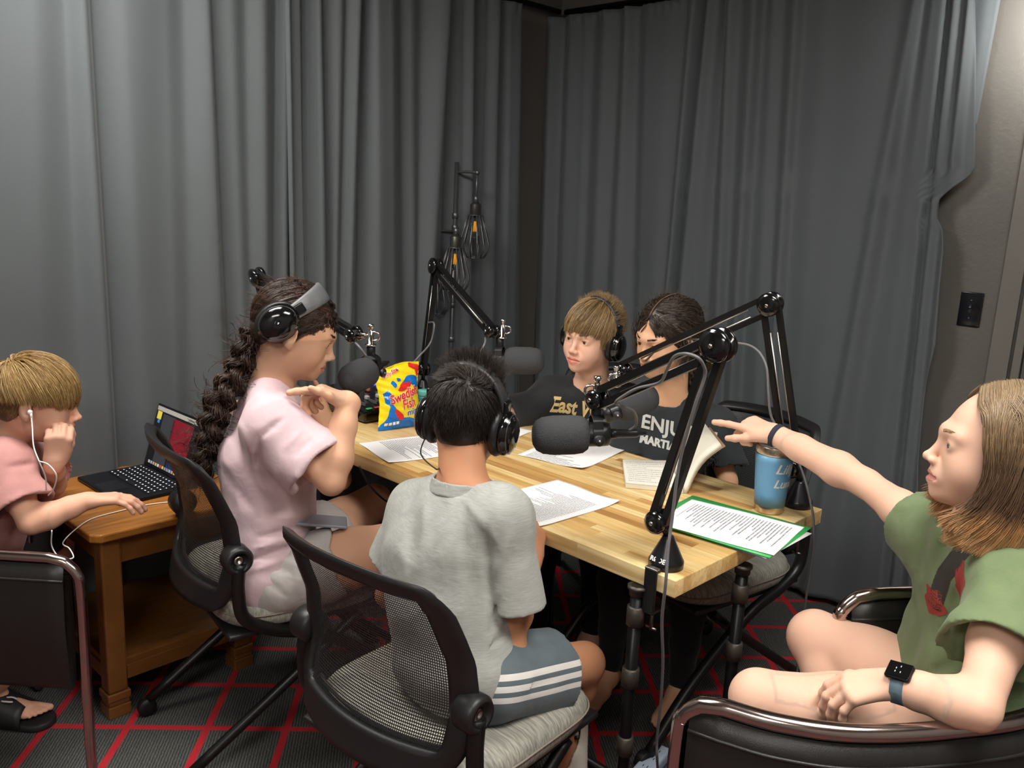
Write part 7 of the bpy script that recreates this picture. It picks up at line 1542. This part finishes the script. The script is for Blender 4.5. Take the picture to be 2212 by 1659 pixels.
# printed graphic: dark band and red roses down the chest
def patch_print(poly, tgt, org, right, up, m, name, root):
    n = 64; P = np.array(poly); lo, hi = P.min(0), P.max(0); xs = np.linspace(lo[0], hi[0], n); ys = np.linspace(lo[1], hi[1], n)
    def ins(x, y):
        c = False; j = len(P) - 1
        for i in range(len(P)):
            if (P[i][1] > y) != (P[j][1] > y) and x < (P[j][0] - P[i][0]) * (y - P[i][1]) / (P[j][1] - P[i][1]) + P[i][0]: c = not c
            j = i
        return c
    gv, gf = [], []
    for i in range(n - 1):
        for j in range(n - 1):
            if ins((xs[i] + xs[i + 1]) / 2, (ys[j] + ys[j + 1]) / 2): k = len(gv); gv += [(xs[i], ys[j], 0), (xs[i + 1], ys[j], 0), (xs[i + 1], ys[j + 1], 0), (xs[i], ys[j + 1], 0)]; gf.append((k, k + 1, k + 2, k + 3))
    return project_text('', 1, tgt, org, right, up, m, name, root, verts=(np.array(gv), gf), lift=.0010)
upE = V(0, 0, 1); rtE = nrm(V(.72, -.69, 0)); og = at(2060, 1230, 1.42)
blob = lambda cx, cy, a, b_, k=0: [(cx + a * math.cos(t) * (1 + .18 * math.sin(5 * t + k)), cy + b_ * math.sin(t) * (1 + .18 * math.cos(4 * t + k))) for t in np.linspace(0, 2 * PI, 30)[:-1]]
patch_print([(.02, .075), (.035, .06), (.0, -.02), (-.012, -.09), (-.045, -.09), (-.035, -.02), (.0, .05)], oE, og, rtE, upE, mat('charcoal shirt print', '#33302c', .8), 'dark_print', RE_)
M_ROSE = mat('faded red rose print', '#9c3a36', .8)
patch_print(blob(.022, -.005, .014, .034), oE, og, rtE, upE, M_ROSE, 'rose_print', RE_); patch_print(blob(-.030, -.080, .026, .026, 2), oE, og, rtE, upE, M_ROSE, 'rose_print', RE_)
# bob hair with lighter tips
def m_bob(name, dk):
    m, nt, b = newmat(name); L = nt.links.new; geo = N(nt, 'ShaderNodeNewGeometry'); sp = N(nt, 'ShaderNodeSeparateXYZ'); L(geo.outputs['Position'], sp.inputs[0])
    z0 = HE.W(0, 0, -.15)[2]; z1 = HE.W(0, 0, .115)[2]; mr = N(nt, 'ShaderNodeMapRange'); mr.inputs['From Min'].default_value = z0; mr.inputs['From Max'].default_value = z1; L(sp.outputs[2], mr.inputs['Value'])
    nz = N(nt, 'ShaderNodeTexNoise', Scale=30.0, Detail=3.0); tc = N(nt, 'ShaderNodeTexCoord'); L(tc.outputs['Object'], nz.inputs['Vector']); ad = N(nt, 'ShaderNodeMath', operation='MULTIPLY_ADD'); L(nz.outputs['Fac'], ad.inputs[0]); ad.inputs[1].default_value = .14; L(mr.outputs[0], ad.inputs[2])
    cr = N(nt, 'ShaderNodeValToRGB'); E = cr.color_ramp.elements; E[0].position = .10; E[0].color = lin('#d8ab7a'); E[1].position = .95; E[1].color = lin('#8f7a60')
    for p_, c in ((.22, '#be9162'), (.34, '#5e4634'), (.62, '#57432f'), (.78, '#7d664a')): e = E.new(p_); e.color = lin(c)
    L(ad.outputs[0], cr.inputs[0]); hs = N(nt, 'ShaderNodeHueSaturation'); hs.inputs['Value'].default_value = dk; L(cr.outputs[0], hs.inputs['Color']); L(hs.outputs[0], b.inputs['Base Color']); b.inputs['Roughness'].default_value = .42; return m
HCE = [m_bob('bob hair %d' % i, k) for i, k in enumerate((.88, 1.0, 1.15))]
def accE(q):
    x, y, z = q
    if y > .052: return False
    if y > .038 and z < .045: return False
    return z > .0 and abs(x + .0) > .0015
def flE(p, u, i):
    if p[2] < -.150 + .10 * max(0, p[1]) : return None
    side = math.copysign(1, p[0]); t = V(side * 1.0, -.45, -.25) if p[2] > .085 else V(side * .25, -.42 if p[1] > .02 else -.1, -1.0)
    if p[2] < -.02: t = V(-side * .05, .10 + .5 * (p[2] < -.09), -1)
    return t
def bodyE(p):
    if p[2] < .02 and abs(p[0]) < .080 and p[1] > -.07: p = V(math.copysign(.080 + .01 * (p[2] < -.05), p[0]), p[1], p[2])
    lim = np.interp(p[2], [-.15, -.10, -.04, .03, .06], [.062, .055, .038, .036, .050])
    if p[2] < .06 and p[1] > lim: p = V(p[0], lim, p[2])
    return p
bE = Tuft(); v, f = hair_cap(HE, lambda F: (HE.E(F, (0, .118, -.010), (.095, .085, .135), .01, True),), 1.0, extra=lambda F: (F.chain([HE.W(.055, -.045, .0), HE.W(.058, -.045, -.115)], [.040, .034], .02), F.chain([HE.W(-.055, -.045, .0), HE.W(-.058, -.045, -.115)], [.040, .034], .02), F.chain([HE.W(0, -.07, .0), HE.W(0, -.070, -.115)], [.045, .036], .03))); add_quads(bE, v, f, 0)
hair_strands(HE, 5200, accE, flE, HCE, .0165, 22, .0015, (.0, .06), 61, bE, jitter=.05, body=bodyE)
def lowE(n, seed):
    rg = np.random.default_rng(seed)
    for i in range(n):
        side = rg.choice([-1, 1]); y = rg.uniform(-.115, .016); x = side * math.sqrt(max(0, 1 - ((y + .03) / .11) ** 2)) * .094 + rg.normal() * .003; top = V(x * .92, y, rg.uniform(-.03, .03)); pts = []
        L0 = rg.uniform(.125, .165) + top[2] - .03 * max(0, y) * 3; ph = rg.uniform(0, 6)
        for j in range(9): t = j / 8; pts.append(HE.W(top[0] + side * .012 * math.sin(t * 2.6) - side * .012 * t ** 3, top[1] + .010 * t * math.sin(ph) + (.045 if y > -.02 else .02) * t ** 3, top[2] - L0 * t))
        w_ = .0016 * HE.s; bE.tube(pts, [w_, w_, w_, w_, w_, w_ * .95, w_ * .85, w_ * .6, w_ * .25], 3, int(rg.integers(0, 3)), cap=False)
lowE(3600, 62)
rg = np.random.default_rng(71)
for i in range(1500):
    sd = rg.choice([-1, 1]); y0 = rg.uniform(-.06, .050); t_ = (y0 + .06) / .110; j = lambda a: rg.normal() * a; o_ = rg.uniform(1.0, 1.035)
    P_ = [V(sd * .002, y0, 0), V(sd * .042, y0 + .004 * t_, 0)]; P_ = [CC + V(p[0], p[1] - CC[1], math.sqrt(max(0, 1 - (p[0] / CRR[0]) ** 2 - min(.98, ((p[1] - CC[1]) / CRR[1]) ** 2))) * CRR[2]) * 1.05 * o_ for p in P_]
    yb = -.015 + .052 * t_; P_ += [V(sd * (.071 + j(.002)), yb + .010 * t_ + j(.002), .062) * o_, V(sd * (.083 + j(.002)), yb + .004 * t_, .018) * o_, V(sd * (.088 + j(.003)), yb - .006 * t_ + j(.003), -.035), V(sd * (.088 + j(.003)), yb + .004 + j(.003), -.085), V(sd * (.082 + j(.004)), yb + .020 + .018 * t_ + j(.005), -.125 - rg.uniform(0, .022) + .012 * t_)]
    q = bez([HE.W(p) for p in P_], 3); w_ = .0015; bE.tube(q, [w_ * (.6 if k == 0 else 1) * (1 - .7 * (k / (len(q) - 1)) ** 3) for k in range(len(q))], 3, int(rg.integers(0, 3)), cap=False)
bE.build('hair', HCE, RE_); brows(HE, mat('fair brow', '#a08462', .6), RE_)
# watch, bracelets, wristband
def band(c, d, r, w, m, name, parent, flat=.0035, n=40, squash=(1, 1)):
    Fm = frame(d); b = MB(); G = []
    for i in range(n):
        a = 2 * PI * i / n; q = Fm @ V(math.cos(a) * squash[0], math.sin(a) * squash[1], 0); G.append([c + q * r - nrm(d) * w, c + q * (r + flat) - nrm(d) * w * .9, c + q * (r + flat) + nrm(d) * w * .9, c + q * r + nrm(d) * w, c + q * r - nrm(d) * w])
    G.append(G[0]); b.grid(np.array(G)); return b.build(name, m, parent)
dl = nrm(LwE - LeE); cw = LwE - dl * .012
wt = empty('wristwatch', cw, label='dark smartwatch with a slate strap on the near wrist over the armchair rail', cat='watch')
band(cw, dl, .0262, .011, mat('slate blue strap', '#5e7480', .5), 'strap', wt)
nn = nrm(np.cross(dl, V(0, 1, 0))); nn = nrm(V(-.15, -.35, .95) - np.dot(V(-.15, -.35, .95), dl) * dl); Rw = np.stack([np.cross(nn, dl) * -1, dl, nn], 1) if 0 else np.stack([np.cross(dl, nn), dl, nn], 1)
b = MB(); b.rbox((-.017, -.020, .0), (.017, .020, .0105), .005, R=Rw, t=cw + nn * .0255); cs_ = b.build('case', mat('graphite case', '#3b3b3f', .2, .8), wt)
b = MB(); b.rbox((-.015, -.018, .0098), (.015, .018, .0118), .0018, R=Rw, t=cw + nn * .0255); b.build('glass_face', M_GLOSS, cs_)
b = MB(); [b.box((x_, y_, .0118), (x_ + .0035, y_ + .0012, .0121), R=Rw, t=cw + nn * .0255) for x_, y_ in ((-.008, .004), (-.001, .004), (-.008, -.004), (.004, -.002))]; b.build('dial_marks', emit('watch marks', '#9fb3c4', .35), cs_)
c1 = LwE - dl * .040; bl = empty('bracelet', c1, label='neon green coiled bracelet next to the smartwatch', cat='bracelet'); Fm = frame(dl); b = MB(); b.tube([c1 + Fm @ V((.0285 + .0022 * math.cos(22 * a)) * math.cos(a), (.0285 + .0022 * math.cos(22 * a)) * math.sin(a), .0022 * math.sin(22 * a)) for a in np.linspace(0, 2 * PI, 264)[:-1]], .0016, 6, closed=True); b.build('coil', mat('neon green plastic', '#8fe03a', .4), bl)
c2 = LwE - dl * .032; bl2 = empty('bracelet', c2, label='coral coiled bracelet between the smartwatch and the green one', cat='bracelet'); b = MB(); b.tube([c2 + Fm @ V((.0280 + .0022 * math.cos(22 * a)) * math.cos(a), (.0280 + .0022 * math.cos(22 * a)) * math.sin(a), .0022 * math.sin(22 * a)) for a in np.linspace(0, 2 * PI, 264)[:-1]], .0016, 6, closed=True); b.build('coil', mat('coral plastic', '#e8705c', .4), bl2)
dr_ = nrm(RwE - ReE); c3 = RwE - dr_ * .008; wb_ = band(c3, dr_, .0268, .0065, mat('dark navy woven band', '#2a2a3c', .8, bump=.6, bscale=500), 'wristband', None, .0022); tag(wb_, 'dark navy woven band on the wrist of the pointing hand', 'wristband')
